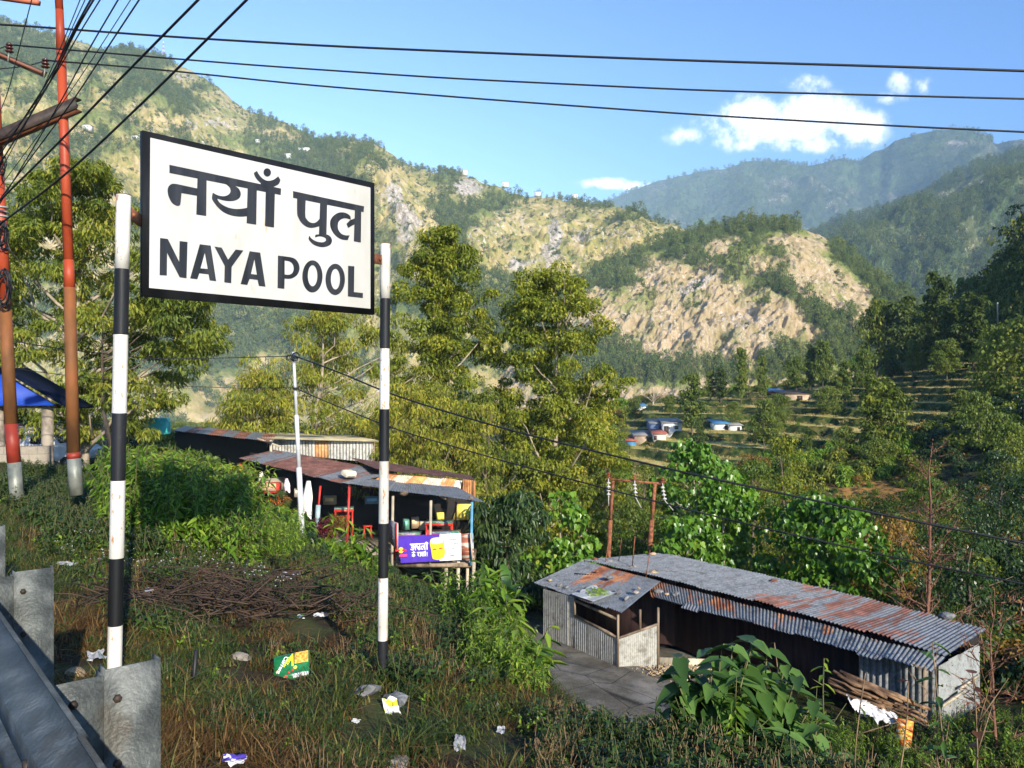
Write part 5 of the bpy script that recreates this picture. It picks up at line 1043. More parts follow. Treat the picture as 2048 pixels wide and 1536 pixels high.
# white Devanagari strokes
def strokes(name, segs, w_, mat, h=.014):
    mb = MB()
    for i, s_ in enumerate(segs):
        for (x0, y0), (x1, y1) in zip(s_[:-1], s_[1:]):
            d = np.array([x1 - x0, y1 - y0], float); d /= np.linalg.norm(d); n_ = np.array([-d[1], d[0]]) * w_ / 2; e = d * w_ * .3
            q = [(x0 - e[0] + n_[0], y0 - e[1] + n_[1]), (x1 + e[0] + n_[0], y1 + e[1] + n_[1]), (x1 + e[0] - n_[0], y1 + e[1] - n_[1]), (x0 - e[0] - n_[0], y0 - e[1] - n_[1])]
            flat(mb, [q], lambda x, y, i=i: bp(x, y, h + .0006 * (i % 7)))
    return mb.build(name, mat, bn)
strokes('lettering', [[(618, 598), (975, 580)], [(640, 625), (690, 620), (685, 655), (650, 660)], [(650, 660), (692, 680), (680, 712), (632, 700)], [(685, 660), (722, 655)], [(725, 595), (728, 712)], [(758, 610), (758, 650), (800, 655)], [(760, 655), (800, 710)], [(812, 592), (815, 708)],
                      [(890, 630), (850, 640), (848, 690), (880, 700)], [(890, 630), (895, 670), (915, 640)], [(918, 588), (922, 705)], [(962, 585), (965, 700)], [(930, 580), (945, 555), (975, 565), (980, 585)]], 21, whb)
strokes('lettering', [[(655, 770), (722, 765)], [(690, 765), (690, 850)], [(690, 800), (662, 810), (665, 845)], [(690, 800), (715, 815), (712, 840)], [(675, 765), (700, 742)], [(760, 765), (935, 755)], [(775, 785), (800, 785), (775, 815), (805, 840)], [(830, 765), (832, 845)], [(850, 790), (880, 790), (855, 820), (880, 840)], [(900, 760), (902, 840)], [(930, 760), (930, 835)], [(900, 755), (935, 735)], [(965, 760), (965, 810)], [(965, 828), (965, 838)]], 15, whb)
bk_ = plain('grey_print', (.10, .11, .14), .5)
strokes('small_lettering', [[(1395, 500), (1570, 492)], [(1410, 500), (1415, 525)], [(1435, 505), (1450, 520)], [(1470, 500), (1475, 525)], [(1500, 498), (1510, 520), (1530, 505)], [(1555, 490), (1558, 518)], [(1560, 478), (1575, 470)],
                            [(1335, 590), (1480, 582)], [(1515, 580), (1640, 572)], [(1350, 592), (1365, 612)], [(1390, 590), (1395, 615), (1420, 600)], [(1440, 588), (1445, 615)], [(1470, 585), (1475, 610)], [(1530, 580), (1535, 608), (1560, 590)], [(1580, 577), (1585, 605)], [(1620, 575), (1625, 600)],
                            [(1450, 685), (1525, 680)], [(1465, 688), (1470, 710)], [(1490, 685), (1500, 705)], [(1515, 682), (1520, 705)], [(1425, 825), (1530, 820)], [(1440, 830), (1520, 832)]], 7, bk_)
# framed board at the banner's end
c = at(780, 1078, 29.3); mb = MB(); q = [at(777, 1040, 29.5), at(793, 1046, 28.9), at(793, 1100, 28.9), at(777, 1082, 29.5)]
mb.poly([p_ - c for p_ in q], th=Vector((.04, .03, 0)), mi=0); o = mb.build('menu_board', [plain('grey_board', (.22, .22, .24)), redpost]); o.location = c
tag(o, 'grey menu board with red and white edge at the near end of the banner', 'board'); mb = MB(); mb.bar(q[1] - c, q[2] - c, .05, .03); mb.build('red_edge', redpost, o); mb = MB(); mb.bar(q[1] - c + Vector((.045, 0, 0)), q[2] - c + Vector((.045, 0, 0)), .03, .03); mb.build('white_edge', wht, o)
mb = MB()
for k in range(4): mb.bar(q[0] * .6 + q[1] * .4 - c + Vector((-.02, -.03, -.2 - k * .13)), q[0] * .35 + q[1] * .65 - c + Vector((-.02, -.03, -.22 - k * .13)), .01, .05)
mb.build('lettering', plain('dim_lettering', (.09, .09, .10)), o)
# tables
printm = surf('printed_tabletop', [(0, (.02, .12, .10)), (.4, (.03, .25, .12)), (.55, (.45, .50, .40)), (.7, (.03, .06, .25)), (1, (.6, .6, .5))], 3.5, rough=.3)
def table(c, w_, d_, h_, rz_, label):
    t = thing('table', label, 'table', c, rz_, 'red tables of the eatery'); mb = MB(); mb.box((0, 0, h_), (w_, d_, .03)); mb.build('tabletop', printm, t); mb = MB()
    for sx, sy, a, b in ((0, -1, w_, .03), (0, 1, w_, .03), (-1, 0, .03, d_), (1, 0, .03, d_)): mb.box((sx * (w_ / 2 - .02), sy * (d_ / 2 - .02), h_ - .075), (a, b, .11))
    mb.build('apron', redtab, t)
    for sx in (-1, 1):
        for sy in (-1, 1): mb = MB(); mb.box((sx * (w_ / 2 - .05), sy * (d_ / 2 - .05), (h_ - .13) / 2), (.06, .06, h_ - .13)); mb.build('leg', redtab, t)
    return t
def tb(px, py, Y): p_ = at(px, py, Y); p_.z = at(855, 1126, 29.8).z; return p_
table(tb(815, 1060, 30.6), 1.0, .7, .98, 0, 'red table partly behind the banner, nearest the menu board'); table(tb(890, 1060, 30.6), 1.15, .7, 1.02, 0, 'red table behind the white half of the banner'); table(tb(879, 1050, 32.4), 1.1, .7, 1.12, 0, 'red table in the back row, behind the other two')
p_ = at(688, 1050, 31.6); p_.z = at(690, 1072, 31.6).z; table(p_, .75, .6, 1.12, .2, 'tall red table beside the red roof post'); 
def stool(px, py, Y, lb):
    p_ = at(px, py, Y); t = thing('stool', lb, 'stool', p_, .3, 'red stools of the eatery'); mb = MB(); mb.box((0, 0, .45), (.34, .34, .03)); mb.build('seat', redtab, t)
    for sx in (-1, 1):
        for sy in (-1, 1): mb = MB(); mb.bar((sx * .15, sy * .15, 0), (sx * .12, sy * .12, .44), .03, .03); mb.build('leg', redtab, t)
stool(672, 1058, 31.2, 'red stool left of the tall red table'); stool(735, 1075, 31, 'red stool just left of the far sign post')
q = at(690, 1060, 31.0); mb = MB(); mb.tube([(0, 0, 0), (0, 0, .28)], [.15, .21], 14); o = mb.build('bucket', plain('orange_plastic', (.75, .12, .03), .35)); o.location = at(690, 1046, 31.0); tag(o, 'orange red plastic bucket on the tall table legs level', 'bucket')
# hanging things
def hang(px0, py0, px1, py1, Y, w_, mat, name, label, cat, seed=1):
    c = at(px0, py0, Y); H = (py1 - py0) / F * Y; n = 12; u_, v_ = np.meshgrid(np.linspace(0, 2 * math.pi, 14), np.linspace(0, 1, n), indexing='ij')
    wd = w_ * (.35 + .65 * np.sin(np.clip(v_ * 1.9, 0, math.pi * .6))) * (1 + .4 * np.sin(u_ * 5 + v_ * 3 + seed) * v_ + .2 * np.sin(u_ * 3)); X = np.cos(u_) * wd * .5 + (px1 - px0) / F * Y * v_; Yy = np.sin(u_) * wd * .2; Z = -v_ * H * (1 - .16 * v_ * np.sin(u_ * 4 + 1))
    I = np.arange(14 * n).reshape(14, n); o = link(name, raw_mesh(name, np.stack([X, Yy, Z], -1).reshape(-1, 3), [np.stack([I[:-1, :-1], I[1:, :-1], I[1:, 1:], I[:-1, 1:]], -1).reshape(-1, 4)], smooth=True), mat); o.location = c; return tag(o, label, cat)
hang(617, 962, 612, 1030, 30.8, .42, surf('white_cloth_bundle', [(0, (.62, .58, .5)), (1, (.80, .77, .70))], 5, (3, 3, .4)), 'hanging_cloth', 'long white cloth bundle with a red corner hanging beside the slim pole', 'cloth')
hang(522, 943, 523, 966, 32.5, .26, surf('cream_packets', [(0, (.5, .42, .25)), (.5, (.75, .70, .55)), (1, (.8, .8, .75))], 14), 'hanging_packets', 'cream coloured bunch of packets hanging under the rusty roof', 'packets')
hang(573, 957, 574, 983, 32, .26, surf('blue_white_packets', [(0, (.10, .15, .5)), (.4, (.7, .7, .75)), (.6, (.8, .8, .8)), (.8, (.6, .1, .12)), (1, (.75, .7, .7))], 13), 'hanging_packets', 'white, blue and red bunch of packets hanging next to the slim pole', 'packets')
for i, (px, py, w__, h__, col, nm, lb) in enumerate(((660, 1000, .5, .35, (.30, .22, .10), 'carton', 'brown carton on a dim shelf behind the red posts'), (745, 1000, .6, .3, (.10, .22, .30), 'crate', 'blue grey crate in the dim back of the eatery'), (600, 985, .45, .35, (.45, .40, .30), 'carton', 'cream carton in the dim back behind the slim pole'),
        (830, 1045, .3, .45, (.35, .25, .15), 'carton', 'brown carton standing behind the red tables'), (812, 1048, .22, .45, (.10, .25, .18), 'bottle_crate', 'green crate next to the brown carton behind the red tables'), (851, 1050, .5, .35, (.50, .43, .30), 'carton', 'tilted cream carton behind the red tables'), (548, 968, .9, .5, (.28, .24, .18), 'shelf', 'goods shelf in the dark stall left of the slim pole'), (655, 1045, .5, .2, (.05, .30, .16), 'bowl', 'green bowl on the low table behind the purple shrub'))):
    mb = MB(); mb.box((0, 0, 0), (w__, .25, h__), rz=.1 * i); mb.box((0, -.135, h__ * .1), (w__ * .7, .012, h__ * .4), rz=.1 * i, mi=1); o = mb.build(nm, [plain('goods_paint_%d' % i, col), plain('goods_label_%d' % i, tuple(min(.8, c_ * 2.4) for c_ in col))]); o.location = at(px, py, 33.4 if px < 800 else 33.0); tag(o, lb, nm.replace('_', ' '), 'goods inside the eatery')
q = at(533, 975, 33); mb = MB(); mb.box((0, 0, 0), (1.1, .5, .4)); mb.build('counter', redpost).location = q; tag(bpy.data.objects['counter'], 'red fronted counter under the cream packets', 'counter'); 
mb = MB(); mb.box((0, -.27, .05), (.95, .02, .3)); mb.build('slatted_front', corw, bpy.data.objects['counter'])
rock_ob('roof_cloth', at(697, 953, 31.0) + Vector((0, 0, .12)), (.75, .5, .35), surf('yellowed_plastic', [(0, (.5, .45, .3)), (1, (.78, .75, .62))], 7), 44, 'yellowed crumpled plastic weighing down the grey corner of the rusty roof', 'plastic')
for i, (px, py, lb) in enumerate(((808, 989, 'brown stone nearest the sign post on the grey canopy roof'), (888, 996, 'middle brown stone on the grey canopy roof'), (940, 1000, 'brown stone at the outer corner of the grey canopy roof'))): rock_ob('roof_stone', at(px, py, 29.9) + Vector((0, 0, .05)), (.40, .3, .2), surf('brown_stone_%d' % i, [(0, (.09, .06, .04)), (1, (.24, .17, .11))], 6, bump=1), 60 + i, lb, group='stones on the eatery canopy')
# yellow sacks and odds at the foot of the eatery
for i, (px, py, sx, sy, sz, col, lb) in enumerate(((662, 1098, .4, .3, .3, (.70, .55, .08), 'yellow sack below the purple leaved shrub'), (690, 1104, .7, .4, .3, (.62, .38, .08), 'orange yellow sack lying beside the yellow one'), (682, 1085, .45, .3, .15, (.72, .70, .74), 'pale lilac bag on top of the orange yellow sack'), (725, 1118, .5, .35, .25, (.35, .38, .42), 'grey blue bundle near the foot of the eatery'))):
    rock_ob('sack', at(px, py, 28.5), (sx, sy, sz), plain('sack_%d' % i, col, .6), 80 + i, lb, 'sack')

# ---------------------------------------------------------------- tin buildings behind the eatery
bO2 = at(640, 900, 38); b2 = thing('tin_house', 'white corrugated iron house with dark flat roof behind the rusty roofed eatery', 'house', bO2)
sheet_ob('wall', b2, bO2, at(545, 905, 38), at(744, 925, 36.5), at(545, 875, 38), at(744, 881, 36.5), pitch=.16, amp=.02, nv=3, mat=corw, vf=lambda u, v, s: .9 if s == 3 else -.3)
mb = MB(); mb.poly([at(744, 925, 36.5) - bO2, at(752, 925, 42) - bO2, at(752, 884, 42) - bO2, at(744, 881, 36.5) - bO2], th=Vector((.03, 0, 0))); mb.build('side_wall', corw, b2)
mb = MB(); mb.poly([at(460, 874, 37.7) - bO2, at(757, 881.5, 36.2) - bO2, at(740, 876, 43) - bO2, at(680, 866, 44) - bO2, at(460, 857, 44) - bO2], th=Vector((0, 0, -.05))); mb.build('roof', surf('mossy_tin_roof', [(0, (.16, .14, .10)), (1, (.42, .36, .20))], 1.2), b2)
bO3 = at(450, 870, 37); b3 = thing('tin_house', 'dark open tin stall with a rust striped roof behind the tall green weeds', 'house', bO3)
sheet_ob('roof', b3, bO3, at(345, 861, 38), at(545, 884, 35.5), at(370, 852, 42), at(555, 869, 40), pitch=.13, amp=.015, nv=5, vf=lambda u, v, s: .75 if s % 2 else .25)
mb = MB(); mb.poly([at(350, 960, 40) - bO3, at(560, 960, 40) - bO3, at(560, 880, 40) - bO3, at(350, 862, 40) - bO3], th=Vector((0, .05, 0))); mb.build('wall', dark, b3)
mb = MB(); mb.bar(at(515, 877, 36) - bO3, at(560, 893, 36) - bO3, .08, .08); mb.bar(at(542, 930, 36) - bO3, at(542, 880, 36) - bO3, .1, .1); mb.build('post', woodp, b3)
# tank
c = at(317, 868, 34); mb = MB(); hh = [0, .12, .13, .26, .27, .4, .41, .54, .55, .68]; mb.tube([(0, 0, z) for z in hh], [.48, .50, .47, .50, .47, .50, .47, .5, .47, .44], 20); o = mb.build('water_tank', plain('teal_tank_plastic', (.05, .36, .32), .4), smooth=False); o.location = c; tag(o, 'teal ribbed plastic water tank behind the tall weeds', 'water tank')
mb = MB(); mb.tube([(0, 0, .68), (0, 0, .74)], [.2, .16], 14); mb.build('lid', plain('pale_tank_lid', (.55, .6, .62)), o)
# row of stalls on the far left
bO4 = at(60, 880, 44); b4 = thing('market_stall_row', 'low row of tin stalls with sagging roof behind the white pickup', 'stalls', bO4)
mb = MB(); mb.poly([at(-80, 868, 43) - bO4, at(120, 868, 42) - bO4, at(120, 838, 46) - bO4, at(-80, 838, 46) - bO4], th=Vector((0, 0, -.04))); mb.build('roof', surf('dusty_tin_roof', [(0, (.20, .17, .13)), (1, (.50, .44, .33))], .8), b4)
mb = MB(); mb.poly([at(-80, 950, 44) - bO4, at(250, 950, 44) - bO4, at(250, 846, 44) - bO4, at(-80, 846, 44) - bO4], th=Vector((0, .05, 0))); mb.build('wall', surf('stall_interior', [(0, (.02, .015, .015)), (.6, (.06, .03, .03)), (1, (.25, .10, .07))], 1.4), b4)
sheet_ob('wall', b4, bO4, at(108, 920, 41), at(150, 920, 41), at(108, 846, 41), at(150, 846, 41), pitch=.12, amp=.015, nv=3, mat=corw, vf=lambda u, v, s: -.2)
sheet_ob('wall', b4, bO4, at(176, 930, 39), at(230, 930, 38), at(176, 846, 39), at(230, 846, 38), pitch=.12, amp=.015, nv=3, mat=corw, vf=lambda u, v, s: .1)
mb = MB(); mb.poly([at(185, 856, 37) - bO4, at(236, 848, 36) - bO4, at(240, 870, 35) - bO4], th=Vector((0, .05, 0))); mb.build('awning', plain('pale_awning', (.5, .48, .42)), b4)
for px in (32, 60, 170): mb = MB(); mb.box(at(px, 880, 43) - bO4, (.6, .1, .9)); mb.build('goods', surf('goods_%d' % px, [(0, (.6, .55, .5)), (.5, (.75, .72, .68)), (1, (.5, .08, .05))], 3), b4)
# blue gabled shelter
sO = at(20, 880, 22); sh = thing('shelter', 'blue gabled roadside shelter on thick stone pillars behind the two red poles', 'shelter', sO); bl = plain('bright_blue_sheet', (.004, .045, .34), .6, spec=.4); bld = plain('dark_blue_roof', (.003, .006, .018), .8, spec=.1)
mb = MB(); mb.poly([at(-150, 812, 21.6) - sO, at(112, 811, 21.6) - sO, at(0, 742, 21.6) - sO], th=Vector((0, .04, 0))); mb.build('gable', bl, sh)
mb = MB(); 
for ex_ in (136, -170):
    mb.poly([at(0, 738, 21.3) - sO, at(ex_, 818, 21.3) - sO, at(ex_, 818, 21.3) - sO + Vector((0, 1.3, .0)), at(0, 738, 21.3) - sO + Vector((0, 1.3, 0))], th=Vector((0, 0, .05)))
mb.build('roof', bld, sh)
for px in (-3, 95): mb = MB(); mb.tube([at(px, 990, 22) - sO, at(px, 900, 22) - sO, at(px, 811, 22) - sO], [.17, .155, .15], 10); mb.build('pillar', surf('pillar_stone_%d' % px, [(0, (.10, .08, .06)), (1, (.30, .25, .19))], 3, bump=1), sh)
mb = MB(); mb.bar(at(-160, 812, 22) - sO, at(120, 812, 22) - sO, .15, .12); mb.build('beam', woodm, sh)
w_ = at(20, 925, 21.4); mb = MB(); mb.poly([at(-150, 895, 21.2) - w_, at(88, 893, 21.6) - w_, at(90, 990, 21.6) - w_, at(-150, 1010, 21.2) - w_][::-1], th=Vector((0, .35, 0))); o = mb.build('block_wall', None); o.location = w_
m = bpy.data.materials.new('rough_block_wall'); g = G(NT(m)); tcO = g.n('ShaderNodeTexCoord').outputs['Object']; mp_ = g.n('ShaderNodeMapping', {0: tcO, 2: (R(90), 0, 0)}).outputs[0]
br_ = g.n('ShaderNodeTexBrick', {'Vector': mp_, 'Color1': (.30, .26, .20, 1), 'Color2': (.22, .19, .15, 1), 'Mortar': (.10, .085, .07, 1), 'Scale': 1.0, 'Mortar Size': .012, 'Brick Width': .42, 'Row Height': .21}); nn_ = g.noise(tcO, 6, 6, .7)
out(g, g.n('ShaderNodeBsdfPrincipled', {'Base Color': g.mix(.6, br_.outputs[0], g.ramp(nn_, [(0, (.12, .10, .07)), (1, (.42, .36, .27))])), 'Roughness': .9, 'Normal': g.n('ShaderNodeBump', {'Height': nn_, 'Strength': .8, 'Distance': .05}).outputs[0]}).outputs[0])
o.data.materials.clear(); o.data.materials.append(m); tag(o, 'low wall of rough concrete blocks between the shelter pillars', 'wall')
# umbrella, pickup and vendor
uO = at(133, 900, 38); um = thing('parasol', 'red, green and yellow market parasol beside the white pickup', 'parasol', uO); mb = MB(); apx = at(143, 848, 38) - uO; n = 8
cols_ = [plain('parasol_green', (.04, .42, .16)), plain('parasol_red', (.6, .12, .10)), plain('parasol_yellow', (.75, .6, .05))]
rim = [apx + Vector((math.cos(a) * .95, math.sin(a) * .95, -.48)) for a in np.linspace(0, 2 * math.pi, n + 1)[:-1]]
mid_ = [apx + Vector((math.cos(a) * .55, math.sin(a) * .55, -.16)) for a in np.linspace(0, 2 * math.pi, n + 1)[:-1]]
for i in range(n):
    mi = [2, 2, 1, 1, 1, 0, 0, 2][i]; j = (i + 1) % n; mb.add([tuple(apx), tuple(mid_[i]), tuple(mid_[j])], [[(0, 1, 2)]], mi=mi); mb.add([tuple(mid_[i]), tuple(rim[i]), tuple(rim[j]), tuple(mid_[j])], [[(0, 1, 2, 3)]], mi=mi)
mb.build('canopy', cols_, um); mb = MB(); mb.tube([apx, apx + Vector((0, 0, -2.1))], .025, 6); mb.build('pole', wht, um)
cO = at(128, 942, 35.2); car = thing('pickup', 'white pickup parked behind the stone pillar and red pole', 'car', cO, R(-6)); cw = plain('white_car_paint', (.70, .70, .71), .25, spec=.5); gl = plain('dark_car_glass', (.03, .035, .04), .1, spec=.6)
pr = [(-3.2, .45), (-3.2, 1.15), (-1.55, 1.2), (-1.0, 1.72), (-.2, 1.76), (.32, 1.25), (1.05, 1.12), (1.28, .95), (1.32, .55), (1.2, .38)]
mb = MB(); L = [Vector((x, -.85, z)) for x, z in pr]; mb.poly(L, th=Vector((0, 1.7, 0))); mb.build('body', cw, car)
mb = MB(); mb.poly([(-.95, -.87, 1.25), (-.92, -.87, 1.62), (-.3, -.87, 1.66), (.12, -.87, 1.25)], th=Vector((0, .01, 0))); mb.poly([(.30, -.7, 1.27), (-.16, -.68, 1.72), (-.16, .68, 1.72), (.30, .7, 1.27)], th=Vector((.02, 0, .02))); mb.build('window', gl, car)
for x in (.72, -2.3):
    for y in (-.86, .66): mb = MB(); mb.tube([(x, y, .36), (x, y + .2, .36)], .36, 20); wv_ = mb.build('wheel', plain('tyre_rubber', (.02, .02, .02)), car); mb = MB(); mb.tube([(x, y - .01, .36), (x, y, .36)], .2, 14); mb.build('rim', galv, wv_)
for y in (-.62, .62): mb = MB(); mb.box((1.24, y, .88), (.12, .3, .16), ry=.3); mb.build('headlight', gl, car)
mb = MB(); mb.box((1.3, 0, .52), (.08, 1.6, .16)); mb.build('bumper', plain('dark_bumper', (.04, .04, .045)), car)
def person(px, pyfoot, Y, H, shirt, trou, label, rz=0):
    """standing figure: one skinned body, clothes as shells"""
    p_ = at(px, pyfoot, Y); t = thing('person', label, 'person', p_, rz)
    def skin(name, J, E, Rr, mat):
        me = bpy.data.meshes.new(name); me.from_pydata([tuple(Vector(j) * H) for j in J], E, []); o = link(name, me, mat, t)
        md = o.modifiers.new('skin', 'SKIN'); me.skin_vertices  # layer made by the modifier
        for i, rr_ in enumerate(Rr): me.skin_vertices[0].data[i].radius = (rr_ * H, rr_ * H * .85)
        me.skin_vertices[0].data[0].use_root = True; o.modifiers.new('sub', 'SUBSURF').levels = 1; return o
    J = [(0, 0, .52), (0, 0, .66), (0, 0, .80), (0, 0, .86), (0, -.01, .93), (0, -.01, .985), (.10, 0, .80), (.13, -.03, .64), (.12, -.13, .54), (-.10, 0, .80), (-.14, 0, .64), (-.15, -.02, .48), (.05, 0, .50), (.055, 0, .27), (.06, 0, .04), (.06, -.07, .02), (-.05, 0, .50), (-.055, 0, .27), (-.06, 0, .04), (-.06, -.07, .02)]
    E = [(0, 1), (1, 2), (2, 3), (3, 4), (4, 5), (2, 6), (6, 7), (7, 8), (2, 9), (9, 10), (10, 11), (0, 12), (12, 13), (13, 14), (14, 15), (0, 16), (16, 17), (17, 18), (18, 19)]
    skin('body', J, E, [.07, .07, .075, .03, .052, .045, .035, .026, .02, .035, .026, .02, .05, .035, .026, .02, .05, .035, .026, .02], plain('brown_skin', (.28, .15, .09)))
    skin('shirt', [J[i] for i in (0, 1, 2, 6, 7, 9, 10)], [(0, 1), (1, 2), (2, 3), (3, 4), (2, 5), (5, 6)], [.085, .082, .085, .045, .036, .045, .036], shirt)
    skin('trousers', [J[i] for i in (0, 12, 13, 14, 16, 17, 18)], [(0, 1), (1, 2), (2, 3), (0, 4), (4, 5), (5, 6)], [.078, .058, .045, .036, .058, .045, .036], trou)
    mb = MB(); mb.tube([Vector((0, .008, .93)) * H, Vector((0, .008, .985)) * H, Vector((0, .004, 1.01)) * H], [.056 * H, .05 * H, .02 * H], 10); mb.build('hair', cable, t, smooth=True); return t
person(164, 938, 36.5, 1.6, plain('lilac_shirt', (.45, .40, .52)), plain('dark_trousers', (.05, .05, .07)), 'vendor in a lilac shirt standing under the market parasol', .4)
# small far houses
def house(name, px0, px1, pyt, pyb, Y, wallc, roofc, label, cat='house', depth=4.0, rz_=0.0, door=None, win=None, group=None, over=.25, pitch_=.5):
    
    if Y > 1000: q_ = hillpt('mountain', (px0 + px1) / 2, pyb); Y = q_.y - 3
    else: q_ = hit((px0 + px1) / 2, pyb, 70, 165); Y = q_.y
    a, b = at(px0, pyb, Y), at(px1, pyb, Y); a.z = b.z = q_.z; w_ = b.x - a.x; h_ = (pyb - pyt) / F * Y; c = (a + b) / 2; t = thing(name, label, cat, c, rz_, group)
    mb = MB(); mb.box((0, depth / 2, h_ * .5 - .4), (w_, depth, h_ + .8)); wl_ = mb.build('wall', wallc, t)
    mb = MB(); mb.poly([(-w_ / 2 - over, -over, h_ - .01), (w_ / 2 + over, -over, h_ - .01), (w_ / 2 + over, depth + over, h_ + pitch_), (-w_ / 2 - over, depth + over, h_ + pitch_)], th=Vector((0, 0, .07))); mb.build('roof', roofc, t)
    if door is not None: mb = MB(); mb.box((w_ * door, -.02, h_ * .36), (min(.9, w_ * .25), .06, h_ * .72)); mb.build('door', dkst, t)
    for wx in (win or []): mb = MB(); mb.box((w_ * wx, -.02, h_ * .58), (min(1.0, w_ * .2), .06, h_ * .3)); mb.build('window', gl, t)
    return t
whw = plain('whitewash', (.68, .67, .64), .8); gyr = plain('grey_tin', (.22, .21, .20)); blp = plain('blue_tin', (.05, .17, .30)); rdr = plain('red_tin', (.30, .09, .06)); tanw = surf('mud_wall', [(0, (.28, .20, .13)), (1, (.45, .35, .24))], 1)
house('house', 1327, 1364, 846, 868, 175, whw, gyr, 'white two-room house above the stepped fields, beside the dark tree', win=[.2], door=-.35)
house('house', 1302, 1330, 848, 868, 177, plain('blue_wall', (.13, .19, .30)), gyr, 'blue walled house joined to the white one', door=.2)
house('hut', 1270, 1310, 872, 884, 160, tanw, gyr, 'brownish low hut with open front below the white house', door=.2)
house('hut', 1308, 1332, 868, 880, 162, plain('pale_hut_wall', (.50, .46, .38)), rdr, 'pale hut with a red end next to the low brownish one', door=-.4)
house('hut', 1254, 1272, 882, 891, 155, blp, rdr, 'small bright blue hut with red roof at the terrace edge')
house('house', 1430, 1458, 848, 860, 172, whw, blp, 'white shack with blue sheet on its roof, first of the pair above the fields', door=.3)
house('house', 1460, 1483, 851, 861, 170, whw, gyr, 'white shack with brown door, second of the pair above the fields', door=.25)
house('house', 1543, 1568, 783, 792, 205, rdr, plain('sky_blue_tin', (.16, .34, .45)), 'red walled house with light blue roof high on the terraces', over=.5)
house('hut', 1566, 1622, 788, 800, 200, tanw, plain('dark_thatch', (.06, .05, .045)), 'long dark thatched hut beside the light blue roof', door=.1, depth=6)
house('house', 1275, 1292, 813, 820, 330, whw, blp, 'tiny white house with blue roof in the hazy woods')
for px, py, Y, w_, lb in ((607, 306, 1255, 22, 'biggest white house on the golden mountain, above the sign'), (575, 314, 1260, 14, 'low white house just left of the biggest one on the mountain'), (515, 282, 1330, 9, 'small white house on the mountain nearest above the sign top'), (268, 275, 1150, 12, 'white house peeping out beside the sign corner'), (928, 325, 1235, 14, 'white house on the skyline where the mountain dips'), (1075, 372, 1200, 12, 'white house at the top of the bare brown cliff'), (1150, 385, 1180, 12, 'white house in the notch near the skyline cloud'), (1010, 352, 1220, 14, 'pale house on the ridge between two skyline houses'), (172, 258, 1200, 14, 'white house between the red pole and the wires on the mountain')):
    k = w_ / F * Y / 2; c0 = at(px, py, Y - 30); house('mountain_house', px - w_ / 2, px + w_ / 2, py - w_ * .42, py + 3, Y - 45, whw, gyr, lb, depth=8, win=[-.25, .25], group='white houses on the mountain', over=.6)
tw = thing('radio_mast', 'red and white lattice radio mast on the mountain skyline', 'mast', hillpt('mountain', 331, 108)); mb = MB(); hM = 33 / F * 1440
for k in range(8):
    z0_, z1_ = hM * k / 8 - 3, hM * (k + 1) / 8 - 3; s0, s1 = 2.0 - .2 * k, 1.8 - .2 * k
    for sx, sy in ((1, 1), (1, -1), (-1, 1), (-1, -1)): mb.tube([(sx * s0, sy * s0, z0_), (sx * s1, sy * s1, z1_)], .22, 4, mi=k % 2)
    mb.tube([(s0, s0, z0_), (-s1, s1, z1_)], .16, 4, mi=k % 2); mb.tube([(-s0, -s0, z0_), (s1, -s1, z1_)], .16, 4, mi=k % 2)
mb.build('lattice', [plain('mast_red', (.55, .08, .06)), plain('mast_white', (.7, .7, .7))], tw); mb = MB(); mb.tube([(0, 0, hM - 3), (0, 0, hM + 2)], .15, 4); mb.build('aerial', plain('mast_red2', (.55, .08, .06)), tw)
# slim wooden pole far right, on the shaded slope
q = at(1996, 645, 150); mb = MB(); mb.tube([(0, 0, -1), tuple(at(1995, 605, 150) - q)], .12, 6); o = mb.build('wooden_pole', woodp); o.location = q; tag(o, 'lone wooden pole on the dark slope above the bamboo', 'pole')
# ---------------------------------------------------------------- placed trees
def catkins(mb, C, clr, r, n=34, L=.32):
    ci = np.repeat(np.arange(len(C)), n); k = len(ci); P = C[ci] + r.normal(0, 1, (k, 3)) * np.array([.75, .75, .45]) * clr
    T = (np.array([(0, 0, 0), (.035, 0, -.15), (-.02, .03, -.15), (-.02, -.03, -.15), (0, 0, -1)]), [np.array([(0, 1, 2), (0, 2, 3), (0, 3, 1), (4, 2, 1), (4, 3, 2), (4, 1, 3)])])
    m2 = MB(); stamp(m2, *T, P, rotmats(r.uniform(0, 6, k), r.normal(0, .12, k), r.normal(0, .12, k)), r.uniform(.6, 1.2, k) * L, r.uniform(0, 1, k))
    for (kk, _), Ls in m2.f.items():
        for f in Ls: mb.f.setdefault((kk, 1), []).append(f + mb.n)
    for v in m2.v: mb.v.append(v); mb.n += len(v)
    mb.a += m2.a
def put(px, Y, ytop, fn, name, label, cat, seed, rad, h0=.3, zoff=0.0, **kw):
    b = on(px, Y, zoff); H = at(px, ytop, Y).z - b.z
    t = make_tree(name, label, cat, seed, H, H * h0, rad, **kw); t.location = b; return t
put(165, 31, 322, None, 'broadleaf_tree', 'huge spreading tree with long olive green leaves behind the near sign post', 'tree', 11, 4.5, .12, ncl=330, per=170, lsize=.21, T=LEAF_L, leafm=lf_olive, trunk=.28, barkm=palebark, clr=.52, flat=.55, droop=.75, limbs=34, shell=.5, lean=(-.2, 0))
put(232, 30, 575, None, 'broadleaf_tree', 'lower spreading limbed tree reaching out below the sign board', 'tree', 12, 2.0, .62, offs=np.array([2.2, 0]), ncl=44, per=170, lsize=.24, T=LEAF_L, leafm=lf_olive, trunk=.12, clr=.6, flat=.45, droop=.75, limbs=14)
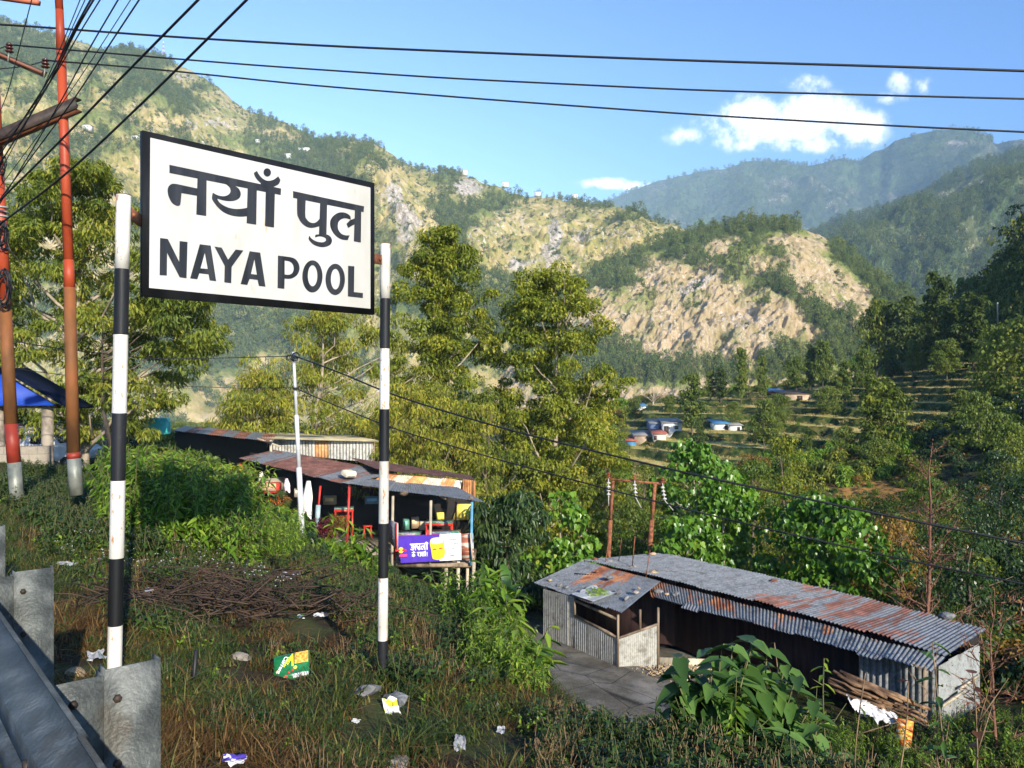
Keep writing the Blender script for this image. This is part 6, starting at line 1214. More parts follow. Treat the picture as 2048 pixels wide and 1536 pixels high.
put(-70, 33, 360, None, 'broadleaf_tree', 'tree at the picture edge behind the outer red pole', 'tree', 13, 3.2, .2, ncl=70, per=150, lsize=.26, T=LEAF_L, leafm=lf_olive, trunk=.2, barkm=palebark, clr=.8, flat=.5, droop=.75, limbs=20)
put(660, 46, 615, None, 'alder_tree', 'yellow alder laden with hanging catkins directly below the sign board', 'tree', 21, 5.0, .08, ncl=210, per=120, lsize=.24, T=LEAF_L, leafm=[lf_yel, lf_cat], trunk=.22, barkm=palebark, clr=.7, droop=.8, extra=catkins, limbs=20, shell=.6)
put(515, 44, 745, None, 'alder_tree', 'lower green and yellow alder between the near post and the slim pole', 'tree', 22, 3.0, .08, ncl=70, per=120, lsize=.27, T=LEAF_L, leafm=[lf_yel, lf_cat], trunk=.14, clr=.75, droop=.8, extra=catkins, limbs=12)
put(850, 40, 770, None, 'alder_tree', 'catkin covered alder rising just above the rusty eatery roof', 'tree', 23, 4.0, .05, ncl=160, per=110, lsize=.23, T=LEAF_L, leafm=[lf_yel, lf_cat], trunk=.18, clr=.6, droop=.8, extra=catkins, limbs=14)
put(885, 48, 462, None, 'tall_tree', 'tallest slender tree standing right of the sign, golden green', 'tree', 31, 5.2, .04, ncl=380, per=170, lsize=.22, T=LEAF_D, leafm=lf_yel, prof=P_CONE, trunk=.26, barkm=palebark, clr=.55, droop=.7, limbs=40, shell=.4, flat=.75)
put(1095, 48, 548, None, 'tall_tree', 'broad golden green tree in the middle with smoke haze behind it', 'tree', 32, 4.0, .05, ncl=400, per=170, lsize=.22, T=LEAF_D, leafm=lf_yel, prof=P_BROAD, trunk=.26, barkm=palebark, clr=.58, droop=.7, limbs=40, shell=.4, flat=.75)
put(1175, 50, 760, None, 'tall_tree', 'lower rounded tree joined to the right flank of the broad golden one', 'tree', 33, 3.0, .05, ncl=120, per=150, lsize=.22, T=LEAF_D, leafm=lf_yel, trunk=.16, clr=.58, droop=.8, limbs=14)
put(960, 46, 790, None, 'tall_tree', 'dark green lower tree between the two golden tall ones', 'tree', 34, 3.0, .05, ncl=120, per=150, lsize=.22, T=LEAF_D, leafm=lf_olive, trunk=.16, clr=.58, droop=.8, limbs=14)
put(1010, 33, 985, None, 'mango_tree', 'lush tree with long dark drooping leaves right beside the eatery', 'tree', 41, 1.9, .1, ncl=42, per=100, lsize=.34, T=LEAF_L, leafm=lf_drk, trunk=.14, clr=.6, droop=1.0, limbs=14)
put(1125, 36, 1000, None, 'heart_leaf_tree', 'bright heart leaved tree behind the far end of the shed', 'tree', 51, 2.0, .1, ncl=36, per=62, lsize=.25, T=LEAF_H, leafm=lf_brt, trunk=.12, clr=.7, droop=1.05, limbs=12) if False else None
for px, Y, yt, rad, ncl, sd, lb in ((1125, 36, 1000, 1.9, 36, 51, 'bright heart leaved tree behind the far end of the shed'), (1395, 41, 893, 2.6, 62, 52, 'tallest bright heart leaved tree, behind the twin pole'), (1455, 38, 960, 2.0, 34, 53, 'bright heart leaved tree between the tallest one and the broad one'),
                                   (1650, 35, 1000, 3.0, 80, 54, 'broadest bright heart leaved tree behind the middle of the long shed'), (1370, 36, 1040, 1.6, 26, 55, 'low bright heart leaved tree just above the shed roof by the brown pole')):
    put(px, Y, yt, None, 'heart_leaf_tree', lb, 'tree', sd, rad, .1, ncl=ncl, per=64, lsize=.25, T=LEAF_H, leafm=lf_brt, trunk=.13, barkm=palebark, clr=.7, droop=1.0, limbs=14, shell=.5, flat=.8)
for px, Y, yt, rad, ncl, sd, lm_, lb in ((1570, 46, 880, 2.6, 60, 61, lf_yel, 'yellow green small leaved tree behind the bright heart leaved ones'), (1510, 44, 905, 2.0, 40, 62, lf_mid, 'dark green small leaved tree just left of the yellow green one'), (1790, 36, 1040, 1.8, 40, 63, lf_oran, 'tree with orange brown leaves beside the bare red tree'),
                                     (1270, 40, 1010, 1.7, 30, 64, lf_mid, 'small green tree between the posts of the twin pole'), (1290, 58, 930, 2.2, 34, 65, lf_olive, 'olive green tree on the valley floor behind the twin pole'), (1930, 30, 1060, 2.0, 44, 66, lf_drk, 'dark shaded shrub tree beyond the open end of the shed'),
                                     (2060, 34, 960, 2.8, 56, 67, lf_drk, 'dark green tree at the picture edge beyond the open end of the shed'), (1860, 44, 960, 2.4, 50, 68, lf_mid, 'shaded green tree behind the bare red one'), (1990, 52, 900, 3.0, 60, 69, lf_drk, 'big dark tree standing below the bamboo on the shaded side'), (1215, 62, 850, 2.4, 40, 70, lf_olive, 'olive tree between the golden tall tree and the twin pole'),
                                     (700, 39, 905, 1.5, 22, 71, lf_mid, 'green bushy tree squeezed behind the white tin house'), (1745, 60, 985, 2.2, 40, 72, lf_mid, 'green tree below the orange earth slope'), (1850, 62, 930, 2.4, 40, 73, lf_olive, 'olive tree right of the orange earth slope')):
    put(px, Y, yt, None, 'leafy_tree', lb, 'tree', sd, rad, .1, ncl=ncl, per=110, lsize=.17, T=LEAF_D, leafm=lm_, trunk=.13, clr=.72, droop=.8, limbs=14)
# bare trees
def bare_tree(name, label, px, Y, ytop, seed, spread, mat, n1=26, leafm=None, trunk=.06, nleaf=0, ls=.09, zoff=0):
    b = on(px, Y, zoff); H = at(px, ytop, Y).z - b.z; r = np.random.default_rng(seed); t = thing(name, label, 'tree', b); mb = MB(); tips = []
    zs = np.linspace(-.3, H, 9); tr = np.stack([np.cumsum(r.normal(0, .012 * H, 9)), np.cumsum(r.normal(0, .012 * H, 9)), zs], -1); mb.tube(tr, np.linspace(trunk, trunk * .12, 9), 6)
    for i in range(n1):
        f = r.uniform(.12, .97); p0 = np.array([np.interp(f, np.linspace(0, 1, 9), tr[:, j]) for j in range(3)]); a = r.uniform(0, 6.28); L = spread * (1.1 - f * .75) * r.uniform(.5, 1.1); up = r.uniform(.25, 1.0)
        d = np.array([math.cos(a), math.sin(a), up]); d /= np.linalg.norm(d); q = [p0]
        for k in range(5): d = d + r.normal(0, .14, 3) + np.array([0, 0, .05]); d /= np.linalg.norm(d); q.append(q[-1] + d * L / 5)
        mb.tube(q, np.linspace(trunk * .35 * (1.1 - f), .004, 6), 4, caps=False)
        for k in range(5):
            j = r.integers(1, 5); d2 = d + r.normal(0, .6, 3); d2 /= np.linalg.norm(d2); e = q[j] + d2 * L * r.uniform(.2, .45); mb.tube([q[j], (q[j] + e) / 2 + r.normal(0, .02, 3) * L, e], [.007 * (1 + spread), .005, .002], 3, caps=False); tips.append(e)
    mb.build('branches', mat, t)
    if leafm:
        m2 = MB(); tp = np.array(tips); leaf_cloud(m2, tp, .22 * spread / 2 + .08, nleaf, ls, LEAF_D, r, .8, .6); m2.build('crown', leafm, t)
    return t
bare_tree('bare_tree', 'nearly bare reddish twiggy tree rising in front of the shaded side', 1868, 27, 885, 5, 2.3, redbark, 44, lf_red, .09, 3, .10)
bare_tree('bare_tree', 'pale leafless tree in front of the houses on the stepped fields', 1306, 150, 780, 6, 4.5, palebark, 26, None, .28)
bare_tree('bare_tree', 'brown leafless shrub just past the open end of the shed', 1990, 19, 1180, 7, 2.0, redbark, 40, lf_oran, .05, 1, .08)
bare_tree('bare_tree', 'thin bare sapling leaning against the open end wall of the shed', 1925, 16, 1290, 8, 1.2, drystem, 18, None, .025)
# trees on the stepped fields
def unit_tree(nm, seed, rad, prof, h0, lm_, ncl=70, per=60, ls=.06, flat=.8):
    t = make_tree(nm, 'x', 'tree', seed, 1.0, h0, rad, ncl, per, ls, LEAF_D, lm_, prof=prof, trunk=.018, clr=rad * .36, flat=flat, droop=.8, limbs=10); return t
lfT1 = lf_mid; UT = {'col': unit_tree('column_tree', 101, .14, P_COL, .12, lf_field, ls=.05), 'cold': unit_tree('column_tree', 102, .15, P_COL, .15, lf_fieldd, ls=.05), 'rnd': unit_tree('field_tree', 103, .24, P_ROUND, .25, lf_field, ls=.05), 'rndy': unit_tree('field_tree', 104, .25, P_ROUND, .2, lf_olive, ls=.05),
      'bus': unit_tree('field_shrub', 105, .45, P_ROUND, .05, lf_field), 'bam': unit_tree('bamboo_clump', 106, .42, P_ROUND, .08, lf_field, 60, 40, .06), 'brt': unit_tree('field_tree', 107, .36, P_ROUND, .2, lf_brt)}
used = set()
TT = [('col', 1385, 868, 748, 'tall column shaped tree above the white house on the stepped fields'), ('cold', 1400, 925, 835, 'dark bushy column tree directly below that tall column tree by the white house'), ('cold', 1441, 806, 735, 'dark slim tree between two pale columns at the edge of the fields'),
      ('col', 1421, 800, 742, 'pale twin of the dark slim tree beside it'), ('col', 1482, 806, 696, 'narrowest and tallest column tree at the top of the fields'), ('col', 1526, 800, 712, 'rounded column tree right of the narrowest one'), ('rnd', 1530, 905, 800, 'leafy tree standing among the terraces right of the white shacks'),
      ('rnd', 1645, 782, 680, 'oval tree with bare stem left of the thatched hut top'), ('col', 1690, 806, 722, 'slim tree with gaps in its crown near the thatched hut'), ('rnd', 1727, 792, 700, 'green tree with a thin pale trunk right of the slim gappy one'), ('rndy', 1768, 908, 755, 'solitary leafy tree with long bare trunk in the middle of the terraces'),
      ('rndy', 1752, 745, 598, 'large yellowish round tree below the rocky hill corner'), ('cold', 1812, 745, 594, 'dense dark column tree beside the large yellowish one'), ('cold', 1872, 742, 546, 'tallest dark column tree against the blue mountain'), ('cold', 1842, 740, 610, 'dark tree between the two dense column trees'), ('cold', 1904, 742, 600, 'dark tree just right of the tallest column'),
      ('cold', 1944, 742, 585, 'shaggy dark tree furthest right of the row of columns'), ('rnd', 1828, 760, 682, 'dark round tree under the row of columns, left one'), ('rnd', 1892, 765, 678, 'dark round tree under the row of columns, right one'), ('rnd', 1590, 790, 715, 'grey green tree against the rocky hill foot'), ('cold', 1620, 780, 690, 'dark tree right of the grey green one'),
      ('brt', 1722, 760, 712, 'small bright green bush tree at the top of the fields'), ('bus', 1660, 828, 775, 'broad light green shrub right of the blue roofed house'), ('bus', 1560, 835, 790, 'green shrub left below the blue roofed house'), ('bus', 1690, 915, 855, 'dense shrub on the lip above the orange slope'), ('bus', 1755, 945, 880, 'shrub overhanging the orange slope'), ('bus', 1620, 905, 860, 'shrub at the front edge of the fields'),
      ('bus', 1980, 740, 670, 'leafy dark shrub below the shaded hill'), ('bam', 1990, 800, 660, 'light green feathery bamboo clump on the shaded side, top one'), ('bam', 2050, 790, 640, 'light green bamboo clump at the picture edge'), ('bam', 1960, 900, 790, 'light green bamboo clump, lower and further in'), ('bam', 2020, 960, 850, 'lowest bamboo clump beside the dark tree'), ('rnd', 1270, 850, 800, 'hazy tree left of the houses on the fields'),
      ('rnd', 1340, 835, 790, 'hazy tree behind the white house'), ('bus', 1470, 845, 805, 'shrub behind the white shacks'), ('rnd', 1560, 870, 820, 'small tree in the middle of the golden steps'), ('bus', 1235, 935, 880, 'olive shrub at the near corner of the golden steps'), ('rnd', 1930, 860, 780, 'shaded round tree between the terraces and the bamboo'), ('cold', 1780, 765, 690, 'dark spire tree left of the dense column')]
for k, px, yb, yt, lb in TT:
    b = hit(px, yb, 66, 165); H = at(px, yt, b.y).z - b.z; src = UT[k]
    if k not in used: used.add(k); o = src; o.location = b; o.scale = (H,) * 3; o['label'] = lb
    else: o = dup(src, b, random.uniform(0, 6.28), H, lb)
    w_ = 1.0 + .25 * math.sin(px); o.scale = (H * w_, H * w_, H); o['group'] = 'trees and shrubs around the stepped fields'
# the lone pine against the sky on the right
b = hillpt('shaded_hillside', 2010, 505); H = (505 - 400) / F * b.y; pt = make_tree('pine_tree', 'lone flat topped pine against the blue mountain at the picture edge', 'tree', 77, 1.0, .45, .36, 16, 60, .05, LEAF_D, lf_drk, trunk=.03, clr=.10, flat=.4, limbs=16); pt.location = b; pt.scale = (H,) * 3

# ---------------------------------------------------------------- undergrowth and grass
def bush_t(nm, seed, lm_, n=26, per=60, ls=.13, T=LEAF_D):
    r = np.random.default_rng(seed); mb = MB(); C = crown_pts(r, n, .05, .75, .5, P_ROUND, shell=.3); leaf_cloud(mb, C, .2, per, ls, T, r, .7, .7)
    for i in range(7): c = C[i]; mb.tube([(0, 0, -.2), c * .5, c], [.02, .012, .004], 3, mi=1)
    return tmpl(mb.build(nm, [lm_, bark]))
BT = [bush_t('bush_a', 1, lf_mid), bush_t('bush_b', 2, lf_olive), bush_t('bush_c', 3, lf_drk), bush_t('bush_d', 4, lf_herb, 20, 50, .17, LEAF_L), bush_t('bush_e', 5, lf_oran, 20, 36, .11), bush_t('bush_f', 6, lf_yel, 24, 44, .13)]
r = np.random.default_rng(21)
def free(x, y):
    px = 1024 + x / y * F; s = .77 * x + .64 * y; t = -.64 * x + .77 * y
    bad = (px > 455) & (px < 1000) & (y > 28.3) & (y < 38.5) & ~((px < 470))
    bad |= (px > 320) & (px < 780) & (y > 33.5) & (y < 45) | (px < 330) & (y > 17) & (s < 9.5) & (px > -200)
    bad |= (px > 1045) & (y > 17.5) & (y < 36.5) & (x - 1.0 > -.9 * (y - 30) * 0) & (px < 1400) & (y < 33)
    sx, sy = x - 8.0, y - 26.0; al, pe = sx * -.64 + sy * .77, sx * .77 + sy * .64
    bad |= (np.abs(al) < 8.6) & (pe > -6.5) & (pe < 4.3) | (np.abs(al - 0) < 9.5) & (pe > -9) & (pe < 4) & (y > 20.5)
    return ~bad
def sample(n, y0, y1, p0, p1, pw=1.0):
    y = np.exp(r.uniform(math.log(y0), math.log(y1), n)); px = r.uniform(p0, p1, n); return (px - 1024) / F * y, y, px
x, y, px = sample(6500, 19, 105, -80, 2150); ok = free(x, y); x, y, px = x[ok], y[ok], px[ok]; z, ris, tm, s, yd = ground_parts(x, y)
ok = (yd < .3) & ~((px < 420) & (y > 60)) & ~((px > 1250) & (y > 84)) & ~((px > 1640) & (px < 1850) & (y > 72) & (r.uniform(size=len(x)) < .75)); x, y, px, z = x[ok], y[ok], px[ok], z[ok]
sc = r.uniform(.7, 2.0, len(x)) * np.where(y > 45, 1.3, 1) * np.where((y > 58) & (px > 1400), .5, 1) * np.where((px < 600) & (y < 30), .7, np.where((px < 1000) & (y < 30), .35, 1)); idx = np.where((px > 1750) & ((y < 50) | (px > 1880)), r.choice([0, 2, 2, 2, 4, 1], len(x)), np.where(px > 1500, r.choice([0, 1, 3, 4, 5, 2], len(x)), r.choice([0, 0, 1, 3, 3, 5, 2], len(x))))
n_ = len(x); scatter('undergrowth', np.stack([x, y, z - .1 * sc], -1), np.stack([np.zeros(n_), np.zeros(n_), r.uniform(0, 6.28, n_)], -1), sc, idx, BT)
# bushes on the valley sides and along the steps
x, y, px = sample(7000, 84, 330, 1150, 2200); z, ris, tm, s, yd = ground_parts(x, y); pk_ = r.uniform(size=len(x)) < np.where(tm > .5, np.where(ris > .4, .09, .005), .40); x, y, px, z, tm = x[pk_], y[pk_], px[pk_], z[pk_], tm[pk_]
sc = np.where(tm > .5, r.uniform(.3, .9, len(x)), r.uniform(1.2, 3.2, len(x))); n_ = len(x); idx = np.where(px > 1850, r.choice([2, 0, 2, 1], n_), r.choice([0, 1, 1, 5, 4, 3], n_)); scatter('field_bushes', np.stack([x, y, z - .1 * sc], -1), np.stack([np.zeros(n_)] * 2 + [r.uniform(0, 6.28, n_)], -1), sc, idx, BT)
x, y, px = sample(1500, 70, 300, -100, 1200); z = Gz(x, y); n_ = len(x); scatter('valley_bushes', np.stack([x, y, z], -1), np.stack([np.zeros(n_)] * 2 + [r.uniform(0, 6.28, n_)], -1), r.uniform(1.0, 2.6, n_), r.choice([0, 1, 5], n_), BT)

CLR = [(o.location.x, o.location.y - .08, .20 if o.name.startswith(('plastic', 'snack')) else .16) for o in bpy.data.objects if o.name.startswith(('plastic_wrapper', 'snack_packet')) or (o.name.startswith('stone') and o.parent is None)]
def clear(x, y, k=1.0):
    ok = np.ones(np.shape(x), bool)
    for cx, cy, cr in CLR:
        ok &= ((x - cx) ** 2 + (y - cy) ** 2 > (cr * k) ** 2) & ((x - cx * .95) ** 2 + (y - cy * .95) ** 2 > (cr * k) ** 2)
    b = br.location; return ok & ~((np.abs(x - b.x) < 1.3) & (y > b.y - 1.1) & (y < b.y + .7) & (r.uniform(size=np.shape(x)) < (.97 if k > 1 else .7)))
def tuft(nm, seed, lm_, n, h, w_, spread, lean):
    r = np.random.default_rng(seed); mb = MB(); seg = 4; TVs = []
    yaw = r.uniform(0, 6.28, n); base = r.normal(0, spread, (n, 2)); H = h * r.uniform(.45, 1.15, n); ln = lean * r.uniform(.2, 1.4, n)
    for i in range(n):
        u = np.linspace(0, 1, seg); d = np.array([math.cos(yaw[i]), math.sin(yaw[i])]); c = np.stack([base[i, 0] + d[0] * ln[i] * u ** 2 * H[i], base[i, 1] + d[1] * ln[i] * u ** 2 * H[i], H[i] * (u - .25 * ln[i] * u ** 2) - .02], -1)
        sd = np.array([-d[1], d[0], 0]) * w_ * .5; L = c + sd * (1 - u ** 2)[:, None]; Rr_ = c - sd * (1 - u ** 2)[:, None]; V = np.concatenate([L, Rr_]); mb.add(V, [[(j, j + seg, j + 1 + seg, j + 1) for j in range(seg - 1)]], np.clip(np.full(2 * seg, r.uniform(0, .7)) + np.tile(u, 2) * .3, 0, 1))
    return tmpl(mb.build(nm, lm_))
GT = [tuft('tuft_a', 1, lf_grass, 22, .12, .009, .06, 1.3), tuft('tuft_b', 2, lf_grass, 16, .19, .008, .05, 1.2), tuft('tuft_c', 3, lf_dry, 16, .13, .007, .06, 1.5), tuft('tuft_d', 4, lf_dry, 8, .24, .006, .05, 1.3), tuft('tuft_e', 5, lf_grass, 34, .07, .010, .09, 1.4), tuft('tuft_f', 6, lf_dry, 26, .06, .009, .09, 1.8)]
lf_straw = leafmat('straw', [(0, (.22, .16, .05)), (1, (.62, .47, .20))], .2)
ST = [tuft('stubble_' + 'abcdef'[i], 20 + i, [lf_straw, lf_grass][i == 1], 14, .22, .03, .10, 1.2) for i in range(6)]
n_ = 80000; d_ = np.exp(r.uniform(math.log(1.6), math.log(24), n_)); px = r.uniform(-150, 2250, n_); x, y = (px - 1024) / F * d_, d_; z, _, _, s, yd = ground_parts(x, y); t_ = -.64 * x + .77 * y
ok = (s > .55) & (s < 10) & (yd < .3) & ((r.uniform(size=n_) < np.clip(1.35 - d_ / 26, .3, 1))); ok &= ~((s < .85) & (r.uniform(size=n_) < .5)) & clear(x, y) & (fbm(x * 2.2, y * 2.2, 3, 91) > .34); x, y, z, s, t_ = x[ok], y[ok], z[ok], s[ok], t_[ok]; n_ = len(x)
dryp = fbm(x * .55 + 3, y * .55, 4, 77, .6); big = fbm(x * 1.3, y * 1.3, 3, 78); dp = sst(dryp, .40, .56)
isd = r.uniform(size=n_) < dp * .7 + .2; idx = np.where(isd, r.choice([2, 2, 5, 5, 5, 3], n_), r.choice([0, 1, 4, 4, 0], n_))
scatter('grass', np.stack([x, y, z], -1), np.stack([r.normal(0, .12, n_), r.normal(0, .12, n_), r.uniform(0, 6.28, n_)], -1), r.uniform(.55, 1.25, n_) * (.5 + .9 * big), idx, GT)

def herb(nm, seed, lm_, H, nst, lsz, T=LEAF_L, step=.05, flower=None, keep=False, spread=.08, stem=stemm, droop=.35, up=.0):
    r = np.random.default_rng(seed); mb = MB(); P = []; Y_ = []; S_ = []; tips = []
    for k in range(nst):
        h = H * r.uniform(.55, 1.0); a = r.uniform(0, 6.28); b = r.normal(0, spread, 2); ln = r.uniform(.05, .35) * H; n = 7; u = np.linspace(0, 1, n)
        c = np.stack([b[0] + math.cos(a) * ln * u ** 1.5, b[1] + math.sin(a) * ln * u ** 1.5, h * u - .03], -1); mb.tube(c, np.linspace(.006, .002, n) * (1 + H * .5), 4, mi=1, caps=False); tips.append(c[-1]); nn = int(h / step)
        for j in range(nn):
            f = .12 + .88 * j / nn; P.append([np.interp(f, u, c[:, i]) for i in range(3)]); Y_.append(j * 2.4 + a); S_.append(lsz * (.5 + .9 * math.sin(math.pi * min(.9, f * .75 + .2))) * r.uniform(.75, 1.2))
    P = np.array(P); k = len(P); m2 = MB(); stamp(m2, *T, P, rotmats(np.array(Y_) + r.normal(0, .3, k), r.normal(-droop + up, .35, k), r.normal(0, .3, k)), np.array(S_), r.uniform(0, 1, k))
    for (kk, _), Ls in m2.f.items():
        for f in Ls: mb.f.setdefault((kk, 0), []).append(f + mb.n)
    for v in m2.v: mb.v.append(v); mb.n += len(v)
    mb.a += m2.a
    if flower is not None:
        for tp in tips:
            for _ in range(1): q = tp + r.normal(0, .015, 3); mb.tube([q, q + np.array([0, 0, .006])], [.007, .010], 6, mi=2)
    o = mb.build(nm, [lm_, stem] + ([flower] if flower is not None else [])); return o if keep else tmpl(o)
HT = [herb('herb_a', 1, lf_herb, .9, 7, .095, step=.022), herb('herb_b', 2, lf_herb, .75, 8, .08, step=.02), herb('herb_c', 3, lf_herb, 1.1, 6, .11, step=.026), herb('herb_d', 4, lf_herbd, .45, 6, .07, LEAF_D, .022), herb('herb_e', 5, lf_herbd, .35, 7, .06, LEAF_D, .02, white_fl),
      herb('herb_f', 6, lf_herb, .30, 6, .06, LEAF_D, .022), herb('herb_g', 7, lf_herbd, .5, 5, .10, step=.03), herb('herb_h', 8, lf_dry, .55, 6, .05, LEAF_D, .05, stem=drystem), herb('herb_i', 9, lf_herbd, .4, 5, .07, LEAF_D, .03, lilac)]
x, y, px_ = sample(26000, 92, 165, 1230, 2120); z, ris, tm, s, yd = ground_parts(x, y); k_ok = (tm > .6) & (ris < .5) & (ris > .0) | (tm > .6) & (r.uniform(size=len(x)) < .10); x, y, z = x[k_ok], y[k_ok], z[k_ok]; n_ = len(x)
scatter('stubble', np.stack([x, y, z], -1), np.stack([np.zeros(n_)] * 2 + [r.uniform(0, 6.28, n_)], -1), r.uniform(.7, 2.2, n_), r.choice([1, 2, 3, 4, 5], n_), ST)
P_, S_, I_ = [], [], []
def zone(n, p0, p1, y0, y1, kinds, s0, s1, smin=.7, smax=9, dens=None):
    px = r.uniform(p0, p1, n); y = np.exp(r.uniform(math.log(y0), math.log(y1), n)); x = (px - 1024) / F * y; z, _, _, s, yd = ground_parts(x, y); ok = (s > smin) & (s < smax) & (yd < .2)
    ok &= clear(x, y, 1.6)
    if dens: ok &= dens(px, y, s)
    x, y, z = x[ok], y[ok], z[ok]; P_.append(np.stack([x, y, z], -1)); S_.append(r.uniform(s0, s1, len(x))); I_.append(r.choice(kinds, len(x)))
zone(1500, 225, 500, 10.5, 18.5, [0, 1, 2, 1, 6, 7], .75, 1.45, 2.6, 8, dens=lambda px, y, s: fbm(px * .02, y * .9, 3, 61) > .45)           # tall bright weeds left of the slim pole
zone(420, 430, 590, 12, 19, [0, 1, 6, 1, 5], .5, .9, 3, 9)
zone(1100, -60, 330, 9.5, 16, [3, 6, 3, 5], .6, 1.15, 2.0, 6)
zone(500, -20, 300, 13.5, 20, [3, 3, 6], .6, 1.0, 3.0, 9)
zone(1300, 60, 1000, 6, 15, [3, 6, 5, 5, 7, 3, 5, 4 if False else 3], .3, .75, 1.6, 6.5)
zone(60, 60, 560, 8, 13, [4, 8], .5, .8, 1.6, 5)
zone(700, 600, 960, 8.0, 16, [5, 6, 3, 5], .35, .75, 4.2, 8)
zone(90, 900, 1060, 7, 10, [1, 0, 1, 6], .5, .8, 4.9, 7.5)
zone(260, 940, 1075, 6.3, 9.5, [1, 0, 5, 1], .3, .6, 4.0, 6.6)
zone(380, 1080, 1200, 3.9, 5.8, [3, 5, 5, 7], .3, .6, 2.6, 4.8)
zone(420, 1190, 1360, 3.9, 5.6, [3, 5, 6, 3], .4, .75, 3.0, 4.6)
zone(900, 1320, 2120, 3.7, 5.6, [3, 6, 5, 3, 7], .5, 1.0, 3.0, 5.2)
zone(300, 1340, 2120, 4.6, 6.5, [6, 3, 3, 7], .6, 1.0, 3.8, 6)
zone(700, 400, 1500, 3.2, 8, [5, 3, 7, 5], .2, .5, 1.2, 5.5)
zone(1400, 1430, 2200, 16.5, 21.5, [3, 6, 7, 1], .7, 1.5, 8, 40)
P_ = np.concatenate(P_); S_ = np.concatenate(S_); I_ = np.concatenate(I_); n_ = len(P_)
scatter('weeds', P_, np.stack([r.normal(0, .08, n_), r.normal(0, .08, n_), r.uniform(0, 6.28, n_)], -1), S_, I_, HT)

# single plants one can point at
def plant(name, o_fn, px, Y, label, cat, zoff=0.0, split=None):
    o = o_fn(); b = on(px, Y, zoff); o.location = b; o.name = name; return tag(o, label, cat)
k_ = 0
for px, Y, H, lb in ((716, 12.5, 1.25, 'tall leafy green weed standing just left of the far sign post'), (690, 13.2, .9, 'shorter leafy weed left of the tall one by the far post'), (748, 12.0, .85, 'leafy weed touching the far sign post'), (872, 10.8, .75, 'bright leafy weed under the banner stilts'), (835, 11.2, .6, 'low bright weed under the purple part of the banner'),
                     (985, 8.6, .9, 'lush tall weed at the edge of the bank left of the yard'), (1010, 7.6, .8, 'lush weed leaning out over the corner of the yard'), (1050, 6.9, .7, 'lowest lush weed beside the yard, arching to the shed')):
    k_ += 1; bz = on(px, Y); t = thing('leafy_weed', lb, 'plant', bz, 0, 'leafy weeds along the edge of the bank'); o = herb('leaves', 200 + k_, lf_herb, H, 5, .2, step=.032, keep=True, spread=.06); o.parent = t; s0 = o
def bigleaf(px, Y, ytop, lb, seed, nst=9, ls=.26):
    r = np.random.default_rng(seed); b0 = on(px, Y); t = thing('broad_leaved_shrub', lb, 'shrub', b0); H = at(px, ytop, Y).z - b0.z; st_ = MB(); lv = MB(); T = (LEAF_H[0] * np.array([.62, 1.0, 1.0]), LEAF_H[1])
    PX, YW, SZ, PT = [], [], [], []
    for k in range(nst):
        a = r.uniform(0, 6.28); h = H * r.uniform(.55, 1.0); ln = r.uniform(.06, .36); u = np.linspace(0, 1, 7); c = np.stack([math.cos(a) * ln * u ** 1.3, math.sin(a) * ln * u ** 1.3, h * u - .05], -1); st_.tube(c, np.linspace(.013, .005, 7), 5)
        for j in range(11):
            f = .2 + .8 * j / 10; p0 = np.array([np.interp(f, u, c[:, i]) for i in range(3)]); 
            for s_ in (0, math.pi): PX.append(p0); YW.append(j * 1.57 + a + s_); SZ.append(ls * (1.15 - .55 * (f - .3) / .7) * r.uniform(.8, 1.15)); PT.append(-1.0 + .75 * (f - .3) / .7 + r.normal(0, .15))
    n = len(PX); stamp(lv, *T, np.array(PX), rotmats(np.array(YW), np.array(PT), r.normal(0, .15, n)), np.array(SZ), r.uniform(0, 1, n)); lv.build('leaves', lf_bigl, t, smooth=True); st_.build('stems', stemm, t); return t
lf_bigl = leafmat('broad_shrub_leaf', [(0, (.03, .07, .014)), (.6, (.07, .145, .028)), (1, (.13, .23, .05))], .25, .4, .4)
bigleaf(1432, 5.3, 1272, 'large broad leaved shrub standing in front of the long tin shed', 3, 24, .29); bigleaf(1515, 5.4, 1292, 'second broad leaved shrub just right of the large one', 4, 16, .27); bigleaf(1590, 5.2, 1385, 'low broad leaved shrub at the right foot of the two larger ones', 5, 12)
def sprig(px, Y, ytop, lb, seed, leafm, ls, T, n=12, cat='plant', f0=.45, stem=drystem):
    r = np.random.default_rng(seed); b = on(px, Y); H = at(px, ytop, Y).z - b.z; t = thing('sapling', lb, cat, b); u = np.linspace(0, 1, 8); c = np.stack([.05 * H * np.sin(u * 3 + seed), .03 * np.sin(u * 4), H * u - .05], -1); mb = MB(); mb.tube(c, np.linspace(.011, .004, 8), 5)
    for k in range(5): f = r.uniform(.3, .9); p0 = np.array([np.interp(f, u, c[:, i]) for i in range(3)]); mb.tube([p0, p0 + r.normal(0, .12, 3) + np.array([0, 0, .15])], [.005, .002], 4)
    mb.build('stem', stem, t); P = np.array([[np.interp(f, u, c[:, i]) for i in range(3)] for f in np.linspace(f0, 1, n)]); m2 = MB(); stamp(m2, *T, P, rotmats(np.arange(n) * 2.4 + r.normal(0, .2, n), r.normal(-.15, .4, n), r.normal(0, .2, n)), r.uniform(.7, 1.2, n) * ls, r.uniform(0, 1, n)); m2.build('leaves', leafm, t); return t
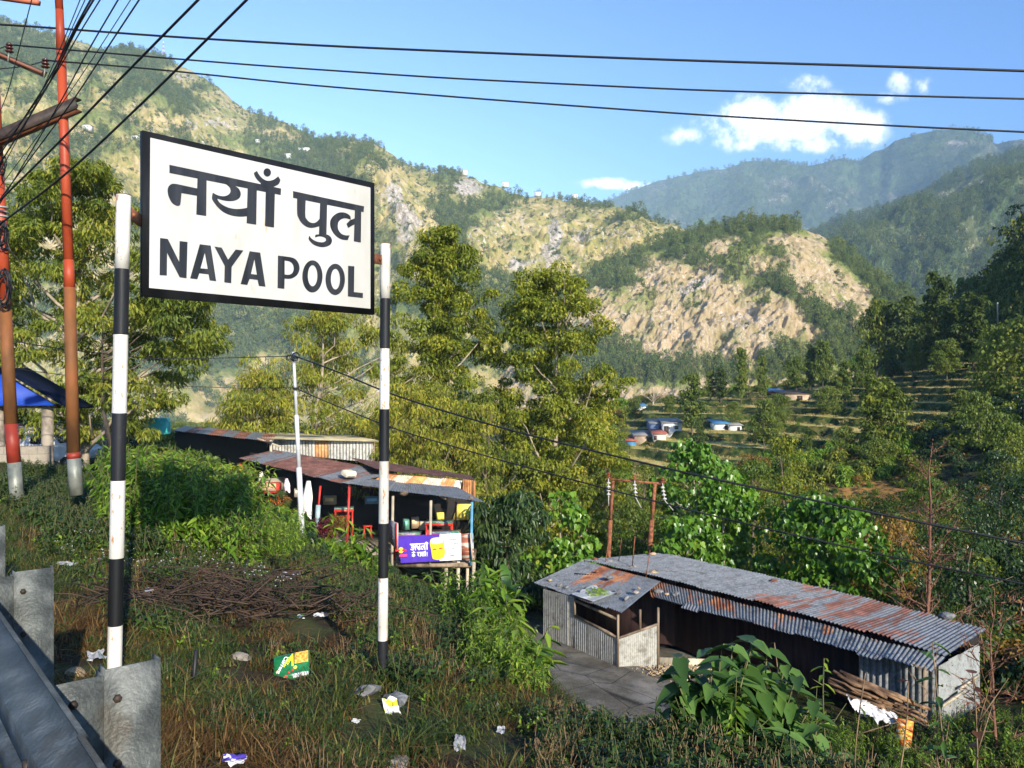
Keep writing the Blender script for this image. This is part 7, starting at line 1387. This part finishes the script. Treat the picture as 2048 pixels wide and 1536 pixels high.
sprig(1884, 5.6, 1268, 'thin sapling with a rosette of dark leaves in front of the shed end wall', 1, lf_bigl, .15, LEAF_L, 16, f0=.55); sprig(1668, 5.6, 1300, 'feathery light green sapling in front of the dark shed opening', 2, lf_herb, .10, LEAF_L, 40, f0=.3, stem=stemm); sprig(1735, 5.7, 1330, 'dry grey stalk with few leaves before the firewood', 3, lf_mid, .08, LEAF_D, 6, f0=.3)
sprig(1625, 5.8, 1385, 'short sapling with narrow upright leaves right of the broad leaved shrubs', 4, lf_herb, .14, LEAF_L, 18, f0=.2, stem=stemm); sprig(1790, 5.6, 1345, 'thin dark sapling with reddish leaves before the sack', 5, lf_red, .09, LEAF_D, 12, f0=.3); sprig(1930, 5.4, 1330, 'bending sapling with dark rounded leaves at the shed corner', 6, lf_red, .08, LEAF_H, 14, f0=.3)
sprig(1560, 5.9, 1270, 'bare grey stalk rising above the broad leaved shrubs', 7, lf_mid, .05, LEAF_D, 4, f0=.8); sprig(1478, 5.0, 1370, 'feathery wormwood plant at the foot of the large broad leaved shrub', 8, lf_herb, .11, LEAF_L, 46, f0=.2, stem=stemm)
# banana plant below the bank
bnp = thing('banana_plant', 'young banana plant with upright leaves between the eatery and the shed', 'banana plant', on(1015, 19)); mb = MB(); r2 = np.random.default_rng(3); m2 = MB()
top = at(1015, 1190, 19) - bnp.location; mb.tube([(0, 0, -.3), tuple(top)], [.12, .08], 8); mb.build('stem', plain('banana_stem', (.20, .24, .08)), bnp)
for k, (a, up, L) in enumerate(((-.2, 1.35, .95), (1.7, .35, .7), (.7, .9, .6), (-1.3, .5, .6), (2.9, .8, .7), (-2.2, .9, .6))):
    n = 9; u = np.linspace(0, 1, n); el = up - u * .6; c = np.stack([np.sin(a) * np.cos(el) * u * L, np.cos(a) * np.cos(el) * u * L * .4, np.sin(el) * u * L], -1) + np.array(tuple(top)); sd = np.array([math.cos(a), -math.sin(a) * .4, .2]) * .12; wd = np.sin(np.pi * (u * .88 + .1)) ** .6
    V = np.concatenate([c + sd * wd[:, None] + np.array([0, 0, .04]), c, c - sd * wd[:, None] + np.array([0, 0, .04])]); m2.add(V, [[(j, j + n, j + n + 1, j + 1) for j in range(n - 1)] + [(j + n, j + 2 * n, j + 2 * n + 1, j + n + 1) for j in range(n - 1)]], r2.uniform(0, 1))
m2.build('leaves', lf_ban, bnp)
# garden plants of the eatery
def shrub(name, px, py, Y, rad, lm_, lb, seed, ls=.12, extra=None):
    t = thing(name, lb, 'shrub', at(px, py, Y)); r = np.random.default_rng(seed); mb = MB(); C = crown_pts(r, 22, -rad * .9, rad * .8, rad, P_ROUND, shell=.3); leaf_cloud(mb, C, rad * .3, 70, ls, LEAF_L, r, .8, .6); mb.build('leaves', lm_, t); mb = MB(); mb.tube([(0, 0, -rad * 1.6), (0, 0, 0)], .04, 5); mb.build('stem', bark, t)
    return t
shrub('red_leaved_shrub', 641, 1068, 28.5, .62, lf_wine, 'dark wine red leaved shrub in front of the eatery', 1); shrub('croton_shrub', 668, 1048, 29.3, .4, lf_oran, 'orange and yellow leaved shrub beside the wine red one', 2); shrub('marigold_plant', 560, 1000, 30, .4, leafmat('orange_petal', [(0, (.05, .09, .02)), (.55, (.08, .12, .03)), (.62, (.75, .16, .02)), (1, (.85, .28, .03))]), 'green plant dotted with orange flowers under the hanging packets', 3, .1)
# trees added out of view, placed to shade the yard and the lower bank
for x_, y_, H, sd, lb in ((8.2, 1.2, 7.5, 301, 'leafy shade tree added out of view, nearest the yard'), (13.0, 5.5, 8.0, 302, 'leafy shade tree added out of view below the road')):
    t = make_tree('added_shade_tree', lb, 'tree', sd, H, H * .35, 2.2, 44, 90, .16, LEAF_D, lf_mid, trunk=.12, clr=.6, limbs=12); t.location = (x_, y_, Gz(x_, y_))
# ---------------------------------------------------------------- haze: the air itself
hz = MB().box((-300, 4500, 1130), (14000, 12600, 2640)).build('haze', None)
m = bpy.data.materials.new('valley_air'); g = G(NT(m))
v = g.n('ShaderNodeVolumePrincipled', {'Color': (0.50, 0.74, 1.0, 1), 'Density': 0.00009, 'Anisotropy': -0.6})
o_ = g.n('ShaderNodeOutputMaterial'); g.nt.links.new(v.outputs[0], o_.inputs['Volume'])
hz.data.materials.append(m); tag(hz, kind='stuff')
